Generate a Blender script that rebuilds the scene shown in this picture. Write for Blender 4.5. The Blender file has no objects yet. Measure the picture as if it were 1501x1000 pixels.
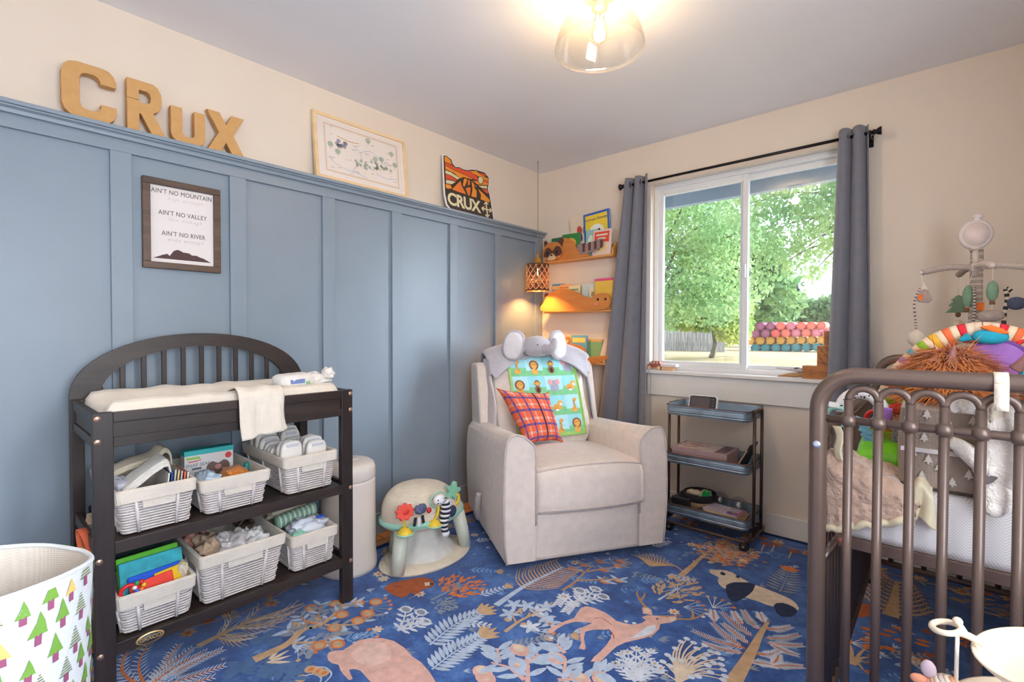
import bpy, math, random
from mathutils import Vector, Matrix, noise
random.seed(7)
PI = math.pi
SC = bpy.context.scene
COL = SC.collection
V = Vector
# ------------------------------------------------------------------ camera
CAM = V((2.46208, -3.11354, 1.16816)); YAW, PITCH, ROLL, FPX = 0.7257369, -0.0187735, 0.00220526, 716.533
IW, IH = 1501.0, 1000.0
def cam_axes():
    f = V((-math.sin(YAW)*math.cos(PITCH), math.cos(YAW)*math.cos(PITCH), math.sin(PITCH)))
    r = V((math.cos(YAW), math.sin(YAW), 0)); u = r.cross(f)
    return r*math.cos(ROLL)+u*math.sin(ROLL), -r*math.sin(ROLL)+u*math.cos(ROLL), f
CR, CU, CF = cam_axes()
def at(x, y, axis, val):
    """where the sight line of a photograph point meets a world plane"""
    d = CF + CR*((x-IW/2)/FPX) - CU*((y-IH/2)/FPX)
    return CAM + d*((val-CAM[axis])/d[axis])
def fl(x, y, z=0.0):
    q = at(x, y, 2, z); return V((q.x, q.y))
cam_d = bpy.data.cameras.new('camera'); cam = bpy.data.objects.new('camera', cam_d); COL.objects.link(cam)
cam_d.sensor_width = 36; cam_d.lens = FPX/IW*36; cam_d.clip_start = .02; cam_d.clip_end = 300
cam.matrix_world = Matrix(((CR.x, CU.x, -CF.x, CAM.x), (CR.y, CU.y, -CF.y, CAM.y), (CR.z, CU.z, -CF.z, CAM.z), (0, 0, 0, 1)))
SC.camera = cam
# ------------------------------------------------------------------ materials
def lin(c):
    c = c/255.0
    return c/12.92 if c <= .04045 else ((c+.055)/1.055)**2.4
def col(r, g, b, k=1.0): return (lin(r)*k, lin(g)*k, lin(b)*k, 1)
def _mat(name):
    m = bpy.data.materials.new(name); m.use_nodes = True
    nt = m.node_tree; return m, nt, nt.nodes['Principled BSDF']
def N(nt, t, **k):
    n = nt.nodes.new(t)
    for a, b in k.items(): setattr(n, a, b)
    return n
def mapped(nt, scale=(1, 1, 1), rot=(0, 0, 0)):
    tc = N(nt, 'ShaderNodeTexCoord'); mp = N(nt, 'ShaderNodeMapping')
    mp.inputs['Scale'].default_value = scale; mp.inputs['Rotation'].default_value = rot
    nt.links.new(tc.outputs['Object'], mp.inputs['Vector']); return mp.outputs['Vector']
def ramp(nt, fac, stops, interp='LINEAR'):
    r = N(nt, 'ShaderNodeValToRGB'); r.color_ramp.interpolation = interp
    e = r.color_ramp.elements
    e[0].position, e[0].color = stops[0]; e[1].position, e[1].color = stops[-1]
    for p_, c_ in stops[1:-1]:
        x = e.new(p_); x.color = c_
    nt.links.new(fac, r.inputs['Fac']); return r.outputs['Color']
def bump(nt, b, h, strength, dist=.01):
    n = N(nt, 'ShaderNodeBump'); n.inputs['Strength'].default_value = strength; n.inputs['Distance'].default_value = dist
    nt.links.new(h, n.inputs['Height']); nt.links.new(n.outputs['Normal'], b.inputs['Normal'])
MATS = {}
def mat(name, rgb, rough=.6, var=.08, scale=12, bmp=0.0, bscale=200, metal=0.0, spec=.5, sheen=0.0, coat=0.0, emit=0.0):
    """plain procedural material: the colour drifts a little with noise, optional fine bump"""
    if name in MATS: return MATS[name]
    m, nt, b = _mat(name); c = col(*rgb)
    v = mapped(nt); n = N(nt, 'ShaderNodeTexNoise'); n.inputs['Scale'].default_value = scale; n.inputs['Detail'].default_value = 4
    nt.links.new(v, n.inputs['Vector'])
    lo = tuple(x*(1-var) for x in c[:3])+(1,); hi = tuple(min(1, x*(1+var)) for x in c[:3])+(1,)
    cc = ramp(nt, n.outputs['Fac'], [(.3, lo), (.7, hi)])
    nt.links.new(cc, b.inputs['Base Color'])
    b.inputs['Roughness'].default_value = rough; b.inputs['Metallic'].default_value = metal
    b.inputs['Specular IOR Level'].default_value = spec
    if sheen: b.inputs['Sheen Weight'].default_value = sheen; b.inputs['Sheen Roughness'].default_value = .5
    if coat: b.inputs['Coat Weight'].default_value = coat
    if emit:
        nt.links.new(cc, b.inputs['Emission Color']); b.inputs['Emission Strength'].default_value = emit
    if bmp:
        n2 = N(nt, 'ShaderNodeTexNoise'); n2.inputs['Scale'].default_value = bscale; n2.inputs['Detail'].default_value = 3
        nt.links.new(v, n2.inputs['Vector']); bump(nt, b, n2.outputs['Fac'], bmp)
    MATS[name] = m; return m
def fabric(name, rgb, rough=.9, var=.07, weave=900, strength=.25, sheen=.25):
    """woven cloth: two crossed wave bumps and faint colour drift"""
    if name in MATS: return MATS[name]
    m = mat(name, rgb, rough, var, 25, 0, spec=.2, sheen=sheen); nt = m.node_tree; b = nt.nodes['Principled BSDF']
    v = mapped(nt); hs = []
    for ax in ('X', 'Z'):
        w = N(nt, 'ShaderNodeTexWave', bands_direction=ax); w.inputs['Scale'].default_value = weave/6.3
        w.inputs['Distortion'].default_value = 1.5; nt.links.new(v, w.inputs['Vector']); hs.append(w.outputs['Fac'])
    a = N(nt, 'ShaderNodeMath', operation='ADD'); nt.links.new(hs[0], a.inputs[0]); nt.links.new(hs[1], a.inputs[1])
    n2 = N(nt, 'ShaderNodeTexNoise'); n2.inputs['Scale'].default_value = 60; nt.links.new(v, n2.inputs['Vector'])
    a2 = N(nt, 'ShaderNodeMath', operation='ADD'); nt.links.new(a.outputs[0], a2.inputs[0]); nt.links.new(n2.outputs['Fac'], a2.inputs[1])
    bump(nt, b, a2.outputs[0], strength, .003); return m
def wood(name, c1, c2, axis='Y', scale=9, rough=.5, bmp=.1, coat=0):
    """grain: stretched noise run through rings"""
    if name in MATS: return MATS[name]
    m, nt, b = _mat(name)
    s = {'X': (.12, 1, 1), 'Y': (1, .12, 1), 'Z': (1, 1, .12)}[axis]
    v = mapped(nt, s); n = N(nt, 'ShaderNodeTexNoise'); n.inputs['Scale'].default_value = scale*2; n.inputs['Detail'].default_value = 6; n.inputs['Distortion'].default_value = .8
    nt.links.new(v, n.inputs['Vector'])
    n2 = N(nt, 'ShaderNodeTexNoise'); n2.inputs['Scale'].default_value = scale*12; n2.inputs['Detail'].default_value = 3; nt.links.new(v, n2.inputs['Vector'])
    mx = N(nt, 'ShaderNodeMath', operation='MULTIPLY_ADD'); mx.inputs[1].default_value = .35; nt.links.new(n2.outputs['Fac'], mx.inputs[0]); nt.links.new(n.outputs['Fac'], mx.inputs[2])
    cc = ramp(nt, mx.outputs[0], [(.45, col(*c1)), (.85, col(*c2))]); nt.links.new(cc, b.inputs['Base Color'])
    b.inputs['Roughness'].default_value = rough; b.inputs['Coat Weight'].default_value = coat
    if bmp: bump(nt, b, mx.outputs[0], bmp, .004)
    MATS[name] = m; return m
def glass(name, tint=(1, 1, 1), gloss=.08, rough=.0, glow=None):
    """thin clear sheet: mostly see-through, mirror reflection by facing angle"""
    m, nt, b = _mat(name); nt.nodes.remove(b); out = nt.nodes['Material Output']
    t = N(nt, 'ShaderNodeBsdfTransparent'); t.inputs[0].default_value = tint+(1,)
    g = N(nt, 'ShaderNodeBsdfGlossy'); g.inputs['Roughness'].default_value = rough
    lw = N(nt, 'ShaderNodeLayerWeight'); lw.inputs['Blend'].default_value = .25
    n = N(nt, 'ShaderNodeTexNoise'); n.inputs['Scale'].default_value = 3
    a = N(nt, 'ShaderNodeMath', operation='MULTIPLY_ADD'); a.inputs[1].default_value = .02; a.inputs[2].default_value = gloss; nt.links.new(n.outputs['Fac'], a.inputs[0])
    a2 = N(nt, 'ShaderNodeMath', operation='MAXIMUM'); nt.links.new(a.outputs[0], a2.inputs[0])
    a3 = N(nt, 'ShaderNodeMath', operation='MULTIPLY'); a3.inputs[1].default_value = .55; nt.links.new(lw.outputs['Facing'], a3.inputs[0])
    nt.links.new(a3.outputs[0], a2.inputs[1])
    mx = N(nt, 'ShaderNodeMixShader'); nt.links.new(a2.outputs[0], mx.inputs[0]); nt.links.new(t.outputs[0], mx.inputs[1]); nt.links.new(g.outputs[0], mx.inputs[2])
    nt.links.new(mx.outputs[0], out.inputs['Surface']); return m
# ------------------------------------------------------------------ objects
W = {}
def thing(name, label, cat, loc=(0, 0, 0), rz=0.0, group=None, kind=None):
    o = bpy.data.objects.new(name, None); COL.objects.link(o); o.empty_display_size = .05
    o.location = loc; o.rotation_euler = (0, 0, rz)
    W[o.name] = Matrix.Translation(loc) @ Matrix.Rotation(rz, 4, 'Z')
    return tag(o, label, cat, group, kind)
def tag(o, label=None, cat=None, group=None, kind=None):
    for k, v in (('label', label), ('category', cat), ('group', group), ('kind', kind)):
        if v: o[k] = v
    return o
def struct(o): o['kind'] = 'structure'; return o
def dup(root, loc, rz=None, label=None, group=None):
    def rec(o, par):
        c = o.copy(); COL.objects.link(c)
        if par: c.parent = par
        for ch in [x for x in bpy.data.objects if x.parent == o]: rec(ch, c)
        return c
    r = rec(root, None); r.location = loc
    if rz is not None: r.rotation_euler = (0, 0, rz)
    W[r.name] = Matrix.Translation(V(loc)) @ r.rotation_euler.to_matrix().to_4x4()
    if label: r['label'] = label
    if group: r['group'] = group
    return r
class MB:
    def __init__(s): s.v = []; s.f = []; s.sm = []; s.mi = []
    def add(s, vs, fs, smooth=False, mi=0, M=None):
        b = len(s.v)
        s.v += [(M @ V(v)) if M else V(v) for v in vs]
        for f in fs: s.f.append([i+b for i in f]); s.sm.append(smooth); s.mi.append(mi)
        return s
    def box(s, lo, hi, mi=0, M=None):
        x0, y0, z0 = lo; x1, y1, z1 = hi
        vs = [(x0, y0, z0), (x1, y0, z0), (x1, y1, z0), (x0, y1, z0), (x0, y0, z1), (x1, y0, z1), (x1, y1, z1), (x0, y1, z1)]
        return s.add(vs, [(3, 2, 1, 0), (4, 5, 6, 7), (0, 1, 5, 4), (1, 2, 6, 5), (2, 3, 7, 6), (3, 0, 4, 7)], False, mi, M)
    def cbox(s, c, size, mi=0, rot=None):
        h = V(size)/2; M = Matrix.Translation(V(c))
        if rot: 
            from mathutils import Euler
            M = M @ Euler(rot).to_matrix().to_4x4()
        return s.box(-h, h, mi, M)
    def grid(s, fn, nu, nv, cu=False, cv=False, smooth=True, mi=0, M=None, caps=False):
        vs = [fn(i/(nu if cu else nu-1), j/(nv if cv else nv-1)) for j in range(nv) for i in range(nu)]
        fs = []
        for j in range(nv if cv else nv-1):
            for i in range(nu if cu else nu-1):
                a = j*nu+i; b = j*nu+(i+1) % nu; c = ((j+1) % nv)*nu+(i+1) % nu; d = ((j+1) % nv)*nu+i
                fs.append((a, b, c, d))
        if caps and cu:
            fs.append(tuple(reversed(range(nu)))); fs.append(tuple(range((nv-1)*nu, nv*nu)))
        return s.add(vs, fs, smooth, mi, M)
    def tube(s, pts, r, seg=10, closed=False, mi=0, M=None, smooth=True):
        pts = [V(p) for p in pts]; n = len(pts); rs = r if isinstance(r, (list, tuple)) else [r]*n
        rings = []; prev = None
        for i, p in enumerate(pts):
            a = pts[(i-1) % n] if (closed or i > 0) else p; b = pts[(i+1) % n] if (closed or i < n-1) else p
            t = (b-a).normalized()
            if prev is None:
                u = t.orthogonal().normalized()
            else:
                u = prev-t*prev.dot(t); u = u.normalized() if u.length > 1e-6 else t.orthogonal().normalized()
            prev = u; w = t.cross(u)
            rings += [p+(u*math.cos(2*PI*k/seg)+w*math.sin(2*PI*k/seg))*rs[i] for k in range(seg)]
        fs = []
        for j in range(n if closed else n-1):
            for k in range(seg):
                fs.append((j*seg+k, j*seg+(k+1) % seg, ((j+1) % n)*seg+(k+1) % seg, ((j+1) % n)*seg+k))
        if not closed: fs += [tuple(reversed(range(seg))), tuple(range((n-1)*seg, n*seg))]
        return s.add(rings, fs, smooth, mi, M)
    def cyl(s, a, b, r, r2=None, seg=20, mi=0, M=None): return s.tube([a, b], [r, r if r2 is None else r2], seg, False, mi, M, True)
    def lathe(s, prof, c=(0, 0, 0), seg=28, mi=0, M=None, sx=1, sy=1, closed=False):
        c = V(c); n = len(prof)
        vs = [c+V((r*math.cos(2*PI*k/seg)*sx, r*math.sin(2*PI*k/seg)*sy, z)) for r, z in prof for k in range(seg)]
        fs = [(j*seg+k, j*seg+(k+1) % seg, ((j+1) % n)*seg+(k+1) % seg, ((j+1) % n)*seg+k) for j in range(n if closed else n-1) for k in range(seg)]
        if not closed:
            if prof[0][0] > 1e-5: fs.append(tuple(reversed(range(seg))))
            if prof[-1][0] > 1e-5: fs.append(tuple(range((n-1)*seg, n*seg)))
        return s.add(vs, fs, True, mi, M)
    def ell(s, c, r, nu=20, nv=12, mi=0, M=None, e=1.0, wob=0, seed=0):
        """ellipsoid; e<1 squares it off into a cushion"""
        r = V(r) if not isinstance(r, (int, float)) else V((r, r, r)); c = V(c)
        def pw(x): return math.copysign(abs(x)**e, x)
        def fn(a, b):
            th = 2*PI*a; ph = PI*(b-.5); cp, sp = math.cos(ph), math.sin(ph)
            q = V((pw(cp)*pw(math.cos(th)), pw(cp)*pw(math.sin(th)), pw(sp)))
            k = 1+(wob*noise.noise(q*2.3+V((seed*3.1, seed, 0))) if wob else 0)
            return c+V((q.x*r.x, q.y*r.y, q.z*r.z))*k
        if M:
            return s.grid(lambda a, b: M @ fn(a, b), nu, nv, cu=True, mi=mi)
        return s.grid(fn, nu, nv, cu=True, mi=mi)
    def prism(s, poly, fn, t, mi=0, smooth=False, mi_side=None):
        """2-D outline -> solid; fn(x, y, h) places a point, h runs 0..t"""
        n = len(poly)
        vs = [fn(x, y, 0) for x, y in poly]+[fn(x, y, t) for x, y in poly]
        s.add(vs, [tuple(reversed(range(n))), tuple(range(n, 2*n))], False, mi)
        b = len(s.v)-2*n; ms = mi if mi_side is None else mi_side
        for i in range(n):
            j = (i+1) % n; s.f.append([b+i, b+j, b+n+j, b+n+i]); s.sm.append(smooth); s.mi.append(ms)
        return s
    def poly(s, pts, mi=0):
        return s.add(pts, [tuple(range(len(pts)))], False, mi)
    def build(s, name, mats, parent=None, local=False, bevel=0, seg=2, solid=0, sub=0, off=-1):
        me = bpy.data.meshes.new(name)
        mats = mats if isinstance(mats, (list, tuple)) else [mats]
        o = bpy.data.objects.new(name, me); COL.objects.link(o)
        vs = s.v
        if parent is not None:
            M = W[parent.name]
            if not local: Mi = M.inverted(); vs = [Mi @ v for v in vs]
            o.parent = parent; W[o.name] = M
        else:
            xs = [v.x for v in vs]; ys = [v.y for v in vs]; zs = [v.z for v in vs]
            L = V(((min(xs)+max(xs))/2, (min(ys)+max(ys))/2, min(zs))); vs = [v-L for v in vs]
            o.location = L; W[o.name] = Matrix.Translation(L)
        me.from_pydata([tuple(v) for v in vs], [], s.f)
        for m in mats: me.materials.append(m)
        me.polygons.foreach_set('use_smooth', s.sm); me.polygons.foreach_set('material_index', s.mi)
        me.update()
        if solid:
            q = o.modifiers.new('solid', 'SOLIDIFY'); q.thickness = solid; q.offset = off
        if bevel:
            q = o.modifiers.new('bevel', 'BEVEL'); q.width = bevel; q.segments = seg; q.limit_method = 'ANGLE'; q.angle_limit = math.radians(40)
        if sub:
            q = o.modifiers.new('sub', 'SUBSURF'); q.levels = sub; q.render_levels = sub
        return o
def arc(c, r, a0, a1, n, fn): return [fn(c[0]+r*math.cos(a0+(a1-a0)*i/n), c[1]+r*math.sin(a0+(a1-a0)*i/n)) for i in range(n+1)]
def bez(p, n=12):
    """smooth curve through points (Catmull-Rom)"""
    p = [V(q) for q in p]; out = []
    for i in range(len(p)-1):
        a = p[max(i-1, 0)]; b = p[i]; c = p[i+1]; d = p[min(i+2, len(p)-1)]
        for k in range(n):
            t = k/n; out.append(.5*((2*b)+(c-a)*t+(2*a-5*b+4*c-d)*t*t+(3*b-a-3*c+d)*t**3))
    out.append(p[-1]); return out
def text(name, s, size, M, m, parent, ext=.0006, space=1.0, align='CENTER', bold=0.0, shear=0, sx=1.0):
    """raised lettering: font outline turned into a mesh; M places its local XY plane in the world"""
    cu = bpy.data.curves.new(name, 'FONT'); cu.body = s; cu.size = size; cu.extrude = ext; cu.align_x = align; cu.align_y = 'CENTER'
    cu.space_character = space; cu.offset = bold; cu.shear = shear; cu.resolution_u = 3
    t = bpy.data.objects.new('tmp', cu); COL.objects.link(t)
    bpy.context.view_layer.update()
    me = bpy.data.meshes.new_from_object(t.evaluated_get(bpy.context.evaluated_depsgraph_get()))
    bpy.data.objects.remove(t); bpy.data.curves.remove(cu)
    me.name = name; me.materials.clear(); me.materials.append(m)
    M2 = W[parent.name].inverted() @ M if parent else M
    me.transform(M2 @ Matrix.Diagonal((sx, 1, 1, 1)))
    o = bpy.data.objects.new(name, me); COL.objects.link(o)
    if parent: o.parent = parent; W[o.name] = W[parent.name]
    return o
def plane_M(o, ux, uy):
    ux = V(ux).normalized(); uy = V(uy); uy = (uy-ux*uy.dot(ux)).normalized(); uz = ux.cross(uy)
    return Matrix(((ux.x, uy.x, uz.x, o[0]), (ux.y, uy.y, uz.y, o[1]), (ux.z, uy.z, uz.z, o[2]), (0, 0, 0, 1)))
WALL_L = lambda y, z, x=.03: plane_M((x, y, z), (0, 1, 0), (0, 0, 1))     # lettering on the left wall, read from the room
# ------------------------------------------------------------------ room shell
H = 2.44; XR = 3.1; YF = -4.3
m_white = mat('wall_paint_warm_white', (229, 214, 198), .85, .02, 3, .04, 350)
m_ceil = mat('ceiling_paint', (236, 234, 235), .9, .02, 2, .05, 250)
m_blue = mat('blue_grey_panel_paint', (136, 149, 162), .42, .03, 4, .03, 60)
m_trim = mat('white_trim_paint', (232, 226, 220), .45, .02, 6)
m_vinyl = mat('white_vinyl', (232, 232, 232), .35, .02, 6)
def floor_mat():
    m, nt, b = _mat('honey_oak_planks')
    v = mapped(nt, (1, 1, 1), (0, 0, PI/2)); br = N(nt, 'ShaderNodeTexBrick'); br.inputs['Scale'].default_value = 1
    br.inputs['Brick Width'].default_value = 1.1; br.inputs['Row Height'].default_value = .13; br.inputs['Mortar Size'].default_value = .003
    br.inputs['Color1'].default_value = col(196, 140, 88); br.inputs['Color2'].default_value = col(176, 120, 72); br.inputs['Mortar'].default_value = col(80, 50, 30)
    nt.links.new(v, br.inputs['Vector']); nt.links.new(br.outputs['Color'], b.inputs['Base Color']); b.inputs['Roughness'].default_value = .4
    return m
struct(MB().box((-.12, YF, -.1), (XR+.1, .12, 0)).build('floor', floor_mat()))
struct(MB().box((-.12, YF, H), (XR+.1, .12, H+.1)).build('ceiling', m_ceil))
struct(MB().box((-.12, YF, 0), (0, .12, H)).build('wall_left', m_white))
WX0, WX1, WZ0, WZ1 = .955, 2.11, .90, 2.165
b = MB()
b.box((0, 0, 0), (WX0, .12, H)).box((WX1, 0, 0), (XR, .12, H)).box((WX0, 0, 0), (WX1, .12, WZ0)).box((WX0, 0, WZ1), (WX1, .12, H))
struct(b.build('wall_back', m_white))
R0, R1, RB, RT = -3.75, -1.95, .75, 2.15  # right wall opening, added out of view to let side light in
struct(MB().box((XR, YF, 0), (XR+.1, R0, H)).box((XR, R1, 0), (XR+.1, .12, H)).box((XR, R0, 0), (XR+.1, R1, RB)).box((XR, R0, RT), (XR+.1, R1, H)).build('wall_right', m_white))
struct(MB().box((-.12, YF-.1, 0), (XR+.1, YF, H)).build('wall_front', m_white))
w2 = thing('added_window_2', 'added white framed window, unseen in the right wall, there to bring in side light', 'window', (XR+.05, -2.85, RB), kind='structure')  # invented window out of view, housing for the added side fill lamp
b = MB()
for lo, hi in (((R0, RB), (R1, RB+.05)), ((R0, RT-.05), (R1, RT)), ((R0, RB+.05), (R0+.05, RT-.05)), ((R1-.05, RB+.05), (R1, RT-.05)), ((-2.875, RB+.05), (-2.825, RT-.05))): b.box((XR+.03, lo[0], lo[1]), (XR+.08, hi[0], hi[1]))
b.build('frame', m_vinyl, w2, bevel=.003)
# board-and-batten panelling on the left wall
struct(MB().box((0, YF, 0), (.012, -.004, 1.9)).build('trim_1', m_blue))
b = MB().box((.012, YF, 1.872), (.03, -.004, 1.925))
struct(b.build('trim_2', m_blue, bevel=.0015))
b = MB().prism([(0, 1.925), (.034, 1.918), (.036, 1.918), (.040, 1.932), (.052, 1.937), (.054, 1.952), (0, 1.952)], lambda x, z, h: V((x+.012, YF+h, z)), -YF-.004)
b2 = MB().box((0, YF, 1.942), (.078, -.004, 1.957))
for m_ in (b2,): b.add(m_.v, m_.f)
struct(b.build('trim_3', m_blue, bevel=.002))
k = 4
for y in (-.553, -.982, -1.43, -1.857, -2.298, -2.722, -3.156, -3.59):
    struct(MB().box((.012, y, .12), (.03, y+.068, 1.872)).build('trim_%d' % k, m_blue, bevel=.0015)); k += 1
struct(MB().box((.012, -.092, .12), (.03, -.004, 1.872)).build('trim_%d' % k, m_blue, bevel=.0015)); k += 1
struct(MB().box((.012, YF, 0), (.03, -.004, .12)).build('baseboard_left', m_blue, bevel=.002))
struct(MB().box((.035, -.016, 0), (XR, 0, .118)).build('baseboard_back', m_trim, bevel=.003))
struct(MB().box((XR-.016, YF, 0), (XR, -.018, .118)).build('baseboard_right', m_trim, bevel=.003))
# window: frame, fixed sash and sliding sash, reveal, sill and apron
wn = thing('window_1', 'white two pane sliding window above the window sill', 'window', (1.53, .09, WZ0), kind='structure')
def ring(b, x0, x1, z0, z1, w, y0, y1, wt=None, wb=None):
    wt = wt or w; wb = wb or w
    b.box((x0, y0, z0), (x0+w, y1, z1)).box((x1-w, y0, z0), (x1, y1, z1)).box((x0+w, y0, z0), (x1-w, y1, z0+wb)).box((x0+w, y0, z1-wt), (x1-w, y1, z1))
b = MB(); ring(b, WX0, WX1, WZ0+.012, WZ1, .03, .055, .118); b.build('frame', m_vinyl, wn, bevel=.003)
b = MB(); ring(b, WX0+.025, 1.555, WZ0+.035, WZ1-.025, .033, .07, .1, .045, .04); b.build('sash', m_vinyl, wn, bevel=.004)
b = MB(); ring(b, 1.50, WX1-.025, WZ0+.035, WZ1-.025, .05, .101, .117, .04, .032); b.build('sash', m_vinyl, wn, bevel=.003)
MB().box((1.533, .058, 1.50), (1.545, .07, 1.585)).build('latch', m_vinyl, wn, bevel=.004)
m_glass = glass('window_glass', (.97, .99, 1.0), .05)
MB().box((WX0+.055, .084, WZ0+.07), (1.525, .086, WZ1-.065)).build('pane', m_glass, wn)
MB().box((1.545, .108, WZ0+.06), (WX1-.07, .110, WZ1-.06)).build('pane', m_glass, wn)
struct(MB().box((.935, -.045, .892), (2.14, .054, .914)).build('trim_20', m_trim, bevel=.004))
struct(MB().box((.947, -.02, .748), (2.13, 0, .892)).build('trim_21', m_trim, bevel=.003))
# ------------------------------------------------------------------ light
w = bpy.data.worlds.new('sky'); SC.world = w; w.use_nodes = True
nt = w.node_tree; bg = nt.nodes['Background']
tc = N(nt, 'ShaderNodeTexCoord'); mp = N(nt, 'ShaderNodeMapping'); nt.links.new(tc.outputs['Generated'], mp.inputs['Vector'])
sx = N(nt, 'ShaderNodeSeparateXYZ'); nt.links.new(mp.outputs['Vector'], sx.inputs[0])
nz = N(nt, 'ShaderNodeTexNoise'); nz.inputs['Scale'].default_value = 2.2; nt.links.new(tc.outputs['Generated'], nz.inputs['Vector'])
ad = N(nt, 'ShaderNodeMath', operation='MULTIPLY_ADD'); ad.inputs[1].default_value = .15; nt.links.new(nz.outputs['Fac'], ad.inputs[0]); nt.links.new(sx.outputs['Z'], ad.inputs[2])
nt.links.new(ramp(nt, ad.outputs[0], [(.0, (.86, .91, .97, 1)), (.3, (.80, .89, 1, 1)), (1, (.62, .78, 1, 1))]), bg.inputs['Color'])
bg.inputs['Strength'].default_value = 1.3
def light(name, kind, loc, power, rgb, **k):
    d = bpy.data.lights.new(name, kind); d.energy = power; d.color = rgb
    for a, b_ in k.items(): setattr(d, a, b_)
    o = bpy.data.objects.new(name, d); COL.objects.link(o); o.location = loc; return o
s = light('daylight', 'SUN', (3, 4, 4), 7.5, (.80, .90, 1.0), angle=math.radians(38))
s.rotation_euler = V((-.80, -.52, -.30)).to_track_quat('-Z', 'Y').to_euler()
light('ceiling_bulb_light', 'POINT', (1.468, -1.50, 2.315), 8.5, (1.0, .70, .40), shadow_soft_size=.03)
light('pendant_bulb_light', 'POINT', (.176, -.25, 1.548), 15, (1.0, .50, .15), shadow_soft_size=.03)
s = light('added_side_fill', 'AREA', (XR+.14, -2.85, 1.45), 42, (.84, .92, 1.0), shape='RECTANGLE', size=1.75, size_y=1.35)  # fill lamp added in the made-up side window to brighten the room
s.rotation_euler = (0, PI/2, 0)
SC.view_settings.view_transform = 'Standard'; SC.view_settings.look = 'None'
SC.view_settings.exposure = 0.72; SC.view_settings.gamma = 1.0
try: SC.view_settings.use_curve_mapping = False
except Exception: pass
# ------------------------------------------------------------------ the yard outside the window
def lawn_mat():
    m, nt, b = _mat('dry_lawn'); v = mapped(nt, (1, 1, 1)); n = N(nt, 'ShaderNodeTexNoise'); n.inputs['Scale'].default_value = 1.3; n.inputs['Detail'].default_value = 10
    nt.links.new(v, n.inputs['Vector'])
    nt.links.new(ramp(nt, n.outputs['Fac'], [(.28, col(150, 146, 100)), (.45, col(198, 172, 128)), (.7, col(210, 186, 146))]), b.inputs['Base Color']); b.inputs['Roughness'].default_value = 1
    return m
def gz(y): return min(.38, -.2+.04*y)
b = MB(); b.grid(lambda u, v: V((-40+80*u, .9+64*v, gz(.9+64*v)+.008*noise.noise(V((u*40, v*40, 0))))), 60, 40)
struct(b.build('ground', lawn_mat()))
struct(MB().box((-3, .12, 2.24), (6, .66, 2.28)).box((-3, .62, 2.155), (6, .68, 2.30)).build('trim_30', mat('eave_blue_grey', (132, 152, 172), .6, .05)))
def leaf_mat(name, a, c):
    if name in MATS: return MATS[name]
    m, nt, b = _mat(name); v = mapped(nt); n = N(nt, 'ShaderNodeTexNoise'); n.inputs['Scale'].default_value = 1.4; n.inputs['Detail'].default_value = 6
    nt.links.new(v, n.inputs['Vector']); cc = ramp(nt, n.outputs['Fac'], [(.35, col(*a)), (.65, col(*c))]); nt.links.new(cc, b.inputs['Base Color'])
    b.inputs['Roughness'].default_value = .6
    b.inputs['Subsurface Weight'].default_value = 0
    tr = N(nt, 'ShaderNodeBsdfTranslucent'); nt.links.new(cc, tr.inputs['Color'])
    mx = N(nt, 'ShaderNodeMixShader'); mx.inputs[0].default_value = .45; out = nt.nodes['Material Output']
    nt.links.new(b.outputs[0], mx.inputs[1]); nt.links.new(tr.outputs[0], mx.inputs[2]); nt.links.new(mx.outputs[0], out.inputs['Surface'])
    MATS[name] = m; return m
m_bark = wood('bark', (92, 84, 78), (140, 128, 116), 'Z', 6, .9, .4)
def leaves(b, c, r, n, size, rnd, hang=.5, shell=.35):
    for i in range(n):
        while True:
            q = V((rnd.uniform(-1, 1), rnd.uniform(-1, 1), rnd.uniform(-1, 1)))
            if shell < q.length < 1: break
        p = V(c)+V((q.x*r[0], q.y*r[1], q.z*r[2]))
        d = V((rnd.gauss(0, 1), rnd.gauss(0, 1), rnd.gauss(-hang, .6))).normalized(); s = d.orthogonal().normalized(); s.rotate(__import__('mathutils').Quaternion(d, rnd.uniform(0, 6.28)))
        L = size*rnd.uniform(.6, 1.3); w_ = L*.34
        b.add([p, p+d*L*.5+s*w_, p+d*L, p+d*L*.5-s*w_], [(0, 1, 2, 3)], False)
def tree(label, base, h, rt, blobs, leafm, n, size, seed, hang=.5, group=None, limbs=True):
    rnd = random.Random(seed); x, y = base; z = gz(y)
    t = thing('tree', label, 'tree', (x, y, z), group='trees in the yard outside')
    b = MB(); top = V((x, y, z+h)); b.tube(bez([(x, y, z), (x+.1, y, z+h*.4), (x-.05, y+.05, z+h)]), [rt*(1-.035*i*0.8) for i in range(25)], 9)
    if limbs:
        for c, r in blobs: b.tube(bez([V((x, y, z+h*.45)), V((x, y, z+h*.6)).lerp(V(c), .5)+V((0, 0, .3)), V(c)]), [rt*.4*(1-.03*i) for i in range(25)], 6)
    b.build('trunk', m_bark, t)
    f = MB()
    vol = sum(r[0]*r[1]*r[2] for c, r in blobs)
    for c, r in blobs: leaves(f, c, r, int(n*r[0]*r[1]*r[2]/vol)+20, size, rnd, hang)
    f.build('foliage', leafm, t); return t
def W3(px, py, y): return at(px, py, 1, y)
gA = leaf_mat('birch_leaves', (136, 176, 120), (192, 216, 150)); gB = leaf_mat('bush_leaves', (156, 190, 96), (222, 220, 128)); gC = leaf_mat('far_leaves', (118, 158, 108), (170, 198, 132)); gD = leaf_mat('conifer_needles', (62, 100, 92), (96, 136, 120)); gE = leaf_mat('dark_leaves', (70, 112, 70), (120, 156, 96))
Y1 = 9.0
bl = []
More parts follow.
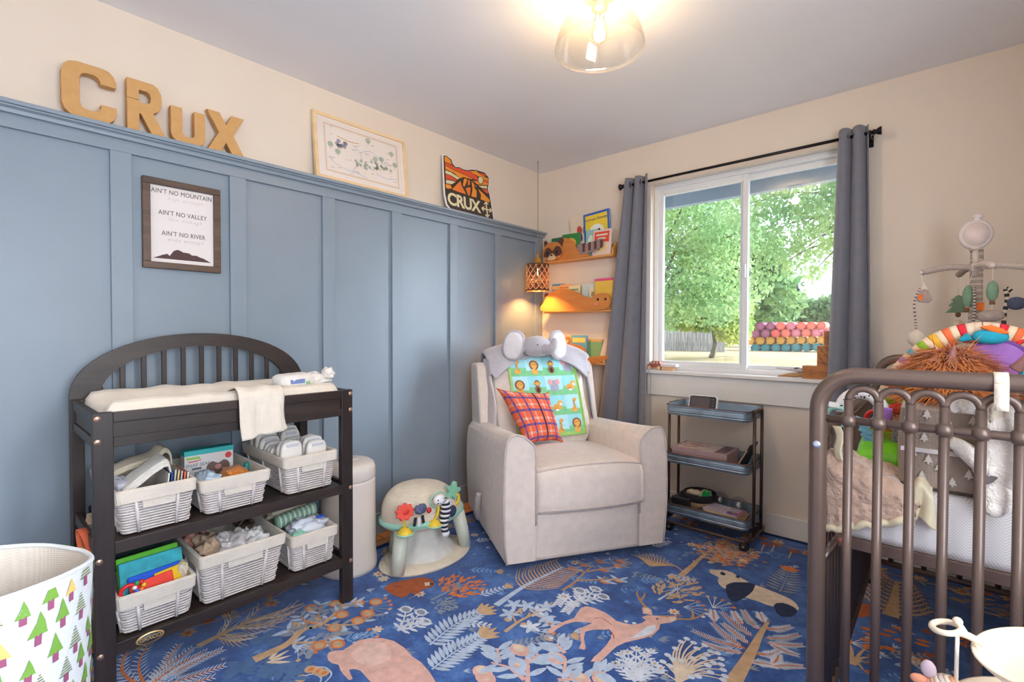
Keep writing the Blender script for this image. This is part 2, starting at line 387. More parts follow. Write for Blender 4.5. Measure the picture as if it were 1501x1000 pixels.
for px, py, rx, rz in [(985, 335, 1.0, .8), (1030, 330, 1.0, .8), (1000, 400, 1.1, .9), (1045, 400, 1.0, .8), (1075, 345, .7, .6), (1030, 445, .9, .6), (975, 450, .8, .6), (1070, 440, .6, .5), (1010, 290, 1.2, .6)]:
    c = W3(px, py, Y1); bl.append(((c.x, c.y, c.z), (rx, 1.2, rz)))
c0 = W3(948, 500, Y1)
tree('large leafy green birch filling the left window pane', (c0.x, Y1+.4), 3.6, .16, bl, gA, 11500, .105, 3, .6)
Y2 = 6.0; bl = []
for px, py, rx, rz in [(1115, 290, .45, .4), (1150, 290, .5, .35), (1190, 285, .5, .35), (1220, 300, .45, .4), (1115, 345, .35, .4), (1160, 335, .4, .35), (1200, 345, .4, .32), (1135, 385, .3, .3), (1165, 375, .25, .25), (1108, 415, .24, .30), (1205, 385, .16, .2), (1228, 340, .35, .4), (1190, 400, .1, .15), (1085, 300, .4, .4), (1262, 290, .6, .5), (1300, 250, .8, .6), (1345, 290, .9, .7), (1400, 260, .9, .6), (1330, 180, .9, .6)]:
    c = W3(px, py, Y2); bl.append(((c.x, c.y, c.z), (rx, .6, rz)))
c0 = W3(1330, 500, Y2)
tree('loose hanging birch branches across the top of the right window pane', (c0.x, Y2+.3), 4.2, .045, bl, gA, 9500, .08, 5, 1.2)
bl = []
for px, py, rx, rz in [(985, 458, 1.2, .55), (1045, 452, 1.2, .7), (1015, 470, .9, .35), (1074, 478, .55, .6)]:
    c = W3(px, py, 13.0); bl.append(((c.x, c.y, c.z), (rx, .9, rz)))
c0 = W3(1040, 505, 13)
tree('bright yellow green bush in front of the wooden fence', (c0.x, 13.2), 1.2, .1, bl, gB, 9000, .15, 8, .2, limbs=False)
bl = []
for px, py, r in [(1110, 440, 2.2), (1085, 400, 2.5), (1060, 380, 2.5)]:
    c = W3(px, py, 25.0); bl.append(((c.x, c.y, c.z), (r, 1.5, r)))
c0 = W3(1090, 505, 25)
tree('tall green tree standing behind the fence beside the drums', (c0.x, 25.3), 4, .2, bl, gC, 7000, .36, 11, .3)
bl = []
for px, py, rx, rz in [(1150, 466, 2.2, 1.2), (1180, 464, 2.4, 1.3), (1210, 466, 2.4, 1.4), (1235, 462, 2, 1.6), (1130, 472, 1.6, 1)]:
    c = W3(px, py, 38.0); bl.append(((c.x, c.y, c.z), (rx, 1.5, rz)))
c0 = W3(1185, 498, 38)
tree('low rounded pale green trees right behind the coloured drums', (c0.x, 38.3), 2.5, .25, bl, gC, 8000, .42, 12, .2, limbs=False)
bl = []
for px, py, rx, rz in [(1275, 462, 3, 1.8), (1320, 466, 3, 1.5), (1370, 460, 3.2, 2), (1430, 464, 3.4, 1.8), (1500, 458, 3.6, 2.2)]:
    c = W3(px, py, 40.0); bl.append(((c.x, c.y, c.z), (rx, 1.5, rz)))
c0 = W3(1380, 498, 40)
tree('row of pale green trees far right behind the curtain side of the yard', (c0.x, 40.3), 2.5, .25, bl, gC, 5000, .5, 15, .2, limbs=False)
def conifer(px, ptop, pw, y, seed, label):
    rnd = random.Random(seed); c = W3(px, ptop, y); z0 = gz(y); h = c.z-z0; rw = W3(px+pw, ptop, y).x-c.x
    t = thing('conifer_tree', label, 'tree', (c.x, y, z0), group='conifers on the horizon')
    MB().cyl((c.x, y, z0), (c.x, y, c.z), .18, .03, 8).build('trunk', m_bark, t); f = MB()
    for i in range(2600):
        k = rnd.random()**.7; r = rw*k*rnd.uniform(.1, 1)*(1 if int(k*9) % 2 else .75); a = rnd.uniform(0, 6.28); p = V((c.x+r*math.cos(a), y+r*math.sin(a), c.z-h*.8*k))
        d = V((math.cos(a), math.sin(a), -.35)); s = V((-math.sin(a), math.cos(a), 0)); L = .5
        f.add([p, p+d*L*.5+s*.12, p+d*L, p+d*L*.5-s*.12], [(0, 1, 2, 3)])
    f.build('foliage', gD, t)
conifer(1165, 415, 26, 55, 1, 'tall dark pointed conifer on the horizon above the drums')
conifer(1203, 437, 16, 60, 2, 'smaller dark conifer on the horizon near the right curtain')
# plank fence
t = thing('wooden_fence', 'weathered vertical plank fence at the back of the yard behind the lawn', 'fence', (-3.5, 17, gz(17)))
b = MB(); x = -14.0; i = 0
while x < -4.1:
    b.box((x, 17, gz(17)), (x+.14, 17.025, gz(17)+1.25+.02*(i % 3))); x += .155; i += 1
b.build('plank_panel', wood('weathered_planks', (138, 134, 132), (188, 182, 176), 'Z', 5, .9, .3), t)
MB().box((-14, 17.026, gz(17)+.25), (-4.0, 17.07, gz(17)+.34)).build('fence_rail', MATS['weathered_planks'], t)
MB().box((-14, 17.026, gz(17)+.95), (-4.0, 17.07, gz(17)+1.04)).build('fence_rail', MATS['weathered_planks'], t)
# stacked drums lying on their sides, ends towards the house
m_dr = {'red': mat('drum_red', (235, 96, 88), .5, .1, 2), 'pink': mat('drum_pink', (226, 130, 146), .5, .1, 2), 'coral': mat('drum_coral', (246, 122, 104), .5, .1, 2), 'magenta': mat('drum_dull_magenta', (168, 90, 120), .5, .1, 2), 'yellow': mat('drum_yellow', (242, 178, 66), .5, .1, 2), 'teal': mat('drum_teal', (66, 140, 146), .5, .1, 2)}
DY = 19.5; first = {}
def drum(px, py, rpx, colr, label, grp, dy=0):
    c = W3(px, py, DY+dy); r = abs(W3(px+rpx, py, DY+dy).x-c.x)*.93
    t = thing('steel_drum', label, 'drum', (c.x, DY+dy, c.z-r), group=grp)
    b = MB(); M = Matrix.Translation(c) @ Matrix.Rotation(PI/2, 4, 'X')
    b.lathe([(r*.9, -.02), (r*.9, .0), (r, .0), (r, -.03), (r, -.3), (r*1.02, -.31), (r, -.34), (r, -.6), (r*1.02, -.61), (r, -.64), (r, -.9), (0, -.9)], (0, 0, 0), 26, 0, M)
    b.build('shell', m_dr[colr], t)
    MB().lathe([(0, -.02), (r*.6, -.018), (r*.9, -.02), (r*.9, -.03), (0, -.03)], (0, 0, 0), 26, 0, M).build('end_plate', m_dr[colr], t)
RN = {'magenta': 'dull magenta', 'pink': 'pink', 'coral': 'coral red', 'red': 'red'}
for r_, (py, x0, cs, rn) in enumerate(((478.4, 1114, ('magenta', 'magenta', 'coral', 'pink', 'coral', 'coral', 'coral'), 'top'), (489.2, 1106.5, ('magenta', 'magenta', 'red', 'coral', 'pink', 'coral', 'pink', 'pink'), 'second'))):
    for i, cl in enumerate(cs): drum(x0+i*15, py-i*.2, 6.9, cl, 'round %s drum end in the %s row of the stack outside' % (RN[cl], rn), 'drums in the %s row: %s' % (rn, cl))
for i in range(9): drum(1099+i*15, 499.9-i*.2, 6.8, 'yellow', 'yellow drum peeping out between the pink and teal drum rows', 'drums in the yellow row', .2)
for i in range(8): drum(1106.5+i*15, 510.6-i*.2, 6.8, 'teal', 'teal drum in the bottom row of the stack on the grass', 'drums in the teal bottom row')
# ------------------------------------------------------------------ things on and along the left wall
m_kraft = mat('kraft_papier_mache', (206, 158, 100), .8, .05, 30, .12, 300)
def rrect(x0, y0, x1, y1, r, n=5):
    o = []
    for cx, cy, a in ((x1-r, y1-r, 0), (x0+r, y1-r, 90), (x0+r, y0+r, 180), (x1-r, y0+r, 270)):
        for i in range(n+1): t = math.radians(a+90*i/n); o.append((cx+r*math.cos(t), cy+r*math.sin(t)))
    return o
CAPZ = 1.958
def letter(name, label, polys, y0, w_, h, xb=.06, tilt=.03):
    t = thing(name, label, 'letter', (xb, y0+w_/2, CAPZ), group='cardboard letters on the panel ledge'); b = MB()
    for pl in polys: b.prism(pl, lambda u, v, d: V((xb-d-tilt*v*h*.9, y0+u*w_, CAPZ+v*h)), .034)
    return b.build('letter_body', m_kraft, t, bevel=.002)
C_ = [(1, .70), (.70, .70), (.70, .74), (.66, .80), (.58, .83), (.44, .83), (.36, .80), (.32, .73), (.32, .27), (.36, .20), (.44, .17), (.58, .17), (.66, .20), (.70, .26), (.70, .33), (1, .33), (1, .2), (.95, .09), (.86, .02), (.74, 0), (.28, 0), (.14, .03), (.05, .1), (0, .22), (0, .78), (.05, .9), (.14, .97), (.28, 1), (.74, 1), (.86, .98), (.95, .91), (1, .8)]
R_ = [(0, 0), (.33, 0), (.33, .36), (.38, .36), (.68, 0), (1.08, 0), (.72, .42), (.86, .48), (.95, .58), (.97, .7), (.95, .84), (.86, .95), (.72, 1), (0, 1), (0, .62), (.33, .62), (.33, .82), (.55, .82), (.63, .79), (.66, .70), (.63, .62), (.55, .58), (.33, .58), (.33, .615), (0, .615)]
U_ = [(0, 1), (0, .22), (.05, .09), (.16, .02), (.3, 0), (.72, 0), (.86, .03), (.95, .1), (1, .22), (1, 1), (.68, 1), (.68, .28), (.62, .2), (.4, .2), (.33, .28), (.33, 1)]
X_ = [(0, 0), (.34, 0), (.5, .27), (.66, 0), (1, 0), (.69, .5), (1, 1), (.66, 1), (.5, .73), (.34, 1), (0, 1), (.31, .5)]
letter('cardboard_letter', 'brown cardboard letter C, leftmost on the panel ledge', [C_], -2.862, .158, .205)
letter('cardboard_letter', 'tall brown cardboard letter R on the panel ledge', [R_], -2.672, .118, .205)
letter('cardboard_letter', 'short brown cardboard letter U between the R and the X', [U_], -2.528, .125, .145)
letter('cardboard_letter', 'brown cardboard letter X, rightmost of the four on the ledge', [X_], -2.395, .15, .175)
# framed map leaning on the ledge
m_pine = wood('light_pine', (226, 190, 142), (240, 212, 168), 'Y', 8, .5, .05)
m_paper = mat('map_paper', (232, 220, 212), .7, .03, 8); m_frost = glass('picture_glass', (1, 1, 1), .02)
t = thing('framed_map', 'pale wooden framed illustrated map leaning on the panel ledge', 'picture', (.05, -1.62, CAPZ))
TY0, TY1, TH = -1.905, -1.335, .352
def lean(u, v, d): return V((.062-.04*v/TH-d, TY0+u, CAPZ+v))       # u along the wall, v up, d into the wall
def slab(b, u0, v0, u1, v1, d0, d1, mi=0): return b.prism([(u0, v0), (u1, v0), (u1, v1), (u0, v1)], lambda x, y, h: lean(x, y, d0+h), d1-d0, mi)
TW = TY1-TY0; b = MB(); fw = .018
slab(b, 0, 0, TW, fw, 0, .022); slab(b, 0, TH-fw, TW, TH, 0, .022); slab(b, 0, fw, fw, TH-fw, 0, .022); slab(b, TW-fw, fw, TW, TH-fw, 0, .022)
b.build('frame', m_pine, t, bevel=.0015)
slab(MB(), fw, fw, TW-fw, TH-fw, .008, .012).build('map_sheet', m_paper, t)
b = MB(); rnd = random.Random(4)
m_ln = [mat('map_ochre', (206, 160, 104), .8), mat('map_green', (174, 184, 166), .8), mat('map_blue', (190, 196, 208), .8), mat('map_rust', (206, 166, 146), .8), mat('map_grey', (160, 158, 170), .8)]
def flat(b, pts, mi, d=.0075): b.poly([lean(u, v, d) for u, v in pts], mi)
def line(b, pts, w_, mi, d=.0075):
    for (a0, b0), (a1, b1) in zip(pts, pts[1:]):
        L = math.hypot(a1-a0, b1-b0) or 1; nx, ny = -(b1-b0)/L*w_/2, (a1-a0)/L*w_/2
        flat(b, [(a0-nx, b0-ny), (a1-nx, b1-ny), (a1+nx, b1+ny), (a0+nx, b0+ny)], mi, d)
def loop(b, u0, v0, u1, v1, w_, mi): line(b, [(u0, v0), (u1, v0), (u1, v1), (u0, v1), (u0, v0)], w_, mi)
loop(b, .06, .05, TW-.06, TH-.05, .003, 0); loop(b, .066, .056, TW-.066, TH-.056, .001, 0)
for pts, mi in (([(.07, .13), (.11, .1), (.17, .08), (.24, .075), (.3, .06)], 2), ([(.2, .06), (.24, .12), (.27, .16), (.26, .2), (.22, .225)], 2), ([(.27, .2), (.33, .22), (.38, .2), (.42, .17), (.5, .18)], 2), ([(.36, .1), (.42, .09), (.5, .1)], 2), ([(.13, .25), (.2, .24), (.26, .245)], 0)):
    line(b, [(p_.x, p_.y) for p_ in bez([(x, y, 0) for x, y in pts], 6)], .004, mi)
def tree_mark(u, v, s, mi):
    flat(b, [(u+s*.6*math.cos(k*PI/4), v+s*.9+s*.55*math.sin(k*PI/4)) for k in range(8)], mi); line(b, [(u, v), (u, v+s*.5)], s*.15, 3)
for i in range(9): tree_mark(.155+rnd.uniform(-.03, .03), .19+rnd.uniform(-.012, .02), .02, 4)
for i in range(26): tree_mark(rnd.uniform(.22, .46), rnd.gauss(.125, .012), .016, 1)
for u, v in ((.09, .17), (.32, .255), (.4, .17), (.47, .22), (.13, .14), (.36, .16), (.49, .16)): tree_mark(u, v, .028, 1)
for i in range(34): line(b, [(u := rnd.uniform(.075, .49), v := rnd.uniform(.065, .27)), (u+rnd.uniform(.008, .03), v+rnd.uniform(-.003, .003))], .003, rnd.choice([0, 3, 3, 4]))
line(b, [(.1, .28), (.1, .305)], .002, 3); line(b, [(.088, .292), (.112, .292)], .002, 3)
b.build('map_drawing', m_ln, t)
# round-cornered badge sign
m_brn = mat('sign_dark_brown', (62, 46, 40), .5, .04); m_or = mat('sign_orange', (240, 150, 48), .5, .04); m_ro = mat('sign_red_orange', (226, 84, 48), .5, .04); m_cr = mat('sign_cream', (226, 214, 172), .5, .04); m_am = mat('sign_amber', (236, 128, 50), .5, .04); m_wh = mat('sign_white_edge', (236, 232, 230), .5, .03)
t = thing('badge_sign', 'orange and brown desert badge sign leaning on the panel ledge near the corner', 'sign', (.05, -.83, CAPZ))
SY, SW, SH = -1.05, .435, .34
def zc(x, y):
    u = (x-80)/592; return u, (735+(x-100)*.22-y)/(672-55*u)
def sg(u, v, d=0): return V((.066-.035*v+d*.001, SY+u*SW, CAPZ+.004+v*SH))
outl = [zc(*q) for q in ((90, 66), (120, 62), (182, 112), (192, 162), (226, 206), (265, 200), (330, 230), (380, 236), (420, 226), (490, 228), (602, 260), (652, 325), (644, 400), (624, 480), (644, 540), (654, 640), (674, 864), (130, 742), (97, 692), (80, 560), (84, 300))]
cu0, cv0 = sum(q[0] for q in outl)/len(outl), sum(q[1] for q in outl)/len(outl)
MB().prism([(cu0+(u-cu0)*1.045, max(-.012, cv0+(v-cv0)*1.05)) for u, v in outl], lambda u, v, h: sg(u, v)+V((-h, 0, 0)), .006).build('board', m_wh, t)
b = MB()
def sp(px, mi, d): b.poly([sg(*zc(x, y), d) for x, y in px], mi)
b.poly([sg(u, v, .5) for u, v in outl], 0)
for mi, px in ((1, ((100, 76), (120, 74), (170, 120), (180, 174), (103, 143))), (2, ((100, 150), (185, 185), (225, 218), (270, 212), (330, 243), (385, 248), (440, 280), (500, 320), (495, 370), (450, 350), (330, 295), (215, 250), (103, 185))),
    (1, ((103, 192), (215, 255), (330, 300), (430, 345), (410, 350), (315, 328), (270, 348), (200, 280), (103, 240))), (1, ((395, 246), (490, 241), (512, 264), (600, 320), (645, 330), (643, 355), (575, 348), (510, 310), (440, 276))),
    (2, ((517, 262), (598, 274), (618, 304), (590, 310))), (3, ((100, 254), (165, 275), (265, 345), (238, 365), (170, 320), (100, 294))), (2, ((100, 302), (165, 324), (230, 375), (222, 390), (170, 375), (100, 370))), (3, ((100, 380), (165, 384), (213, 398), (165, 430), (100, 422))),
    (1, ((92, 432), (150, 440), (163, 484), (110, 490), (92, 475))), (4, ((165, 495), (275, 378), (285, 440), (332, 550), (240, 524))), (1, ((320, 347), (362, 352), (345, 400), (315, 458), (300, 430))), (4, ((372, 362), (394, 367), (390, 420), (362, 438))),
    (4, ((332, 472), (380, 457), (398, 462), (375, 568), (357, 560))), (1, ((414, 374), (443, 412), (445, 460), (472, 502), (463, 588), (397, 574), (420, 480))), (4, ((450, 422), (474, 432), (470, 458))), (1, ((492, 474), (560, 532), (638, 610), (636, 648), (517, 608), (527, 550))),
    (1, ((577, 332), (640, 347), (634, 420), (492, 418), (432, 370), (500, 378), (560, 407), (577, 370))), (2, ((574, 357), (636, 367), (632, 393), (577, 382))), (3, ((498, 432), (618, 432), (614, 468), (545, 460))), (2, ((542, 474), (614, 482), (636, 534), (600, 525)))): sp(px, mi, 1.0+.2*(mi == 2))
sp([(535+38*math.cos(k*PI/9), 358+52*math.sin(k*PI/9)) for k in range(18)], 0, 1.5); sp([(535+31*math.cos(k*PI/9), 358+45*math.sin(k*PI/9)) for k in range(18)], 3, 1.8)
def sl(a, e, w_):
    (x0, y0), (x1, y1) = a, e; L = math.hypot(x1-x0, y1-y0); nx, ny = -(y1-y0)/L*w_/2, (x1-x0)/L*w_/2
    sp([(x0-nx, y0-ny), (x1-nx, y1-ny), (x1+nx, y1+ny), (x0+nx, y0+ny)], 3, 1.4)
c_ = (590, 738)
for dx, dy in ((62, 14), (-62, -14), (-4, -92), (4, 92)):
    e_ = (c_[0]+dx, c_[1]+dy); sl(c_, e_, 17); L = math.hypot(dx, dy); ux, uy = dx/L, dy/L
    for s_ in (1, -1): sl((e_[0]+ux*6, e_[1]+uy*6), (e_[0]-ux*26-uy*s_*28, e_[1]-uy*26+ux*s_*28), 14)
b.build('artwork', [m_brn, m_or, m_ro, m_cr, m_am], t)
text('lettering', 'CRUX', .112, plane_M(sg(*zc(302, 668), 1.6), (0, 1, -.012), (-.035/SH, 0, 1)), m_cr, t, .0004, .93, bold=.0035)
# AIN'T NO MOUNTAIN print
m_wal = wood('dark_walnut', (66, 48, 38), (108, 82, 64), 'Y', 10, .45, .1); m_prt = mat('print_paper', (232, 224, 222), .7, .02); m_ink = mat('print_plum_brown', (84, 58, 58), .7, .05); m_faint = mat('print_faint_grey', (206, 198, 198), .7)
t = thing('framed_print', 'dark brown framed print with mountain and three lines of words hung on the blue wall', 'picture', (.02, -2.48, 1.43))
PY0, PY1, PZ0, PZ1 = -2.622, -2.338, 1.427, 1.797
b = MB(); f_ = .027
for lo, hi in (((PY0, PZ0), (PY1, PZ0+f_)), ((PY0, PZ1-f_), (PY1, PZ1)), ((PY0, PZ0+f_), (PY0+f_, PZ1-f_)), ((PY1-f_, PZ0+f_), (PY1, PZ1-f_))): b.box((.0125, lo[0], lo[1]), (.036, hi[0], hi[1]))
b.build('frame', m_wal, t, bevel=.002)
MB().box((.0125, PY0+f_-.002, PZ0+f_-.002), (.022, PY1-f_+.002, PZ1-f_+.002)).build('print_sheet', m_prt, t)
pc = (PY0+PY1)/2
text('lettering', "AIN'T NO MOUNTAIN", .0265, WALL_L(pc, 1.748, .0224), m_ink, t, .0003, 1.05, sx=.80)
text('lettering', "AIN'T NO VALLEY", .0265, WALL_L(pc+.002, 1.661, .0224), m_ink, t, .0003, 1.05, sx=.80)
text('lettering', "AIN'T NO RIVER", .0265, WALL_L(pc+.004, 1.576, .0224), m_ink, t, .0003, 1.05, sx=.80)
for z, s_ in ((1.722, 'high enough'), (1.637, 'low enough'), (1.552, 'wide enough')):
    text('script_lettering', s_, .021, WALL_L(pc+.01, z, .0224), m_faint, t, .0003, 1.25, shear=.3)
b = MB(); mt = [(0, 0), (.1, .035), (.16, .06), (.22, .075), (.3, .115), (.38, .15), (.44, .16), (.52, .135), (.6, .12), (.66, .09), (.72, .095), (.8, .085), (.88, .05), (1, 0)]
MW = .212
b.poly([(.0224, pc-MW/2+u*MW, 1.470+v*.27) for u, v in mt], 0)
for a in ([(.22, .09), (.3, .125), (.36, .16), (.27, .05)], [(.38, .163), (.44, .172), (.52, .145), (.6, .12), (.5, .125), (.44, .15)], [(.72, .1), (.78, .095), (.88, .055), (.8, .07)]):
    b.poly([(.0228, pc-MW/2+u*MW, 1.470+v*.27) for u, v in a], 1)
b.build('mountain_drawing', [m_ink, m_prt], t)
# ------------------------------------------------------------------ curtains
m_curt = fabric('grey_curtain', (124, 124, 134), .85, .05, 700, .15, .3); m_blk = mat('black_metal', (34, 30, 32), .35, .05, metal=.6); m_lin = m_curt
ROD_Z, ROD_Y = 2.168, -.082
t = thing('curtain_rod', 'thin black curtain rod across the top of the window', 'curtain rod', (1.5, ROD_Y, ROD_Z))
MB().cyl((.80, ROD_Y, ROD_Z), (2.175, ROD_Y, ROD_Z), .0085, seg=14).build('rod', m_blk, t)
MB().lathe([(0, 0), (.012, 0), (.014, .008), (.010, .014), (.016, .02), (.021, .032), (.021, .036), (0, .036)], (0, 0, 0), 18, 0, Matrix.Translation((2.175, ROD_Y, ROD_Z)) @ Matrix.Rotation(PI/2, 4, 'Y')).build('finial', m_blk, t)
MB().lathe([(0, 0), (.012, 0), (.014, .008), (.010, .014), (.016, .02), (.021, .032), (.021, .036), (0, .036)], (0, 0, 0), 18, 0, Matrix.Translation((.80, ROD_Y, ROD_Z)) @ Matrix.Rotation(-PI/2, 4, 'Y')).build('finial', m_blk, t)
for x in (2.163, .812):
    MB().box((x-.006, ROD_Y-.004, ROD_Z-.02), (x+.006, -.003, ROD_Z-.009)).box((x-.01, -.008, ROD_Z-.05), (x+.01, -.0005, ROD_Z+.01)).cyl((x-.006, ROD_Y, ROD_Z), (x+.006, ROD_Y, ROD_Z), .013).build('bracket', m_blk, t, bevel=.001)
def curtain(label, xt0, xt1, xb0, xb1, folds, ph, yb, z0=.03):
    t = thing('curtain', label, 'curtain', ((xt0+xt1)/2, ROD_Y, z0), group='grey curtains at the window'); b = MB(); zt = ROD_Z+.042
    def fn(u, v):
        k = v; x = (xt0+(xt1-xt0)*u)*(1-k)+(xb0+(xb1-xb0)*u)*k
        a = 2*PI*folds*u+ph; amp = .032*(1-.1*k)+.008*math.sin(u*9+1.3)*k
        y = ROD_Y+amp*math.sin(a)+yb*k+.006*math.sin(v*7+u*11)*k
        return V((x+.012*math.cos(a)*(.5+k), y, zt+(z0-zt)*v))
    b.grid(fn, int(folds*22), 40); b.build('drape', m_curt, t, solid=.004)
    n = int(folds*2)
    for i in range(n):
        u = (i*PI-ph)/(2*PI*folds)
        if 0 < u < 1:
            x = xt0+(xt1-xt0)*u
            MB().tube([V((x, ROD_Y+.022*math.cos(q), ROD_Z+.022*math.sin(q))) for q in [2*PI*j/16 for j in range(16)]], .0035, 6, True).build('grommet', m_blk, t)
    return t
curtain('grey grommet curtain hanging at the left side of the window', .79, .985, .515, .975, 2.6, 1.1, -.005)
curtain('grey grommet curtain hanging at the right side of the window behind the crib', 2.035, 2.165, 1.985, 2.22, 2.2, 2.2, -.005)
# ------------------------------------------------------------------ three wall shelves with animal fronts and their books
m_sh = wood('honey_shelf_wood', (206, 138, 70), (228, 166, 96), 'X', 7, .45, .05); m_sh2 = wood('honey_shelf_wood_dark', (196, 118, 54), (214, 140, 72), 'X', 6, .45, .05)
SX0, SX1, SYF = .122, .722, -.105
def shelf(label, z):
    t = thing('wall_shelf', label, 'shelf', ((SX0+SX1)/2, -.05, z), group='animal front wall shelves')
    MB().box((SX0, SYF, z), (SX1, -.001, z+.014)).build('shelf_board', m_sh, t, bevel=.002)
    MB().box((SX0, -.012, z+.014), (SX1, -.001, z+.10)).build('back_rail', m_sh, t, bevel=.002)
    for x in (SX0, SX1-.012): MB().prism([(-.012, z+.014), (SYF+.01, z+.014), (SYF+.01, z+.05), (-.04, z+.105), (-.012, z+.105)], lambda y, zz, h, x=x: V((x+h, y, zz)), .012).build('end_panel', m_sh, t, bevel=.001)
    return t
def board(t, name, pts, y, m, x0, z0, s, thick=.01, parent=None, bevel=.0015):
    return MB().prism([(x0+u*s, z0+v*s) for u, v in pts], lambda x, z, h: V((x, y-h, z)), thick).build(name, m, parent or t, bevel=bevel)
def oval(cx, cz, rx, rz, n=20, a0=0): return [(cx+rx*math.cos(2*PI*i/n+a0), cz+rz*math.sin(2*PI*i/n+a0)) for i in range(n)]
def smooth(pts, n=5):
    p = [V((x, y, 0)) for x, y in pts]; q = bez([p[-1]]+p+[p[0], p[1]], n); return [(v.x, v.y) for v in q[n:-n-1+1][:len(pts)*n]]
m_dk = mat('animal_brown_paint', (98, 58, 46), .5); m_cream = mat('animal_cream_paint', (232, 200, 156), .5); m_pinkc = mat('animal_pink_paint', (236, 140, 116), .5); m_blkp = mat('animal_black_paint', (40, 28, 26), .4); m_stripe = mat('animal_grey_stripe', (150, 128, 126), .5)
YB = SYF
s1 = shelf('top wooden shelf with a raccoon shaped front', 1.70)
def on_s(z): return lambda u, v: (u, v)
Z = 1.714
# raccoon: body, head with mask, ears, tail
board(s1, 'body_front', smooth([(.30, 0), (.78, 0), (.80, .03), (.70, .08), (.60, .14), (.56, .22), (.46, .29), (.34, .30), (.26, .2), (.24, .05)]), YB, m_sh2, SX0, Z, .51)
tl = board(s1, 'tail_front', smooth([(.70, .02), (.80, .02), (1.0, .06), (1.08, .10), (1.08, .2), (.98, .2), (.82, .16), (.70, .18), (.64, .14)]), YB-.006, m_stripe, SX0, Z+.01, .49, .008)
for i, u in enumerate((.74, .84, .94, 1.04)): board(s1, 'tail_stripe', [(u, .045+i*.008), (u+.045, .045+i*.012), (u+.045, .178+i*.004), (u, .172+i*.004)], YB-.0142, m_dk, SX0, Z+.01, .49, .001, tl, 0)
hd = board(s1, 'head_front', smooth([(.02, .06), (.10, .0), (.22, -.005), (.34, .03), (.40, .10), (.36, .20), (.30, .26), (.18, .28), (.08, .25), (.01, .17)]), YB-.010, m_sh2, SX0, Z, .49, .010)
board(s1, 'mask', smooth([(.03, .07), (.10, .04), (.17, .07), (.20, .11), (.25, .06), (.32, .05), (.38, .10), (.34, .19), (.26, .20), (.20, .14), (.13, .20), (.06, .17)]), YB-.0205, m_dk, SX0, Z, .49, .001, hd, 0)
board(s1, 'muzzle', smooth([(.10, .01), (.18, -.003), (.26, .02), (.24, .07), (.19, .10), (.14, .07)]), YB-.0218, m_cream, SX0, Z, .49, .001, hd, 0)
board(s1, 'nose', oval(.185, .075, .022, .014), YB-.023, m_blkp, SX0, Z, .49, .001, hd, 0)
for u in (.105, .285): board(s1, 'eye', oval(u, .115, .022, .026), YB-.022, m_blkp, SX0, Z, .49, .001, hd, 0)
for u in (.07, .33): board(s1, 'cheek', oval(u, .045, .022, .014), YB-.0222, m_pinkc, SX0, Z, .49, .001, hd, 0)
for a in ([(.03, .20), (.02, .30), (.06, .32), (.11, .26)], [(.27, .26), (.36, .33), (.40, .30), (.37, .19)]): board(s1, 'ear', a, YB-.008, m_dk, SX0, Z, .49, .008, hd)
s2 = shelf('middle wooden shelf with a long bear shaped front glowing under the lamp', 1.312)
Z = 1.326
board(s2, 'body_front', smooth([(.0, .0), (.95, .0), (1.03, .05), (1.05, .14), (1.0, .2), (.9, .2), (.82, .16), (.7, .17), (.55, .24), (.4, .29), (.22, .29), (.08, .24), (.0, .14)]), YB, m_sh2, SX0+.01, Z, .555)
hd = board(s2, 'head_front', smooth([(.76, .02), (.9, -.0), (1.03, .03), (1.06, .12), (1.0, .2), (.86, .2), (.76, .13)]), YB-.010, m_sh2, SX0+.01, Z, .555, .009)
for u in (.88, .99): board(s2, 'eye', oval(u, .13, .016, .018), YB-.0195, m_blkp, SX0+.01, Z, .555, .001, hd, 0)
board(s2, 'cheek', oval(.85, .075, .03, .016), YB-.0195, m_pinkc, SX0+.01, Z, .555, .001, hd, 0)
board(s2, 'tail', oval(.03, .22, .04, .04), YB+.008, m_dk, SX0+.01, Z, .555, .008)
s3 = shelf('bottom wooden shelf with a fox shaped front behind the armchair', .934)
Z = .948
board(s3, 'body_front', smooth([(.30, 0), (.92, 0), (.96, .05), (.86, .07), (.80, .10), (.74, .2), (.6, .25), (.44, .24), (.32, .15)]), YB, m_sh2, SX0, Z, .51)
board(s3, 'tail_front', smooth([(.80, .03), (.9, .0), (1.08, .04), (1.14, .10), (1.0, .10), (.88, .08)]), YB-.006, m_sh2, SX0, Z, .51, .008)
hd = board(s3, 'head_front', smooth([(.10, .02), (.26, -.0), (.40, .04), (.42, .14), (.32, .22), (.16, .2), (.08, .12)]), YB-.01, m_sh2, SX0, Z+.01, .51, .009)
er = board(s3, 'ear', smooth([(.30, .20), (.36, .30), (.48, .34), (.50, .26), (.42, .19)]), YB-.004, m_sh2, SX0, Z+.01, .51, .006)
board(s3, 'inner_ear', smooth([(.34, .21), (.39, .28), (.46, .30), (.47, .26), (.41, .21)]), YB-.0105, m_cream, SX0, Z+.01, .51, .001, er, 0)
board(s3, 'chest', smooth([(.62, .0), (.74, .0), (.74, .08), (.68, .11), (.61, .07)]), YB-.012, m_dk, SX0, Z, .51, .003)
board(s3, 'paw', smooth([(.5, .0), (.6, .0), (.6, .05), (.52, .06)]), YB-.012, m_cream, SX0, Z, .51, .003); board(s3, 'paw', smooth([(.76, .0), (.83, .0), (.83, .03), (.77, .04)]), YB-.012, m_cream, SX0, Z, .51, .003)
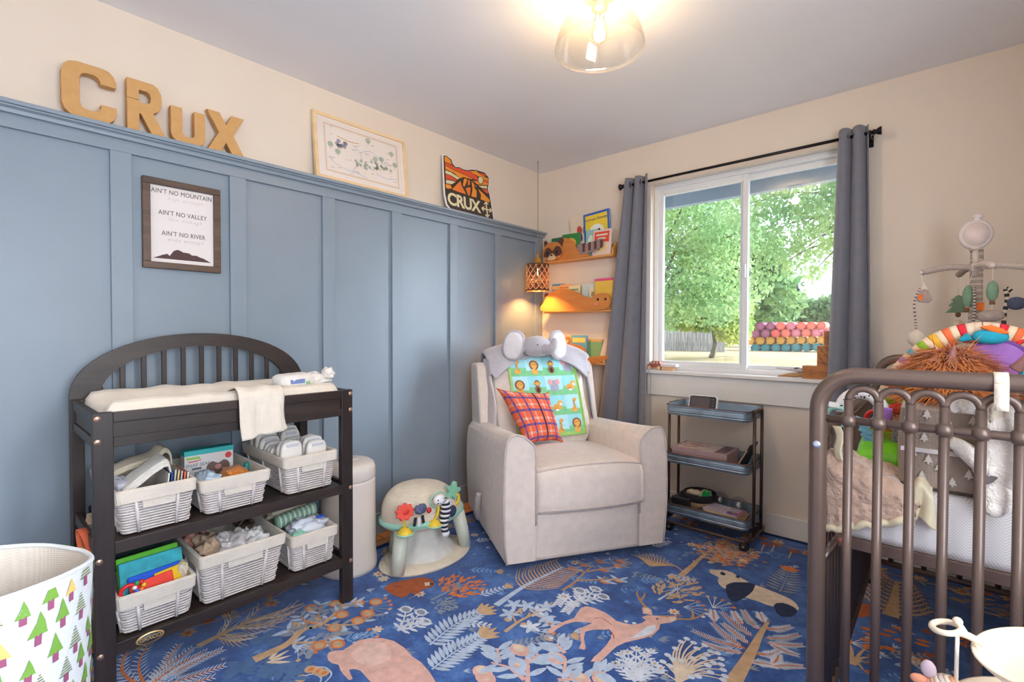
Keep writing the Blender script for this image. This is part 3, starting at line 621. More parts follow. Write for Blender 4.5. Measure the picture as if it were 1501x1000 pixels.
# books: cover board, pages, printed front
PG = mat('book_pages', (232, 222, 206), .8)
def book(label, x, z, w_, h, rgb, y0, lean=.0, thick=.014, tilt=0.0, front=None, group=None, words=None, wc=(250, 240, 220), name='picture_book', cat='book', wsize=.03):
    t = thing(name, label, cat, (x+w_/2, y0, z), group=group or 'books on the animal shelves')
    c = V((x+w_/2, y0, z)); R = Matrix.Translation(c) @ Matrix.Rotation(tilt, 4, 'Y') @ Matrix.Rotation(-lean, 4, 'X')
    mc = mat('cover_%d_%d_%d' % rgb, rgb, .4, .05, 10)
    def bx(lo, hi): return MB().box((lo[0], lo[1], lo[2]), (hi[0], hi[1], hi[2]), 0, R)
    bx((-w_/2, -thick/2, 0), (w_/2, -thick/2+.0025, h)).box((-w_/2, thick/2-.0025, 0), (w_/2, thick/2, h), 0, R).box((-w_/2, -thick/2, 0), (-w_/2+.0025, thick/2, h), 0, R).build('cover', mc, t)
    bx((-w_/2+.003, -thick/2+.0026, .003), (w_/2-.004, thick/2-.0026, h-.003)).build('pages', PG, t)
    if front:
        for i, (rgb2, poly) in enumerate(front):
            MB().poly([R @ V((-w_/2+u*w_, -thick/2-.0006-.0003*i, v*h)) for u, v in poly]).build('cover_picture', mat('print_%d_%d_%d' % rgb2, rgb2, .45, .05, 14), t)
    if words: text('lettering', words, wsize, R @ plane_M((0, -thick/2-.002, h*.80), (1, 0, 0), (0, 0, 1)), mat('print_%d_%d_%d' % wc, wc, .5), t, .0003)
    return t
R4 = lambda a, b_, c, d: [(a, b_), (c, b_), (c, d), (a, d)]
Z = 1.7145
book('dark green picture book leaning behind the raccoon head', .14, Z, .14, .185, (44, 120, 84), -.045, .12, front=[((110, 170, 80), oval(.5, .6, .35, .2))])
book('mid green picture book with yellow and red artwork behind the raccoon body', .245, Z, .165, .20, (56, 142, 72), -.050, .12, front=[((236, 190, 80), oval(.5, .55, .32, .28)), ((200, 60, 50), oval(.45, .5, .12, .16))])
book('cream story book with a red figure, tallest at the back of the top shelf', .35, Z, .19, .335, (232, 214, 190), -.022, .02, .012, -.16, front=[((198, 70, 62), oval(.42, .66, .12, .1)), ((70, 70, 110), oval(.45, .5, .08, .1)), ((150, 170, 150), oval(.7, .62, .15, .1))])
book('blue and yellow picture book standing tallest at the right of the top shelf', .455, Z+.085, .215, .245, (52, 104, 190), -.033, .03, .018, -.08, front=[((240, 208, 60), R4(.07, .06, .93, .93)), ((236, 236, 220), oval(.5, .38, .3, .26)), ((110, 150, 90), oval(.45, .35, .16, .12)), ((60, 50, 46), oval(.6, .38, .06, .12))], words='Curious George', wc=(60, 70, 130), wsize=.028)
book('pale blue book at the right end of the top shelf', .475, Z, .09, .20, (150, 196, 196), -.066, .10, front=[((226, 236, 226), oval(.5, .5, .3, .3))])
book('small red and white book in front at the right of the top shelf', .545, Z, .15, .185, (236, 208, 196), -.082, .10, front=[((232, 80, 56), R4(.1, .50, .9, .92)), ((250, 220, 200), R4(.2, .76, .8, .83)), ((250, 221, 200), R4(.28, .62, .72, .69)), ((250, 220, 150), oval(.5, .3, .3, .18)), ((120, 70, 60), oval(.35, .32, .1, .12))])
Z = 1.3265
for i, (lab, x, w_, h, c, fr) in enumerate([
    ('blue topped board book at the left end of the middle shelf', .145, .11, .215, (84, 150, 200), ((236, 190, 120), R4(0, .8, 1, .93))), ('orange spined thin book second on the middle shelf', .235, .09, .205, (240, 170, 110), ((200, 110, 70), R4(0, .86, 1, .9))),
    ('pale yellow book in the centre of the middle shelf', .33, .10, .19, (236, 220, 170), ((100, 160, 130), R4(.1, .8, .9, .86))), ('white and green book right of centre on the middle shelf', .42, .14, .195, (222, 232, 226), ((56, 150, 90), R4(.55, .2, 1, .85))),
    ('pale paper book behind the bear shoulder on the middle shelf', .50, .10, .17, (236, 226, 200), ((190, 150, 110), R4(.2, .6, .8, .8))), ('yellow picture book with a pink top edge on the middle shelf', .56, .15, .225, (240, 196, 80), ((226, 84, 130), R4(0, .92, 1, 1)))]):
    book(lab, x, Z, w_, h, c, -.03-.022*(i % 3), .06, front=[fr])
Z = .9485
for i, (lab, x, w_, h, c, fr) in enumerate([
    ('peach covered book at the left of the bottom shelf', .22, .13, .185, (240, 176, 130), ((226, 120, 90), R4(.1, .1, .5, .6))), ('light blue and yellow book top of the bottom shelf', .34, .14, .195, (104, 168, 200), ((240, 206, 110), R4(.1, .72, .9, .9))),
    ('green covered book in the middle of the bottom shelf', .44, .16, .165, (130, 176, 124), ((220, 170, 110), R4(0, .9, 1, 1))), ('tilted off white book at the right of the bottom shelf', .585, .11, .17, (232, 214, 196), ((186, 150, 150), oval(.5, .6, .12, .1)))]):
    book(lab, x, Z, w_, h, c, -.03-.02*(i % 2), .06, tilt=(.25 if i == 3 else 0), front=[fr])
# ------------------------------------------------------------------ pendant lamp with lattice shade
PX, PYY = .176, -.25
def perf(name, rgb, k):
    m, nt, b_ = _mat(name); out = nt.nodes['Material Output']; v = mapped(nt); n = N(nt, 'ShaderNodeTexNoise'); n.inputs['Scale'].default_value = 40; nt.links.new(v, n.inputs['Vector'])
    nt.links.new(ramp(nt, n.outputs['Fac'], [(.3, col(*rgb)), (.7, col(*[min(255, c*1.15) for c in rgb]))]), b_.inputs['Base Color'])
    tr = N(nt, 'ShaderNodeBsdfTransparent'); mx = N(nt, 'ShaderNodeMixShader'); mx.inputs[0].default_value = k
    nt.links.new(b_.outputs[0], mx.inputs[1]); nt.links.new(tr.outputs[0], mx.inputs[2]); nt.links.new(mx.outputs[0], out.inputs['Surface']); return m
t = thing('pendant_lamp', 'small glowing pendant lamp with dark lattice shade in the room corner', 'lamp', (PX, PYY, 1.478))
m_brass = mat('brass', (206, 146, 66), .35, .05, metal=.35); m_lat = mat('pale_copper_lattice', (226, 172, 136), .45, .05, metal=.2); m_lrim = mat('dark_bronze', (84, 60, 48), .4, .05, metal=.4)
MB().lathe([(0, 1.755), (.008, 1.755), (.010, 1.74), (.010, 1.722), (.020, 1.718), (.030, 1.712), (.030, 1.675), (.036, 1.672), (.036, 1.664), (0, 1.664)], (PX, PYY, 0), 24).build('socket', m_brass, t)
b = MB(); r = .086; z0, z1 = 1.478, 1.668
for z in (z0, z1): MB().lathe([(r-.002, z-.006), (r+.002, z-.006), (r+.002, z+.004), (r-.002, z+.004)], (PX, PYY, 0), 40, closed=True).build('shade_rim', m_lrim, t)
b = MB()
for s_ in (1, -1):
    for i in range(12):
        b.tube([V((PX+r*math.cos(a), PYY+r*math.sin(a), z0+(z1-z0)*k/16)) for k in range(17) for a in [2*PI*i/12+s_*k/16*2*PI*.27]], .0026, 5)
for a in (0, 2.09, 4.19): b.cyl((PX, PYY, z1), (PX+r*math.cos(a), PYY+r*math.sin(a), z1), .002, seg=6)
b.build('lattice', m_lat, t); MB().lathe([(0, z1-.004), (r-.003, z1-.004), (r-.003, z1-.001), (0, z1-.001)], (PX, PYY, 0), 36).build('added_shade_cap', m_lrim, t)  # opaque cap added in the shade to block light going up
MB().lathe([(r-.002, z0), (r-.001, z0), (r-.001, z1), (r-.002, z1)], (PX, PYY, 0), 40, closed=True).build('perforated_shade', perf('bronze_mesh', (74, 50, 40), .20), t)
m_cord = mat('black_cord', (36, 30, 28), .6); MB().tube(bez([(PX, PYY, 1.754), (PX-.002, PYY+.003, 1.95), (PX, PYY, 2.439)]), .0028, 8).build('cord', mat('clear_lamp_cord', (150, 130, 112), .5), t)
def glow(name, rgb, k):
    m, nt, b_ = _mat(name); nt.nodes.remove(b_); e = N(nt, 'ShaderNodeEmission'); n = N(nt, 'ShaderNodeTexNoise'); n.inputs['Scale'].default_value = 4
    nt.links.new(ramp(nt, n.outputs['Fac'], [(.3, tuple(x*.95 for x in rgb)+(1,)), (.7, rgb+(1,))]), e.inputs[0]); e.inputs[1].default_value = k
    nt.links.new(e.outputs[0], nt.nodes['Material Output'].inputs['Surface']); return m
MB().lathe([(0, 1.56), (.012, 1.565), (.020, 1.585), (.020, 1.61), (.012, 1.64), (.010, 1.664)], (PX, PYY, 0), 16).build('bulb', glass('bulb_glass', (1, .96, .88), .05), t)
MB().cyl((PX, PYY, 1.59), (PX, PYY, 1.64), .004, seg=8).build('filament', glow('filament_glow', (1, .72, .35), 60), t)
# ------------------------------------------------------------------ glass dome ceiling light
LX, LY = 1.468, -1.50
t = thing('ceiling_light', 'clear glass dome ceiling light with a glowing filament bulb', 'lamp', (LX, LY, 2.235))
MB().lathe([(0, 2.44), (.062, 2.44), (.062, 2.432), (.05, 2.424), (.034, 2.42), (.034, 2.405), (.03, 2.40), (.03, 2.385), (0, 2.385)], (LX, LY, 0), 32).build('canopy', mat('brushed_nickel', (196, 178, 160), .35, metal=.9), t)
pr = [(.034, 2.398), (.05, 2.395), (.085, 2.38), (.115, 2.355), (.138, 2.325), (.155, 2.285), (.163, 2.25), (.166, 2.236)]
MB().lathe(pr+[(.169, 2.235), (.166, 2.252), (.158, 2.287), (.141, 2.328), (.117, 2.359), (.086, 2.384), (.05, 2.399), (.034, 2.402)], (LX, LY, 0), 48).build('glass_shade', glass('dome_glass', (1, .985, .95), .06), t)
MB().lathe([(.0, 2.262), (.018, 2.266), (.029, 2.285), (.030, 2.31), (.022, 2.345), (.014, 2.37), (.013, 2.386)], (LX, LY, 0), 20).build('bulb', MATS.get('x') or glass('ceiling_bulb_glass', (1, .97, .9), .05), t)
b = MB()
for a in range(4): b.cyl((LX+.007*math.cos(a*1.57), LY+.007*math.sin(a*1.57), 2.287), (LX+.011*math.cos(a*1.57), LY+.011*math.sin(a*1.57), 2.36), .0022, seg=6)
b.build('filament', glow('ceiling_filament_glow', (1, .80, .48), 90), t)
# ------------------------------------------------------------------ changing table
m_esp = wood('espresso_wood', (36, 27, 25), (62, 49, 43), 'Y', 7, .42, .06); m_espz = wood('espresso_wood_upright', (34, 26, 25), (58, 46, 41), 'Z', 7, .42, .06)
m_scr = mat('screw_copper', (186, 150, 130), .35, .05, metal=.8)
TX0, TX1, TYA, TYB, TTOP = .082, .564, -2.858, -2.003, .92
t = thing('changing_table', 'dark espresso changing table with arched spindle back and two basket shelves', 'changing table', (.33, -2.43, .009))
for y in (TYA, TYB-.05): MB().box((TX1-.03, y, .009), (TX1, y+.05, TTOP)).build('leg', m_espz, t, bevel=.002)
for y in (TYA, TYB-.035): MB().box((TX0, y, .009), (TX0+.07, y+.035, TTOP)).build('leg', m_espz, t, bevel=.002)
b = MB()
ya, yb = TYA+.05, TYB-.05
b.box((TX1-.022, ya, .888), (TX1-.002, yb, TTOP-.001)).box((TX1-.018, ya, .84), (TX1-.011, yb, .888)).box((TX1-.022, ya, .812), (TX1-.002, yb, .842))
b.build('front_apron', m_esp, t, bevel=.0015)
for y in (TYA+.004, TYB-.022):
    b = MB(); b.box((TX0+.07, y, .886), (TX1-.03, y+.018, TTOP-.001)).box((TX0+.07, y+.006, .842), (TX1-.03, y+.012, .886)).box((TX0+.07, y, .812), (TX1-.03, y+.018, .842)); b.build('end_apron', m_esp, t, bevel=.0015)
MB().box((TX0+.01, ya-.02, .812), (TX1-.022, yb+.02, .836)).build('tray_board', m_esp, t)
# arched back
yc, ho, hi_ = (TYA+TYB)/2, (TYB-TYA)/2, (TYB-TYA)/2-.085
n = 28; out = [(yc+ho*math.cos(PI*i/n), TTOP-.0+.240*math.sin(PI*i/n)**.92) for i in range(n+1)]; inn = [(yc+hi_*math.cos(PI*i/n), TTOP+.186*math.sin(PI*i/n)**.95) for i in range(n+1)]
b = MB()
for i in range(n): b.prism([out[i], out[i+1], inn[i+1], inn[i]], lambda y, z, h: V((TX0+h, y, z)), .022)
b.build('back_arch', m_esp, t)
MB().box((TX0, TYA+.035, .86), (TX0+.022, TYB-.035, TTOP)).build('back_rail', m_esp, t, bevel=.0015)
for i in range(11):
    y = -2.77+i*(.669/10); k = min(1, abs((y-yc)/hi_)); z = TTOP+.186*(1-k*k)**.475+.012
    MB().box((TX0+.004, y-.0085, TTOP-.01), (TX0+.018, y+.0085, z)).build('spindle', m_espz, t, bevel=.002)
for z, nm in ((.519, 'shelf'), (.203, 'shelf')):
    b = MB().box((TX0+.02, ya, z-.018), (TX1-.02, yb, z)).box((TX1-.022, ya, z-.038), (TX1-.002, yb, z+.0)).box((TX0+.01, ya, z-.038), (TX0+.03, yb, z)).box((TX0+.07, TYA+.006, z-.038), (TX1-.03, TYA+.022, z)).box((TX0+.07, TYB-.022, z-.038), (TX1-.03, TYB-.006, z))
    b.build(nm, m_esp, t, bevel=.0012)
def screw(x, y, z): MB().lathe([(0, .003), (.003, .003), (.0045, .0018), (.008, .0022), (.009, .001), (.009, -.001), (0, -.001)], (0, 0, 0), 14, 0, Matrix.Translation((x, y, z)) @ Matrix.Rotation(PI/2, 4, 'Y')).build('screw', m_scr, t)
for y, zs in ((TYA+.012, (.903, .833, .47, .18)), (TYB-.010, (.903, .835, .50, .185))):
    for z in zs: screw(TX1, y, z)
b = MB().lathe([(0, .0022), (.036, .0022), (.038, .001), (.038, 0), (0, 0)], (0, 0, 0), 30, 0, plane_M((TX1-.002, -2.722, .183), (0, 1, 0), (0, 0, 1)), sy=.47)
m_gold = mat('badge_gold', (206, 172, 116), .35, .05, metal=.5); bd = b.build('logo_badge', m_gold, t)
MB().lathe([(0, .0026), (.032, .0026), (.032, .002), (0, .002)], (0, 0, 0), 30, 0, plane_M((TX1-.002, -2.722, .183), (0, 1, 0), (0, 0, 1)), sy=.45).build('badge_field', mat('badge_dark', (62, 60, 66), .4), t)
text('lettering', 'GRACO', .0165, plane_M((TX1+.0012, -2.722, .183), (0, 1, 0), (0, 0, 1)), m_gold, t, .0004, 1.0, bold=.0006)
# changing pad: raised long sides, dip along the middle
m_crm = fabric('cream_pad_cover', (232, 220, 204), .9, .04, 500, .2, .3)
t0 = thing('changing_pad', 'cream contoured changing pad in the tray of the dark changing table', 'changing pad', (.33, -2.43, .837))
PXa, PXb, PYa, PYb = .112, .536, -2.834, -2.032
b = MB()
def pad(u, v):
    # u around the cross-section (x,z), v along y
    sec = [(-1, 0), (-1, .70), (-.96, .93), (-.88, 1), (-.74, .97), (-.45, .56), (0, .38), (.45, .56), (.74, .97), (.88, 1), (.96, .93), (1, .70), (1, 0)]
    i = u*(len(sec)-1); a = min(int(i), len(sec)-2); f = i-a; sx_, sz = sec[a][0]+(sec[a+1][0]-sec[a][0])*f, sec[a][1]+(sec[a+1][1]-sec[a][1])*f
    e = min(v, 1-v); endk = min(1, e/.04); zz = .838+(.112*sz)*(endk**.35)
    zz += .007*noise.noise(V((sx_*5, v*14, 0)))*(1 if sz > .1 else 0)
    return V(((PXa+PXb)/2+sx_*(PXb-PXa)/2*(.965+.035*endk), PYa+(PYb-PYa)*v, zz))
b.grid(pad, 49, 50); n0 = len(b.v); b.f.append(list(range(49))[::-1]); b.sm.append(False); b.mi.append(0); b.f.append([49*49+i for i in range(49)]); b.sm.append(False); b.mi.append(0)
b.build('cushion', m_crm, t0)
def cloth(fn, nu, nv, th=.004): b = MB(); b.grid(fn, nu, nv); return b, th
# burp cloth over the front edge
def burp(u, v):
    L = v*.42; w_ = .085+.035*v+.01*math.sin(v*5); y = -2.395+(u-.5)*2*w_*.75+.03*v
    path = [(0, .36, .918), (.09, .44, .938), (.16, .51, .962), (.20, .545, .964), (.225, .566, .952), (.24, .5765, .935), (.42, .583, .785)]
    for (l0, x0, z0), (l1, x1, z1) in zip(path, path[1:]):
        if L <= l1+1e-6:
            f = (L-l0)/(l1-l0); x = x0+(x1-x0)*f; z = z0+(z1-z0)*f; break
    k = max(0, (L-.2)/.22)
    return V((x+.007*k*math.sin(u*9+1)+.0035*math.sin(u*21+v*3)*k+.003, y+.012*k*math.sin(v*6), z+.004*math.sin(u*12)*(1-k)+.02*k*(u-.5)+.006*noise.noise(V((u*4, v*5, 1)))))
m_burp = fabric('cream_burp_cloth', (236, 224, 208), .95, .04, 400, .3, .3)
b = MB(); b.grid(burp, 26, 44); o = b.build('burp_cloth', m_burp, None, solid=.005, off=1); tag(o, 'cream burp cloth draped over the front edge of the changing table', 'cloth')
# diapers on the pad
m_dia = mat('diaper_white', (236, 230, 224), .8, .04, 30, .15, 120); m_dp = mat('diaper_blue_print', (120, 140, 196), .7, .2, 40); m_dg = mat('diaper_green_print', (150, 196, 140), .7, .2, 40)
def crumple(name, label, cat, c, r, m, wob=.22, seed=1, group=None, e=.75, rz=0, nu=36, nv=22):
    b = MB(); M = Matrix.Translation(V(c)) @ Matrix.Rotation(rz, 4, 'Z')
    def pw(x): return math.copysign(abs(x)**e, x)
    def fn(a, b_):
        th = 2*PI*a; ph = PI*(b_-.5); q = V((pw(math.cos(ph))*pw(math.cos(th)), pw(math.cos(ph))*pw(math.sin(th)), pw(math.sin(ph))))
        k = 1+wob*noise.noise(q*1.8+V((seed*5.3, 0, 0)))+wob*.5*noise.noise(q*4.5+V((0, seed*2.7, 0)))
        z = q.z*r[2]*k
        return M @ V((q.x*r[0]*k, q.y*r[1]*k, max(z, -r[2]*.92)))
    b.grid(fn, nu, nv, cu=True)
    o = b.build(name, m); tag(o, label, cat, group); return o
def folded_diaper(label, c, rz, sx_=1.0, seed=0):
    t = thing('diaper', label, 'diaper', c, rz); b = MB()
    b.ell((0, 0, .030), (.052*sx_, .085*sx_, .032), 28, 14, e=.55, wob=.1, seed=seed); b.build('diaper_pad', m_dia, t, local=True)
    b = MB()
    r2 = random.Random(seed)
    for i in range(14):
        y = r2.uniform(-.07, .05); x = r2.uniform(-.03, .045); z = .0445
        s_ = .006; b.add([(x-s_, y, .012+.03*r2.random()), (x+s_, y, .012), (x, y+s_, .03)], [(0, 1, 2)])
    MB().cbox((.049*sx_, -.02, .03), (.006, .07, .018)).build('printed_waistband', m_dp, t, local=True, bevel=.002)
    MB().cbox((.050*sx_, .03, .022), (.006, .02, .012)).build('printed_waistband', m_dg, t, local=True, bevel=.002)
    return t
folded_diaper('folded white diaper with coloured print lying at the right end of the changing pad', (.42, -2.19, .932), .25, 1.0, 3)
crumple('baby_garment', 'crumpled white baby garment beside the diaper on the changing pad', 'clothing', (.40, -2.085, .962), (.05, .05, .028), m_dia, .4, 5)
o = crumple('diaper', 'small rolled white diaper with a blue mark at the far right of the changing pad', 'diaper', (.44, -2.05, .985), (.03, .022, .026), m_dia, .3, 8)
# ------------------------------------------------------------------ wicker baskets
m_wk = mat('white_paper_wicker', (222, 212, 208), .75, .1, 60, .3, 300); m_wkd = mat('wicker_inside_shadow_side', (200, 180, 160), .8, .1, 60); m_line = fabric('off_white_basket_liner', (228, 216, 202), .95, .05, 500, .3, .2)
def rr(x0, x1, y0, y1, z, r=.012, n=3): return [V((x, y, z)) for x, y in rrect(x0, y0, x1, y1, r, n)]
def basket(label, yt0, yt1, yb0, yb1, z0, z1, x0=.12, x1=.545, tap=.02, group='wicker baskets on the changing table'):
    t = thing('wicker_basket', label, 'basket', ((x0+x1)/2, (yt0+yt1)/2, z0), group=group)
    def dims(k): return (x0+tap*(1-k), x1-.012*(1-k), yb0+(yt0-yb0)*k, yb1+(yt1-yb1)*k)
    h = z1-z0; rim = .042; rows = int((h-rim)/.0095); b = MB()
    for i in range(rows+1):
        k = (i+.5)/(rows+1)*(h-rim)/h; X0, X1, Y0, Y1 = dims(k); jit = .0012*math.sin(i*2.1)
        b.tube(rr(X0-jit, X1+jit, Y0-jit, Y1+jit, z0+.004+k*h, .014, 2), .0040, 5, True)
    for yy in (.22, .5, .78):
        if yy == .5: continue
        P = []
        for k in (0.02, (h-rim)/h): X0, X1, Y0, Y1 = dims(k); P.append(V((X1+.004, Y0+(Y1-Y0)*yy, z0+k*h+.003)))
        b.tube(P, .0055, 6)
    for yy in (0, 1):
        for xx in (.12, .5, .88):
            P = []
            for k in (0.02, (h-rim)/h): X0, X1, Y0, Y1 = dims(k); P.append(V((X0+(X1-X0)*xx, (Y0-.004) if yy == 0 else (Y1+.004), z0+k*h+.003)))
            b.tube(P, .005, 6)
    b.build('woven_body', m_wk, t)
    # liner: inner bag, floor and folded-over rim
    b = MB(); k0, k1 = .03, 1.0; ins = .009
    X0, X1, Y0, Y1 = dims(k0); lo = rr(X0+ins, X1-ins, Y0+ins, Y1-ins, z0+.006, .012)
    X0, X1, Y0, Y1 = dims(k1); mid = rr(X0+ins*.5, X1-ins*.5, Y0+ins*.5, Y1-ins*.5, z1-.002, .012); top = rr(X0, X1, Y0, Y1, z1, .014); o1 = rr(X0-.007, X1+.008, Y0-.007, Y1+.007, z1-.006, .016)
    X0, X1, Y0, Y1 = dims(1-rim/h); o2 = rr(X0-.009, X1+.010, Y0-.009, Y1+.009, z1-rim, .016)
    n = len(lo)
    for i, q in enumerate(o1): q.z += .0025*noise.noise(V((q.y*30, q.x*30, 0)))
    for i, q in enumerate(o2): q.z += .004*noise.noise(V((q.y*25, q.x*25, 3)))
    vs = lo+mid+top+o1+o2; fs = [tuple(range(n))]
    for j in range(4):
        for i in range(n): fs.append((j*n+i, j*n+(i+1) % n, (j+1)*n+(i+1) % n, (j+1)*n+i))
    b.add(vs, fs, False); b.build('cloth_liner', m_line, t)
    X0, X1, Y0, Y1 = dims(.58); yc_ = (Y0+Y1)/2+.004; w2 = (Y1-Y0)*.22
    MB().prism([(yc_-w2, z1-rim-.024), (yc_+w2, z1-rim-.024), (yc_+w2, z1-rim+.004), (yc_-w2, z1-rim+.004)], lambda y, z, hh: V((X1+.003+hh, y, z)), .004).build('label_pocket', m_line, t, bevel=.001)
    MB().tube([V((X1+.006, yc_-w2, z1-rim)), V((X1+.006, yc_-w2, z1-rim-.025)), V((X1+.006, yc_+w2, z1-rim-.025)), V((X1+.006, yc_+w2, z1-rim))], .003, 5).build('pocket_binding', m_wk, t)
    return t
S1, S2 = .5195, .2035
basket('white wicker basket of cloths and booklets, left of three on the upper shelf', -2.802, -2.588, -2.782, -2.602, S1, .668)
basket('white wicker basket holding a teal topped box, middle of the upper shelf', -2.568, -2.342, -2.548, -2.362, S1, .648)
basket('white wicker basket packed with diapers, right end of the upper shelf', -2.284, -2.068, -2.266, -2.085, S1, .672)
basket('small white wicker basket of bright cloth books, left on the lower shelf', -2.800, -2.592, -2.782, -2.606, S2, .336, .33)
basket('largest white wicker basket with crumpled clothes, middle of the lower shelf', -2.572, -2.284, -2.556, -2.318, S2, .384, .20)
basket('white wicker basket with a green striped roll, right on the lower shelf', -2.254, -2.068, -2.242, -2.082, S2, .354, .20)
# contents ---------------------------------------------------------
m_mus = fabric('white_muslin', (232, 226, 218), .95, .06, 350, .3, .2); m_mus2 = fabric('oatmeal_cloth', (222, 210, 188), .95, .06, 350, .3, .2); m_stp = fabric('grey_print_cloth', (206, 204, 214), .95, .12, 300, .3, .2)
def folded(name, label, cat, pts, w_, th, m, layers=4, ydir=True):
    """a folded cloth lying along a path (list of x,y,z), w_ wide in x"""
    t = thing(name, label, cat, pts[0]); P = bez(pts, 10)
    for l in range(layers):
        b = MB()
        def fn(u, v, l=l):
            i = min(int(v*(len(P)-1)), len(P)-2); f = v*(len(P)-1)-i; q = P[i].lerp(P[i+1], f)
            return q+V(((u-.5)*w_*(1-.05*l), 0, th*l/layers+.003*noise.noise(V((u*5, v*6, l)))+.004*math.sin(u*PI)))
        b.grid(fn, 12, 22); b.build('fold', m, t, solid=th/layers*.8)
    return t
folded('muslin_cloth', 'folded white muslin cloth heaped at the front of the left upper basket', 'cloth', [(.44, -2.775, .635), (.44, -2.73, .672), (.44, -2.68, .706), (.44, -2.655, .715), (.44, -2.645, .69)], .13, .022, m_mus, 5)
folded('oatmeal_cloth', 'oatmeal cloth folded over the back of the left upper basket', 'cloth', [(.26, -2.78, .66), (.26, -2.72, .685), (.26, -2.65, .70), (.26, -2.62, .725), (.26, -2.60, .70), (.26, -2.60, .64)], .12, .016, m_mus2, 3)
crumple('swaddle_cloth', 'grey printed cloth squashed in the left corner of the upper left basket', 'cloth', (.40, -2.765, .635), (.07, .026, .04), m_stp, .25, 4)
for i, (c, lab) in enumerate([((238, 232, 226), 'white booklet standing in the left upper basket'), ((52, 84, 168), 'blue booklet standing in the left upper basket'), ((206, 208, 190), 'grey green booklet standing in the left upper basket'), ((234, 206, 160), 'sand coloured booklet standing in the left upper basket'), ((206, 190, 190), 'mauve booklet standing in the left upper basket'), ((238, 120, 84), 'orange booklet standing at the right of the left upper basket'), ((240, 236, 232), 'white packet at the right corner of the left upper basket')]):
    y = -2.664+i*.0095; t = thing('booklet', lab, 'booklet', (.40, y, .56), group='booklets in the left upper basket'); M = Matrix.Translation((.44, y, .56)) @ Matrix.Rotation(-.10, 4, 'X')
    m_ = mat('booklet_%d' % i, c, .5, .05, 20)
    MB().box((-.06, -.0035, 0), (.06, -.0022, .135-.004*abs(i-2)), 0, M).box((-.06, .0022, 0), (.06, .0035, .135-.004*abs(i-2)), 0, M).box((.058, -.0035, 0), (.06, .0035, .135-.004*abs(i-2)), 0, M).build('cover', m_, t)
    MB().box((-.058, -.0021, .001), (.0575, .0021, .128-.004*abs(i-2)), 0, M).build('pages', PG, t)
# snap seal box
BX = .30; t = thing('product_box', 'white box with a teal top band and a brown oval picture in the middle basket', 'box', (BX-.03, -2.475, .54)); by0, by1, bz0, bz1 = -2.555, -2.385, .53, .706
m_bw = mat('box_card_white', (230, 222, 220), .5, .03); m_teal = mat('box_teal', (60, 190, 190), .5, .05)
MB().box((BX-.05, by0, bz0), (BX, by1, bz1)).build('carton', m_bw, t, bevel=.001)
MB().box((BX-.051, by0-.001, bz1-.018), (BX+.0012, by1+.001, bz1+.001)).build('teal_band', m_teal, t)
m_boxp = mat('box_picture_brown', (120, 92, 86), .5, .1, 30); m_rd = mat('box_red', (226, 74, 70), .5); m_gn = mat('box_lime', (160, 206, 84), .5)
MB().poly([(BX+.0014, by0+.006, bz1-.024), (BX+.0014, by0+.052, bz1-.024), (BX+.0014, by0+.052, bz1-.033), (BX+.0014, by0+.006, bz1-.033)]).build('lime_tag', m_gn, t)
b = MB(); cx, cz = by1-.055, bz0+.10
b.poly([V((BX+.0014, cx+.042*math.cos(a), cz+.030*math.sin(a)-(.016*math.exp(-((a-PI/2)/.35)**2)))) for a in [2*PI*i/28 for i in range(28)]]).build('oval_picture', m_boxp, t)
MB().poly([V((BX+.0022, cx+.012*math.cos(a), cz+.010*math.sin(a))) for a in [2*PI*i/20 for i in range(20)]]).build('oval_picture_centre', mat('box_picture_pink', (196, 140, 132), .5), t)
MB().poly([V((BX+.0014, by1-.018+.012*math.cos(a), bz1-.036+.012*math.sin(a))) for a in [2*PI*i/20 for i in range(20)]]).build('round_seal', m_rd, t)
text('lettering', 'SNAP SEAL', .0175, plane_M((BX+.0016, by0+.045, bz1-.056), (0, 1, 0), (0, 0, 1)), mat('box_text_grey', (110, 116, 130), .5), t, .0002, 1.0)
MB().poly([(BX+.0016, by0+.012, bz1-.043), (BX+.0016, by0+.036, bz1-.043), (BX+.0016, by0+.056, bz1-.039), (BX+.0016, by0+.056, bz1-.036), (BX+.0016, by0+.036, bz1-.039), (BX+.0016, by0+.012, bz1-.039)]).build('red_print_line', m_rd, t)
MB().poly([(BX+.0016, by0+.024, bz1-.074), (BX+.0016, by0+.056, bz1-.074), (BX+.0016, by0+.056, bz1-.066), (BX+.0016, by0+.024, bz1-.066)]).build('grey_print_line', MATS['box_text_grey'], t)
crumple('orange_cloth', 'orange cloth scrunched in front of the teal topped box', 'cloth', (.44, -2.43, .628), (.06, .045, .022), fabric('orange_cloth', (232, 140, 60), .9, .15), .4, 11)
crumple('pale_blue_bag', 'pale blue plastic packet at the left of the middle upper basket', 'packet', (.46, -2.528, .63), (.06, .032, .026), mat('pale_blue_plastic', (206, 222, 238), .4, .1), .4, 12)
MB_t = crumple('teal_cap', 'small teal cap at the right wall of the middle upper basket', 'cap', (.37, -2.36, .625), (.012, .01, .018), mat('teal_plastic', (40, 150, 140), .4), .05, 2)
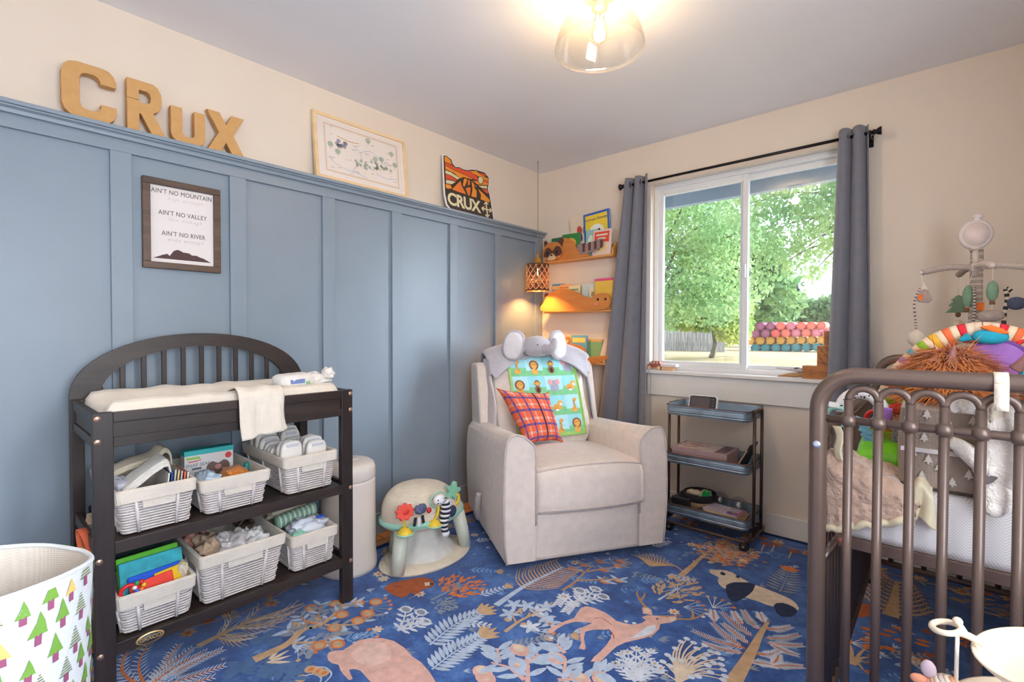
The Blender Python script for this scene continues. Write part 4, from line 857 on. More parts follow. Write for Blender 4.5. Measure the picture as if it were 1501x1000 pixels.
# diapers packed in two rows
first_d = None
for row, y in enumerate((-2.232, -2.128)):
    for i in range(10):
        x = .175+i*.035; z = .575+.02*math.sin(i*.9+row)+.012*(i < 3)
        if first_d is None:
            t = thing('packed_diaper', 'white folded diaper packed in the left row of the right upper basket', 'diaper', (x, y, z), group='diapers in the left row')
            MB().ell((0, 0, .06), (.0165, .044, .072), 20, 12, e=.5, wob=.06, seed=2).build('diaper_pad', m_dia, t, local=True)
            MB().cbox((.0145, .0, .115), (.004, .05, .012)).build('printed_waistband', m_stp, t, local=True, bevel=.001)
            first_d = t
        else:
            lab, gr = (('white folded diaper packed in the left row of the right upper basket', 'diapers in the left row'), ('white folded diaper packed in the right row of the right upper basket', 'diapers in the right row'))[row]
            d = dup(first_d, (x, y+.004*math.sin(i*2), z), .06*math.sin(i*3), lab, gr)
# lower left: cloth books
def slab_thing(name, label, cat, c, size, rot, m, bev=.004):
    b = MB(); b.cbox(c, size, 0, rot); o = b.build(name, m, None, bevel=bev, seg=2); tag(o, label, cat, 'cloth books in the lower left basket'); return o
slab_thing('cloth_book', 'lime green edged cloth book at the back of the lower left basket', 'cloth book', (.435, -2.695, .345), (.012, .175, .14), (.03, -.28, 0), mat('lime_felt', (104, 196, 60), .8, .1, 30, .2))
slab_thing('cloth_book', 'large turquoise patterned cloth book standing in the lower left basket', 'cloth book', (.46, -2.692, .338), (.014, .178, .135), (.02, -.28, 0), mat('turquoise_cloth', (64, 176, 190), .8, .25, 26, .2))
slab_thing('cloth_book', 'blue cloth page in front of the turquoise book in the lower basket', 'cloth book', (.485, -2.685, .31), (.010, .15, .11), (.06, -.28, 0), mat('royal_blue_cloth', (40, 96, 220), .8, .1, 20, .2))
slab_thing('cloth_book', 'yellow cloth page at the right of the lower left basket', 'cloth book', (.502, -2.645, .312), (.010, .09, .10), (.12, -.28, 0), mat('yellow_cloth', (246, 204, 40), .8, .1, 20, .2))
slab_thing('cloth_book', 'red cloth page across the front of the lower left basket', 'cloth book', (.512, -2.70, .302), (.009, .12, .10), (.10, -.28, 0), mat('red_cloth', (240, 76, 60), .8, .1, 20, .2))
t = thing('beaded_ring', 'red ring with coloured beads hooked at the left of the lower basket', 'toy', (.525, -2.765, .34))
b = MB(); b.tube([V((.525, -2.768+.022*math.cos(a), .335+.022*math.sin(a))) for a in [2*PI*i/20 for i in range(20)]], .006, 8, True); b.build('ring', mat('toy_red', (226, 36, 40), .35), t)
for i, c in enumerate([(244, 190, 40), (226, 40, 40), (60, 160, 90), (240, 240, 236), (60, 110, 220), (244, 120, 60)]):
    MB().ell((.527, -2.742+.012*math.cos(i*1.05), .345+.014*math.sin(i*1.05)), .0075, 10, 8).build('bead', mat('bead_%d' % i, c, .35), t)
crumple('pale_shell_toy', 'pale cloth corner sticking up at the right of the lower left basket', 'cloth', (.47, -2.612, .335), (.04, .016, .03), m_mus2, .3, 15)
# lower middle
crumple('beige_garment', 'beige garment crumpled at the left of the large lower basket', 'clothing', (.40, -2.50, .345), (.085, .05, .055), mat('beige_cloth', (206, 176, 150), .9, .15, 20, .25, 60), .5, 16, nu=48, nv=30)
crumple('sheer_bag', 'shiny grey plastic bag twisted at the front of the large lower basket', 'bag', (.46, -2.455, .355), (.06, .055, .05), mat('grey_plastic_film', (206, 198, 196), .25, .12, 18, .3, 30), .6, 17, nu=48, nv=30)
crumple('floral_onesie', 'white onesie with a faint floral print at the right of the large lower basket', 'clothing', (.45, -2.375, .345), (.06, .05, .05), mat('floral_cotton', (224, 220, 218), .9, .15, 60, .2, 60), .5, 18, nu=48, nv=30)
crumple('dusky_pink_cloth', 'dusky pink cloth at the back left corner of the large lower basket', 'cloth', (.28, -2.53, .36), (.06, .035, .04), mat('dusky_pink', (196, 140, 130), .9, .15, 20, .2, 60), .4, 19)
t = thing('baby_sandal', 'dark brown strappy sandal on top of the large lower basket', 'shoe', (.34, -2.37, .385))
MB().ell((.34, -2.365, .392), (.062, .03, .010), 24, 10, e=.8).build('sole', mat('dark_brown_leather', (72, 52, 46), .5, .1, 30), t)
for xx in (.31, .345, .375): MB().tube(bez([(xx, -2.395, .392), (xx+.004, -2.366, .424), (xx, -2.336, .392)], 6), .007, 6).build('strap', MATS['dark_brown_leather'], t)
MB().tube(bez([(.285, -2.39, .395), (.275, -2.365, .43), (.285, -2.34, .395)], 6), .006, 6).build('strap', mat('tan_leather', (186, 150, 126), .6), t)
# lower right
t = thing('striped_roll', 'rolled green and white striped cloth in the lower right basket', 'cloth', (.32, -2.16, .33))
b = MB(); L = .17; segs = 17
for i in range(segs):
    y0 = -2.245+L*i/segs
    b.tube([V((.36-.0*i, y0+L/segs*k/3, .358+.055*(y0+2.245)/L*.35)) for k in range(4)], [.026, .029, .029, .026], 18, False, i % 2)
b.build('roll', [mat('sage_stripe', (136, 172, 150), .9, .1), mat('mint_white_stripe', (206, 220, 206), .9, .05)], t)
o = crumple('printed_bag', 'white plastic bag with a blue boat print at the front of the lower right basket', 'bag', (.455, -2.155, .345), (.055, .075, .035), mat('white_plastic', (226, 230, 240), .35, .08, 20, .2, 40), .4, 21)
b = MB(); b.ell((0, 0, 0), (.010, .020, .006), 14, 8, M=Matrix.Translation((.475, -2.105, .379)))
o2 = b.build('blue_boat_print', mat('boat_blue', (40, 90, 200), .5), o, local=False)
crumple('mint_cloth', 'mint cloth at the front left corner of the lower right basket', 'cloth', (.51, -2.215, .335), (.025, .032, .022), fabric('mint_cloth', (150, 206, 186), .9, .08), .3, 22)
crumple('white_wrap', 'off white wrap folded at the back of the lower right basket', 'cloth', (.27, -2.16, .37), (.045, .08, .025), m_mus2, .3, 23)
# between the left legs, behind the small lower basket
t = thing('storage_box', 'dark green lidded storage box behind the small lower basket', 'box', (.22, -2.69, S2))
m_dgn = mat('dark_green_felt', (34, 58, 56), .8, .1, 40, .2, 120)
MB().box((.14, -2.785, S2), (.30, -2.60, .37)).build('box_body', m_dgn, t, bevel=.006); MB().box((.136, -2.789, .37), (.304, -2.596, .405)).build('lid', m_dgn, t, bevel=.006)
t = thing('quilted_bag', 'tan and grey quilted bag with an orange strap behind the left front leg', 'bag', (.33, -2.80, S2))
m_qt = fabric('tan_canvas', (176, 148, 122), .9, .2, 300, .3); m_qd = fabric('charcoal_canvas', (74, 66, 64), .9, .2, 300, .3); m_qo = mat('orange_strap', (226, 106, 66), .6, .05, 20, .1)
b = MB(); b.ell((.40, -2.822, .33), (.10, .020, .125), 30, 18, e=.6, wob=.18, seed=5); b.build('bag_body', m_qt, t)
b = MB(); b.ell((.36, -2.820, .49), (.11, .020, .04), 30, 14, e=.6, wob=.35, seed=6); b.build('bag_flap', m_qd, t)
b = MB(); b.ell((.30, -2.826, .525), (.04, .014, .02), 20, 10, e=.6, wob=.3, seed=9); b.build('bag_pocket', m_qt, t)
P = bez([(.40, -2.846, .36), (.38, -2.862, .47), (.36, -2.864, .515), (.40, -2.862, .525), (.43, -2.85, .48), (.45, -2.846, .40)], 8)
b = MB()
for i, q in enumerate(P[:-1]): pass
b.grid(lambda u, v: (lambda i, f: P[i].lerp(P[min(i+1, len(P)-1)], f)+V((0, (u-.5)*.022, 0)))(min(int(v*(len(P)-1)), len(P)-2), v*(len(P)-1)-min(int(v*(len(P)-1)), len(P)-2)), 3, 40); b.build('strap', m_qo, t, solid=.003)
# ------------------------------------------------------------------ tree-print hamper
HX, HY, HR, HT = .885, -3.088, .182, .622
t = thing('laundry_hamper', 'white round fabric hamper printed with green trees at the left', 'hamper', (HX, HY, .009))
m_hw = fabric('hamper_white_canvas', (214, 215, 216), .9, .03, 350, .2); m_hi = fabric('hamper_natural_lining', (216, 204, 192), .95, .04, 350, .2)
def hrad(z): return HR*(.93+.07*z/HT)
def wobb(a, z): return .006*noise.noise(V((math.cos(a)*2, math.sin(a)*2, z*5)))
b = MB(); b.grid(lambda u, v: (lambda a, z: V((HX+(hrad(z)+wobb(a, z))*math.cos(a), HY+(hrad(z)+wobb(a, z))*math.sin(a), z+(.012*math.sin(2*a+1) if v > .95 else 0))))(2*PI*u, .0095+(HT-.0095)*v), 60, 22, cu=True)
body = b
b = MB(); b.grid(lambda u, v: (lambda a, z: V((HX+(hrad(z)-.006+wobb(a, z))*math.cos(a), HY+(hrad(z)-.006+wobb(a, z))*math.sin(a), z+(.012*math.sin(2*a+1) if v > .95 else 0))))(2*PI*u, .02+(HT-.02)*v), 60, 22, cu=True); b.f.append(list(range(60))); b.sm.append(False); b.mi.append(0)
b.build('lining', m_hi, t)
b = MB(); b.tube([V((HX+(HR-.003+wobb(a, HT))*math.cos(a), HY+(HR-.003+wobb(a, HT))*math.sin(a), HT+.012*math.sin(2*a+1))) for a in [2*PI*i/60 for i in range(60)]], .0055, 8, True); b.build('rim', m_hw, t)
m_tr = [mat('print_leaf_green', (116, 158, 62), .8, .08), mat('print_plum_trunk', (150, 78, 110), .8), mat('print_olive', (122, 132, 84), .8), mat('print_gold', (218, 184, 108), .8), mat('print_sage', (150, 178, 160), .8)]
b = body; rnd = random.Random(12)
def on_h(a, z, d=.0028): r = hrad(z)+d+wobb(a, z); return V((HX+r*math.cos(a), HY+r*math.sin(a), z))
def patch(poly, a0, z0, mi):
    # subdivide long rows so the print hugs the curve
    b.poly([on_h(a0+x/HR, min(z0+z, .6175)) for x, z in poly], mi+1)
row = 0; z = .03
while z < .60:
    a = -1.6+(.21 if row % 2 else 0)
    while a < 3.0:
        s = rnd.choice([.036, .042, .046, .05]); k = rnd.random(); z1 = z+rnd.uniform(-.012, .012); tl = rnd.uniform(-.006, .006)
        if z1 < .60:
            patch([(-.006, 0), (.006, 0), (.006+tl*.3, s*.45), (-.006+tl*.3, s*.45)], a, z1, 1)
            if k < .62:
                patch([(-s*.36, s*.4), (0, s*.40), (s*.36, s*.4), (tl+s*.16, s*.95), (tl, s*1.4), (tl-s*.14, s*.95)], a, z1, 0)
                if k < .3:
                    for q in range(6): xx, zz = rnd.uniform(-.18, .18)*s, rnd.uniform(.48, .9)*s; patch([(xx-.0015, zz), (xx+.0015, zz), (xx, zz+.003)], a, z1+.0, 4)
            elif k < .70: patch([(-s*.36, s*.4), (s*.36, s*.4), (tl, s*1.4)], a, z1, 3)
            else:
                for q in range(7):
                    f0 = q/7; w0 = s*.4*(1-f0); w1 = s*.4*(1-f0-.07); patch([(-w0, s*(.4+f0)), (w0, s*(.4+f0)), (w1, s*(.4+f0+.07)), (-w1, s*(.4+f0+.07))], a, z1, 2 if k < .85 else 4)
        a += .051/HR*rnd.uniform(.9, 1.1)
    z += .060; row += 1
b.build('canvas_body', [m_hw]+m_tr, t)
# ------------------------------------------------------------------ diaper pail
t = thing('diaper_pail', 'tall rounded cream diaper pail standing behind the right table leg', 'pail', (.28, -1.862, .009))
m_pl = mat('cream_plastic', (228, 216, 206), .35, .03, 4)
MB().lathe([(.125, .0095), (.134, .012), (.136, .03), (.134, .06), (.130, .1), (.128, .44), (.127, .452)], (.28, -1.862, 0), 40).build('bucket', m_pl, t)
MB().lathe([(.127, .455), (.129, .458), (.129, .50), (.122, .522), (.105, .535), (.06, .54), (0, .541)], (.28, -1.862, 0), 40).build('lid', m_pl, t)
MB().lathe([(0, .5415), (.05, .5418), (.05, .5435), (0, .5438)], (.28, -1.862, 0), 30).build('lid_button', mat('cream_plastic_button', (214, 202, 192), .4), t)
# ------------------------------------------------------------------ recliner armchair (local x across, y towards the back)
m_lin_ = fabric('oatmeal_linen_upholstery', (232, 217, 207), .92, .05, 420, .35, .25); m_pip = fabric('linen_piping', (208, 192, 184), .9, .05, 420, .2)
CH = thing('recliner_armchair', 'oatmeal linen upholstered recliner armchair in the corner by the window', 'armchair', (1.1465, -1.05, .0098), math.atan2(.8539, .5205))
MB().lathe([(.0, .05), (.26, .05), (.275, .04), (.28, .012), (.27, .0), (0, .0)], (0, .46, 0), 40).build('swivel_base', mat('black_swivel_base', (30, 28, 30), .5), CH, local=True)
def arm(sx):
    b = MB()
    def fn(u, v):
        y = .0+.86*v; hb = .665-.075*min(1, v*1.05)**.8; zi = .598-.045*v
        sec = [(.283, .055), (.283, zi-.02), (.290, zi+.012), (.310, zi+.032), (.345, (zi+hb)/2+.028), (.385, hb+.004), (.410, hb-.006), (.424, hb-.03), (.430, hb-.09), (.430, .30), (.428, .055)]
        n = len(sec)-1; i = min(int(u*n), n-1); f = u*n-i; x = sec[i][0]+(sec[i+1][0]-sec[i][0])*f; z = sec[i][1]+(sec[i+1][1]-sec[i][1])*f
        e = max(0, 1-v/.03); y += .004*(1-e); bulge = .012*math.sin(PI*min(1, max(0, (z-.05)/.6)))*(1 if x > .42 else 0)
        return V((sx*(x+bulge), y-.006*math.sin(PI*(z-.05)/.62)*(1-v), z))
    b.grid(fn, 31, 24, smooth=True); n0 = 31
    b.f.append(list(range(31)) if sx < 0 else list(range(31))[::-1]); b.sm.append(False); b.mi.append(0)
    b.f.append([23*31+i for i in range(31)]); b.sm.append(False); b.mi.append(0)
    a = b.build('armrest', m_lin_, CH, local=True, bevel=.006)
    P = [fn(i/30, 0) for i in range(0, 31)]
    MB().tube([p+V((0, -.003, 0)) for p in P[1:]], .0045, 6).build('piping', m_pip, a, local=True)
    return a
ar = arm(-1); arm(1)
# body below the seat and behind
MB().box((-.2835, .012, .07), (.2835, .84, .30)).build('seat_body', m_lin_, CH, local=True)
def seatp(u, v):
    x = -.2835+.567*u; sec = [(.60, .478), (.40, .497), (.20, .507), (.06, .508), (.005, .502), (-.022, .488), (-.035, .46), (-.04, .40), (-.042, .335), (-.035, .305), (-.01, .288), (.03, .28)]
    n = len(sec)-1; i = min(int(v*n), n-1); f = v*n-i; y = sec[i][0]+(sec[i+1][0]-sec[i][0])*f; z = sec[i][1]+(sec[i+1][1]-sec[i][1])*f
    k = 1-(abs(x)/.279)**2.2; top = max(0, 1-v*2.4)
    return V((x, y-.035*k*(1-top)*(1 if y < .2 else .3), z+.022*k*(1 if v < .5 else .0)-.006*(1-k)))
b = MB(); b.grid(seatp, 25, 34)
for k_ in (0, 24): q_ = [33*25+k_-25*j for j in range(34)]; b.f.append(q_ if k_ == 0 else q_[::-1]); b.sm.append(False); b.mi.append(0)
so = b.build('seat_cushion', m_lin_, CH, local=True)
for vv in (.42, .80): MB().tube([seatp(u/24, vv)+V((0, -.003, .002)) for u in range(25)], .0045, 6).build('piping', m_pip, so, local=True)
def footp(u, v):
    x = -.2835+.567*u; z = .285-.228*v; k = 1-(abs(x)/.279)**2.5
    return V((x, .002-.018*k*math.sin(PI*min(1, .15+v))-.004, z+.0*k))
b = MB(); b.grid(footp, 21, 14); b.build('footrest_panel', m_lin_, CH, local=True, solid=.02, off=1)
def back_y(x, z):
    t = (z-.46)/.6; return .545+(z-.46)*.40-.045*(1-min(1, abs(x)/.33)**2)*math.sin(PI*min(1, max(0, .15+t*.8)))
def cush(u, v):
    # superellipse outline swept front to back
    a = 2*PI*u; e = .42; c, s = math.cos(a), math.sin(a); hx = .315*math.copysign(abs(c)**e, c); hz = .315*math.copysign(abs(s)**e, s)
    k = [(0, 0), (.55, .0), (.86, .004), (.95, .014), (1.0, .05), (1.0, .11), (.95, .15)]
    n = len(k)-1; i = min(int(v*n), n-1); f = v*n-i; m_ = k[i][0]+(k[i+1][0]-k[i][0])*f; d = k[i][1]+(k[i+1][1]-k[i][1])*f
    x, z = hx*m_, .755+hz*m_
    if z > .76: x *= 1-.06*(z-.76)/.3
    return V((x, back_y(x, z)+d, z))
b = MB(); b.grid(cush, 60, 26, cu=True); b.build('back_cushion', m_lin_, CH, local=True)
b = MB()
b.prism([(.62, .30), (.90, .30), (.955, .93), (.945, .955), (.80, .965), (.765, .94), (.68, .60)], lambda y, z, h: V((-.395+h, y, z)), .79); b.build('back_frame', m_lin_, CH, local=True, bevel=.018, seg=3)
lv = MB(); lv.tube(bez([(-.436, .545, .085), (-.452, .515, .13), (-.458, .475, .20), (-.455, .455, .255)], 6), [.020]*5+[.022]*5+[.020]*5+[.016]*4, 10); lv.cyl((-.428, .54, .10), (-.446, .535, .10), .022)
lv.build('recline_lever', mat('lever_plastic', (214, 202, 196), .4), CH, local=True)
# grey plush elephant blanket over the top of the backrest
m_gp = mat('grey_plush', (186, 180, 188), .95, .06, 40, .35, 260, sheen=.5); m_wp = mat('white_plush', (226, 222, 226), .95, .05, 40, .4, 200, sheen=.5)
EB = thing('elephant_blanket', 'grey plush blanket with an elephant head draped over the top of the armchair back', 'blanket', (1.1465, -1.05, .009), math.atan2(.8539, .5205))
def drape(u, v):
    # u across, v from the front hang over the crest to behind
    x = -.335+.67*u; s = abs(u-.5)*2; ztop = 1.078-.05*s**5-.012*s*s; hang = .035+.12*s**1.3*(1-.45*(s > .93)); L = v
    if L < .5:
        z = ztop-.028-hang*(1-L/.5); y = back_y(x*.93, max(z, .75))-.022-.012*math.sin(u*17)*(1-L/.5)
    elif L < .75:
        f = (L-.5)/.25; z = ztop-.028+.028*math.sin(f*PI/2); y = back_y(x*.93, ztop-.028)-.022+(.10)*(1-math.cos(f*PI/2))
    else:
        f = (L-.75)/.25; y = back_y(x*.93, ztop-.03)+.078+.09*math.sin(f*PI/2); z = ztop-.18*(1-math.cos(f*PI/2))
    n = .01*noise.noise(V((u*7, v*5, 2)))
    return V((x*(1+.03*(L > .5)), y+n, z+n))
b = MB(); b.grid(drape, 44, 30); b.build('plush_blanket', m_gp, EB, local=True, solid=.012, off=1)
for sx in (-1, 1):
    def side(u, v, sx=sx):
        z = 1.0-.46*v; y = .60+(z-.46)*.40-.10+.13*u+.01*math.sin(v*9); x = sx*(.318+.018*math.sin(u*PI)+.012*v*(sx > 0)+.006*math.sin(v*7+u*4))
        return V((x, y+.03, z-.03*u))
    b = MB(); b.grid(side, 10, 26); b.build('side_drop', m_gp if sx > 0 else mat('grey_beige_plush', (206, 194, 192), .95, .05, 40, .3, 240, sheen=.4), EB, local=True, solid=.01, off=0)
hx_, hz_ = -.03, 1.068; hy_ = back_y(hx_, 1.0)-.05
hd = MB(); hd.ell((hx_, hy_, hz_), (.094, .075, .066), 26, 18, e=.92); hd = hd.build('elephant_head', m_gp, EB, local=True)
MB().tube(bez([(hx_+.035, hy_-.055, hz_-.012), (hx_+.052, hy_-.10, hz_-.018), (hx_+.064, hy_-.118, hz_+.004), (hx_+.072, hy_-.122, hz_+.036)], 6), [.036-.0009*i for i in range(19)], 12).build('trunk', m_gp, hd, local=True)
MB().ell((hx_+.072, hy_-.122, hz_+.036), (.018, .018, .018), 12, 8).build('trunk_tip', m_gp, hd, local=True)
for sx in (-1, 1):
    cx = hx_+sx*(.148 if sx < 0 else .142); M = Matrix.Translation((cx, hy_+.0, hz_+.008)) @ Matrix.Rotation(sx*.30, 4, 'Z') @ Matrix.Rotation(-sx*.18, 4, 'Y')
    e = MB(); e.ell((0, 0, 0), (.070, .018, .096), 24, 14, M=M, e=.85); eo = e.build('ear', m_gp, hd, local=True)
    e = MB(); e.ell((sx*.004, -.009, -.002), (.058, .014, .083), 24, 14, M=M, e=.85); e.build('ear_lining', m_wp, eo, local=True)
for sx in (-.03, .03): MB().ell((hx_+sx+.012, hy_-.068, hz_+.012), (.006, .006, .006), 10, 8).build('eye', mat('eye_black', (24, 22, 24), .2), hd, local=True)
# animal quilt in front of the backrest
QT = thing('animal_quilt', 'pale turquoise baby quilt printed with animals hanging down the armchair back', 'blanket', (1.1465, -1.05, .009), math.atan2(.8539, .5205))
QX0, QX1, QZ0, QZ1 = -.215, .235, .535, 1.0
q_m = [mat('quilt_aqua', (150, 214, 222), .9, .06, 40, .1, 200), mat('quilt_green', (126, 196, 142), .9, .1, 40, .1, 200), mat('quilt_sky', (176, 222, 232), .9, .06, 40), mat('quilt_gold', (226, 170, 84), .9, .1, 50), mat('quilt_grey', (164, 168, 184), .9, .08, 50), mat('quilt_brown', (146, 96, 66), .9, .1, 50), mat('quilt_pink', (238, 160, 160), .9), mat('quilt_white', (238, 234, 230), .9), mat('quilt_border_lime', (164, 206, 116), .9, .08, 40), mat('quilt_black', (60, 50, 50), .9)]
def qp(a, c, d=0): x = QX0+(QX1-QX0)*a; z = QZ0+(QZ1-QZ0)*c; return V((x+.012*(1-c), back_y(x, z)-.014-d+.003*math.sin(a*8+c*5), z))
NX, NZ = 28, 28; b = MB()
cells = {}
rq = random.Random(6)
for j in range(NZ):
    for i in range(NX):
        a0, a1, c0_, c1_ = i/NX, (i+1)/NX, j/NZ, (j+1)/NZ
        ci, cj = i//7, j//7
        mi = 8 if (i in (0, NX-1) or j == 0) else (1 if (j % 7) < 2+(ci+cj) % 2 else (0 if (ci+cj) % 2 else 2))
        b.add([qp(a0, c0_), qp(a1, c0_), qp(a1, c1_), qp(a0, c1_)], [(0, 1, 2, 3)], True, mi)
def qd(pts, mi, d): b.poly([qp(x, y, .0012+d*.0006) for x, y in pts], mi)
def qo(cx, cy, rx, ry, mi, d, n=14): qd([(cx+rx*math.cos(2*PI*k/n), cy+ry*math.sin(2*PI*k/n)) for k in range(n)], mi, d)
for ci in range(4):
    for cj in range(4):
        cx, cy = (ci+.5)/4, (cj+.48)/4; kd = (ci*2+cj*3) % 5
        if kd == 0:   # elephant
            qo(cx, cy-.02, .065, .055, 4, 1); qo(cx, cy+.035, .04, .04, 4, 2); qo(cx-.055, cy+.05, .03, .038, 6, 3); qo(cx+.055, cy+.05, .03, .038, 6, 3); qd([(cx-.012, cy+.02), (cx+.012, cy+.02), (cx+.008, cy-.04), (cx-.008, cy-.04)], 4, 4)
        elif kd == 1: # lion
            qo(cx, cy+.02, .07, .065, 5, 1); qo(cx, cy+.02, .045, .045, 3, 2); qo(cx, cy-.06, .05, .04, 3, 1); qo(cx-.015, cy+.03, .006, .006, 9, 4); qo(cx+.015, cy+.03, .006, .006, 9, 4)
        elif kd == 2: # tiger cub
            qo(cx-.01, cy-.02, .07, .04, 3, 1); qo(cx+.04, cy+.03, .038, .035, 3, 2); qo(cx+.045, cy+.015, .018, .015, 7, 3)
            for k in range(3): qd([(cx-.05+k*.025, cy-.05), (cx-.042+k*.025, cy-.05), (cx-.045+k*.025, cy+.012)], 5, 3)
            qo(cx-.02, cy-.055, .03, .012, 7, 4)
        elif kd == 3: # monkey
            qo(cx, cy+.04, .04, .04, 5, 1); qo(cx, cy+.034, .026, .026, 3, 2); qo(cx-.04, cy+.04, .014, .016, 3, 1); qo(cx+.04, cy+.04, .014, .016, 3, 1); qo(cx, cy-.04, .045, .05, 5, 1); qo(cx, cy-.045, .022, .03, 9, 3)
        else:         # giraffe
            qd([(cx-.015, cy-.06), (cx+.015, cy-.06), (cx+.02, cy+.06), (cx-.005, cy+.06)], 3, 1); qo(cx+.018, cy+.065, .03, .022, 3, 2); qo(cx, cy-.06, .05, .03, 3, 1)
            for k in range(5): qo(cx+rq.uniform(-.03, .03), cy-.05+k*.025, .008, .008, 5, 3, 6)
b.build('quilt_top', q_m, QT, local=True)
b = MB(); b.tube([qp(a, 0) for a in [i/16 for i in range(17)]]+[qp(1, c) for c in [i/16 for i in range(1, 17)]], .006, 6); b.build('quilt_binding', q_m[8], QT, local=True)
# plaid pillow
PL = thing('plaid_pillow', 'orange and blue plaid square throw pillow leaning on the armchair seat', 'pillow', (1.1465, -1.05, .009), math.atan2(.8539, .5205))
c_tl, c_tr, c_bl, c_br = V((-.350, .50, .842)), V((.015, .58, .80)), V((-.215, .35, .518)), V((.050, .43, .508))
nrm = (c_tr-c_bl).cross(c_tl-c_br).normalized()
if nrm.y > 0: nrm = -nrm
pm = [mat('plaid_orange', (226, 98, 62), .9, .08, 60, .15, 500), mat('plaid_navy', (72, 78, 150), .9, .08, 60, .15, 500), mat('plaid_pale', (214, 190, 182), .9, .08, 60, .15, 500), mat('plaid_rust', (176, 76, 78), .9, .08, 60, .15, 500), mat('plaid_deep_blue', (46, 66, 150), .9, .08, 60, .15, 500), mat('plaid_salmon', (226, 138, 112), .9, .08, 60, .15, 500)]
NP = 48
def band(i):
    k = i % 12
    return 'N' if k in (2, 3) else 'W' if k in (7, 8) else 'o'
def pil(u, v, s):
    p = (c_bl.lerp(c_br, u)).lerp(c_tl.lerp(c_tr, u), v); k = (1-(2*u-1)**2)*(1-(2*v-1)**2); pin = .03*(abs(2*u-1)**2)*(1-abs(2*v-1)**4); pin2 = .03*(abs(2*v-1)**2)*(1-abs(2*u-1)**4)
    c = (c_tl+c_tr+c_bl+c_br)/4; 
    ux = (c_br-c_bl).normalized(); uy = (c_tl-c_bl).normalized()
    p = p-ux*pin*math.copysign(1, 2*u-1)-uy*pin2*math.copysign(1, 2*v-1)
    return p+nrm*s*.062*k**.42
b = MB()
for s in (1, -1):
    for j in range(NP):
        for i in range(NP):
            bx_, by_ = band(i), band(j)
            both = bx_+by_
            mi = 4 if both in ('NN', 'Nn', 'nN', 'nn') else 2 if both == 'WW' else 5 if 'W' in both and 'o' in both else 3 if ('N' in both and 'o' in both) else 1 if ('N' in both or 'n' in both) and 'W' in both else 3 if 'n' in both else 0
            if 'N' in both and 'o' in both: mi = 1 if (i+j) % 2 else 3
            q = [pil(i/NP, j/NP, s), pil((i+1)/NP, j/NP, s), pil((i+1)/NP, (j+1)/NP, s), pil(i/NP, (j+1)/NP, s)]
            b.add(q if s > 0 else q[::-1], [(0, 1, 2, 3)], True, mi)
b.build('pillow_cover', pm, PL, local=True)
MB().tube([pil(.56+.0*v, v/30, 1)+nrm*.001 for v in range(1, 30)], .0035, 5).build('zip_placket', mat('plaid_dark_seam', (96, 52, 56), .9), PL, local=True)
# ------------------------------------------------------------------ baby floor seat with toys
BX_, BY_ = .455, -1.535
BS = thing('baby_activity_seat', 'cream and mint baby floor seat with a domed cloth top and dangling toys', 'baby seat', (BX_, BY_, .009))
m_mint = mat('mint_plastic', (160, 214, 194), .4, .05); m_clo = fabric('cream_seat_cloth', (228, 214, 194), .95, .06, 250, .5, .2); m_leg = mat('pale_sage_plastic', (206, 208, 194), .45, .04); m_yel = mat('toy_yellow', (240, 204, 60), .4)
b = MB(); b.lathe([(0, .010), (.97, .010), (1.0, .018), (.985, .030), (.6, .036), (0, .040)], (0, 0, 0), 44, 0, Matrix.Translation((BX_+.02, BY_, 0)) @ Matrix.Diagonal((.175, .262, 1, 1)))
b.build('base_mat', m_clo, BS)
TZ = .215
for sx, sy, nm in ((1, -1.28, 'leg'), (1, 1.0, 'leg'), (-1, -.55, 'leg'), (-1, .8, 'leg')):
    MB().tube([(BX_+sx*.085, BY_+sy*.155, TZ), (BX_+sx*.10, BY_+sy*.175, .12), (BX_+sx*.11, BY_+sy*.19, .034)], [.036, .034, .031], 16).build(nm, m_leg, BS)
def funnel(u, v):
    a = 2*PI*u; z = .20-.165*v; r = .45+.55*v**1.5; return V((BX_+.01+.13*r*math.cos(a)*(1+.05*math.sin(7*a+v*3)), BY_+.165*r*math.sin(a)*(1+.05*math.sin(6*a)), z))
b = MB(); b.grid(funnel, 40, 14, cu=True); b.build('seat_cloth', mat('pale_blue_cream_cloth', (214, 210, 204), .95, .12, 14, .3, 120), BS)
SM = Matrix.Translation((BX_-.01, BY_, 0)) @ Matrix.Diagonal((.165, .232, 1, 1))
MB().lathe([(0, TZ-.018), (.75, TZ-.016), (.97, TZ), (1.03, TZ+.012), (1.03, TZ+.024), (.97, TZ+.030), (0, TZ+.030)], (0, 0, 0), 44, 0, SM).build('tray_rim', m_mint, BS)
MB().lathe([(0, TZ-.03), (.72, TZ-.03), (.95, TZ-.006), (.98, TZ+.006), (0, TZ+.006)], (0, 0, 0), 44, 0, SM).build('tray_underside', m_leg, BS)
def dome(u, v):
    a = 2*PI*u; r = math.cos(v*PI/2)**.75; z = TZ+.03+.150*math.sin(v*PI/2)*(1-.18*math.sin(a)*(1-v)); n = 1+.03*(1-v)*noise.noise(V((math.cos(a)*3, math.sin(a)*3, v*3)))
    return V((BX_-.01-.02*v+.160*r*math.cos(a)*n, BY_-.025*v+.226*r*math.sin(a)*n, z+.006*(1-v)*noise.noise(V((math.cos(a)*2, math.sin(a)*4, v*2)))))
b = MB(); b.grid(dome, 48, 16, cu=True); b.build('domed_cover', m_clo, BS)
def cup(y, x): MB().lathe([(0, 0), (.034, .002), (.038, .010), (.026, .018), (.018, .030), (0, .032)], (x, y, TZ+.004), 22).build('toy_socket', m_yel, BS); MB().lathe([(0, -.008), (.030, -.006), (.044, .003), (.044, .006), (0, .006)], (x, y, TZ+.004), 22).build('socket_ring', m_mint, BS)
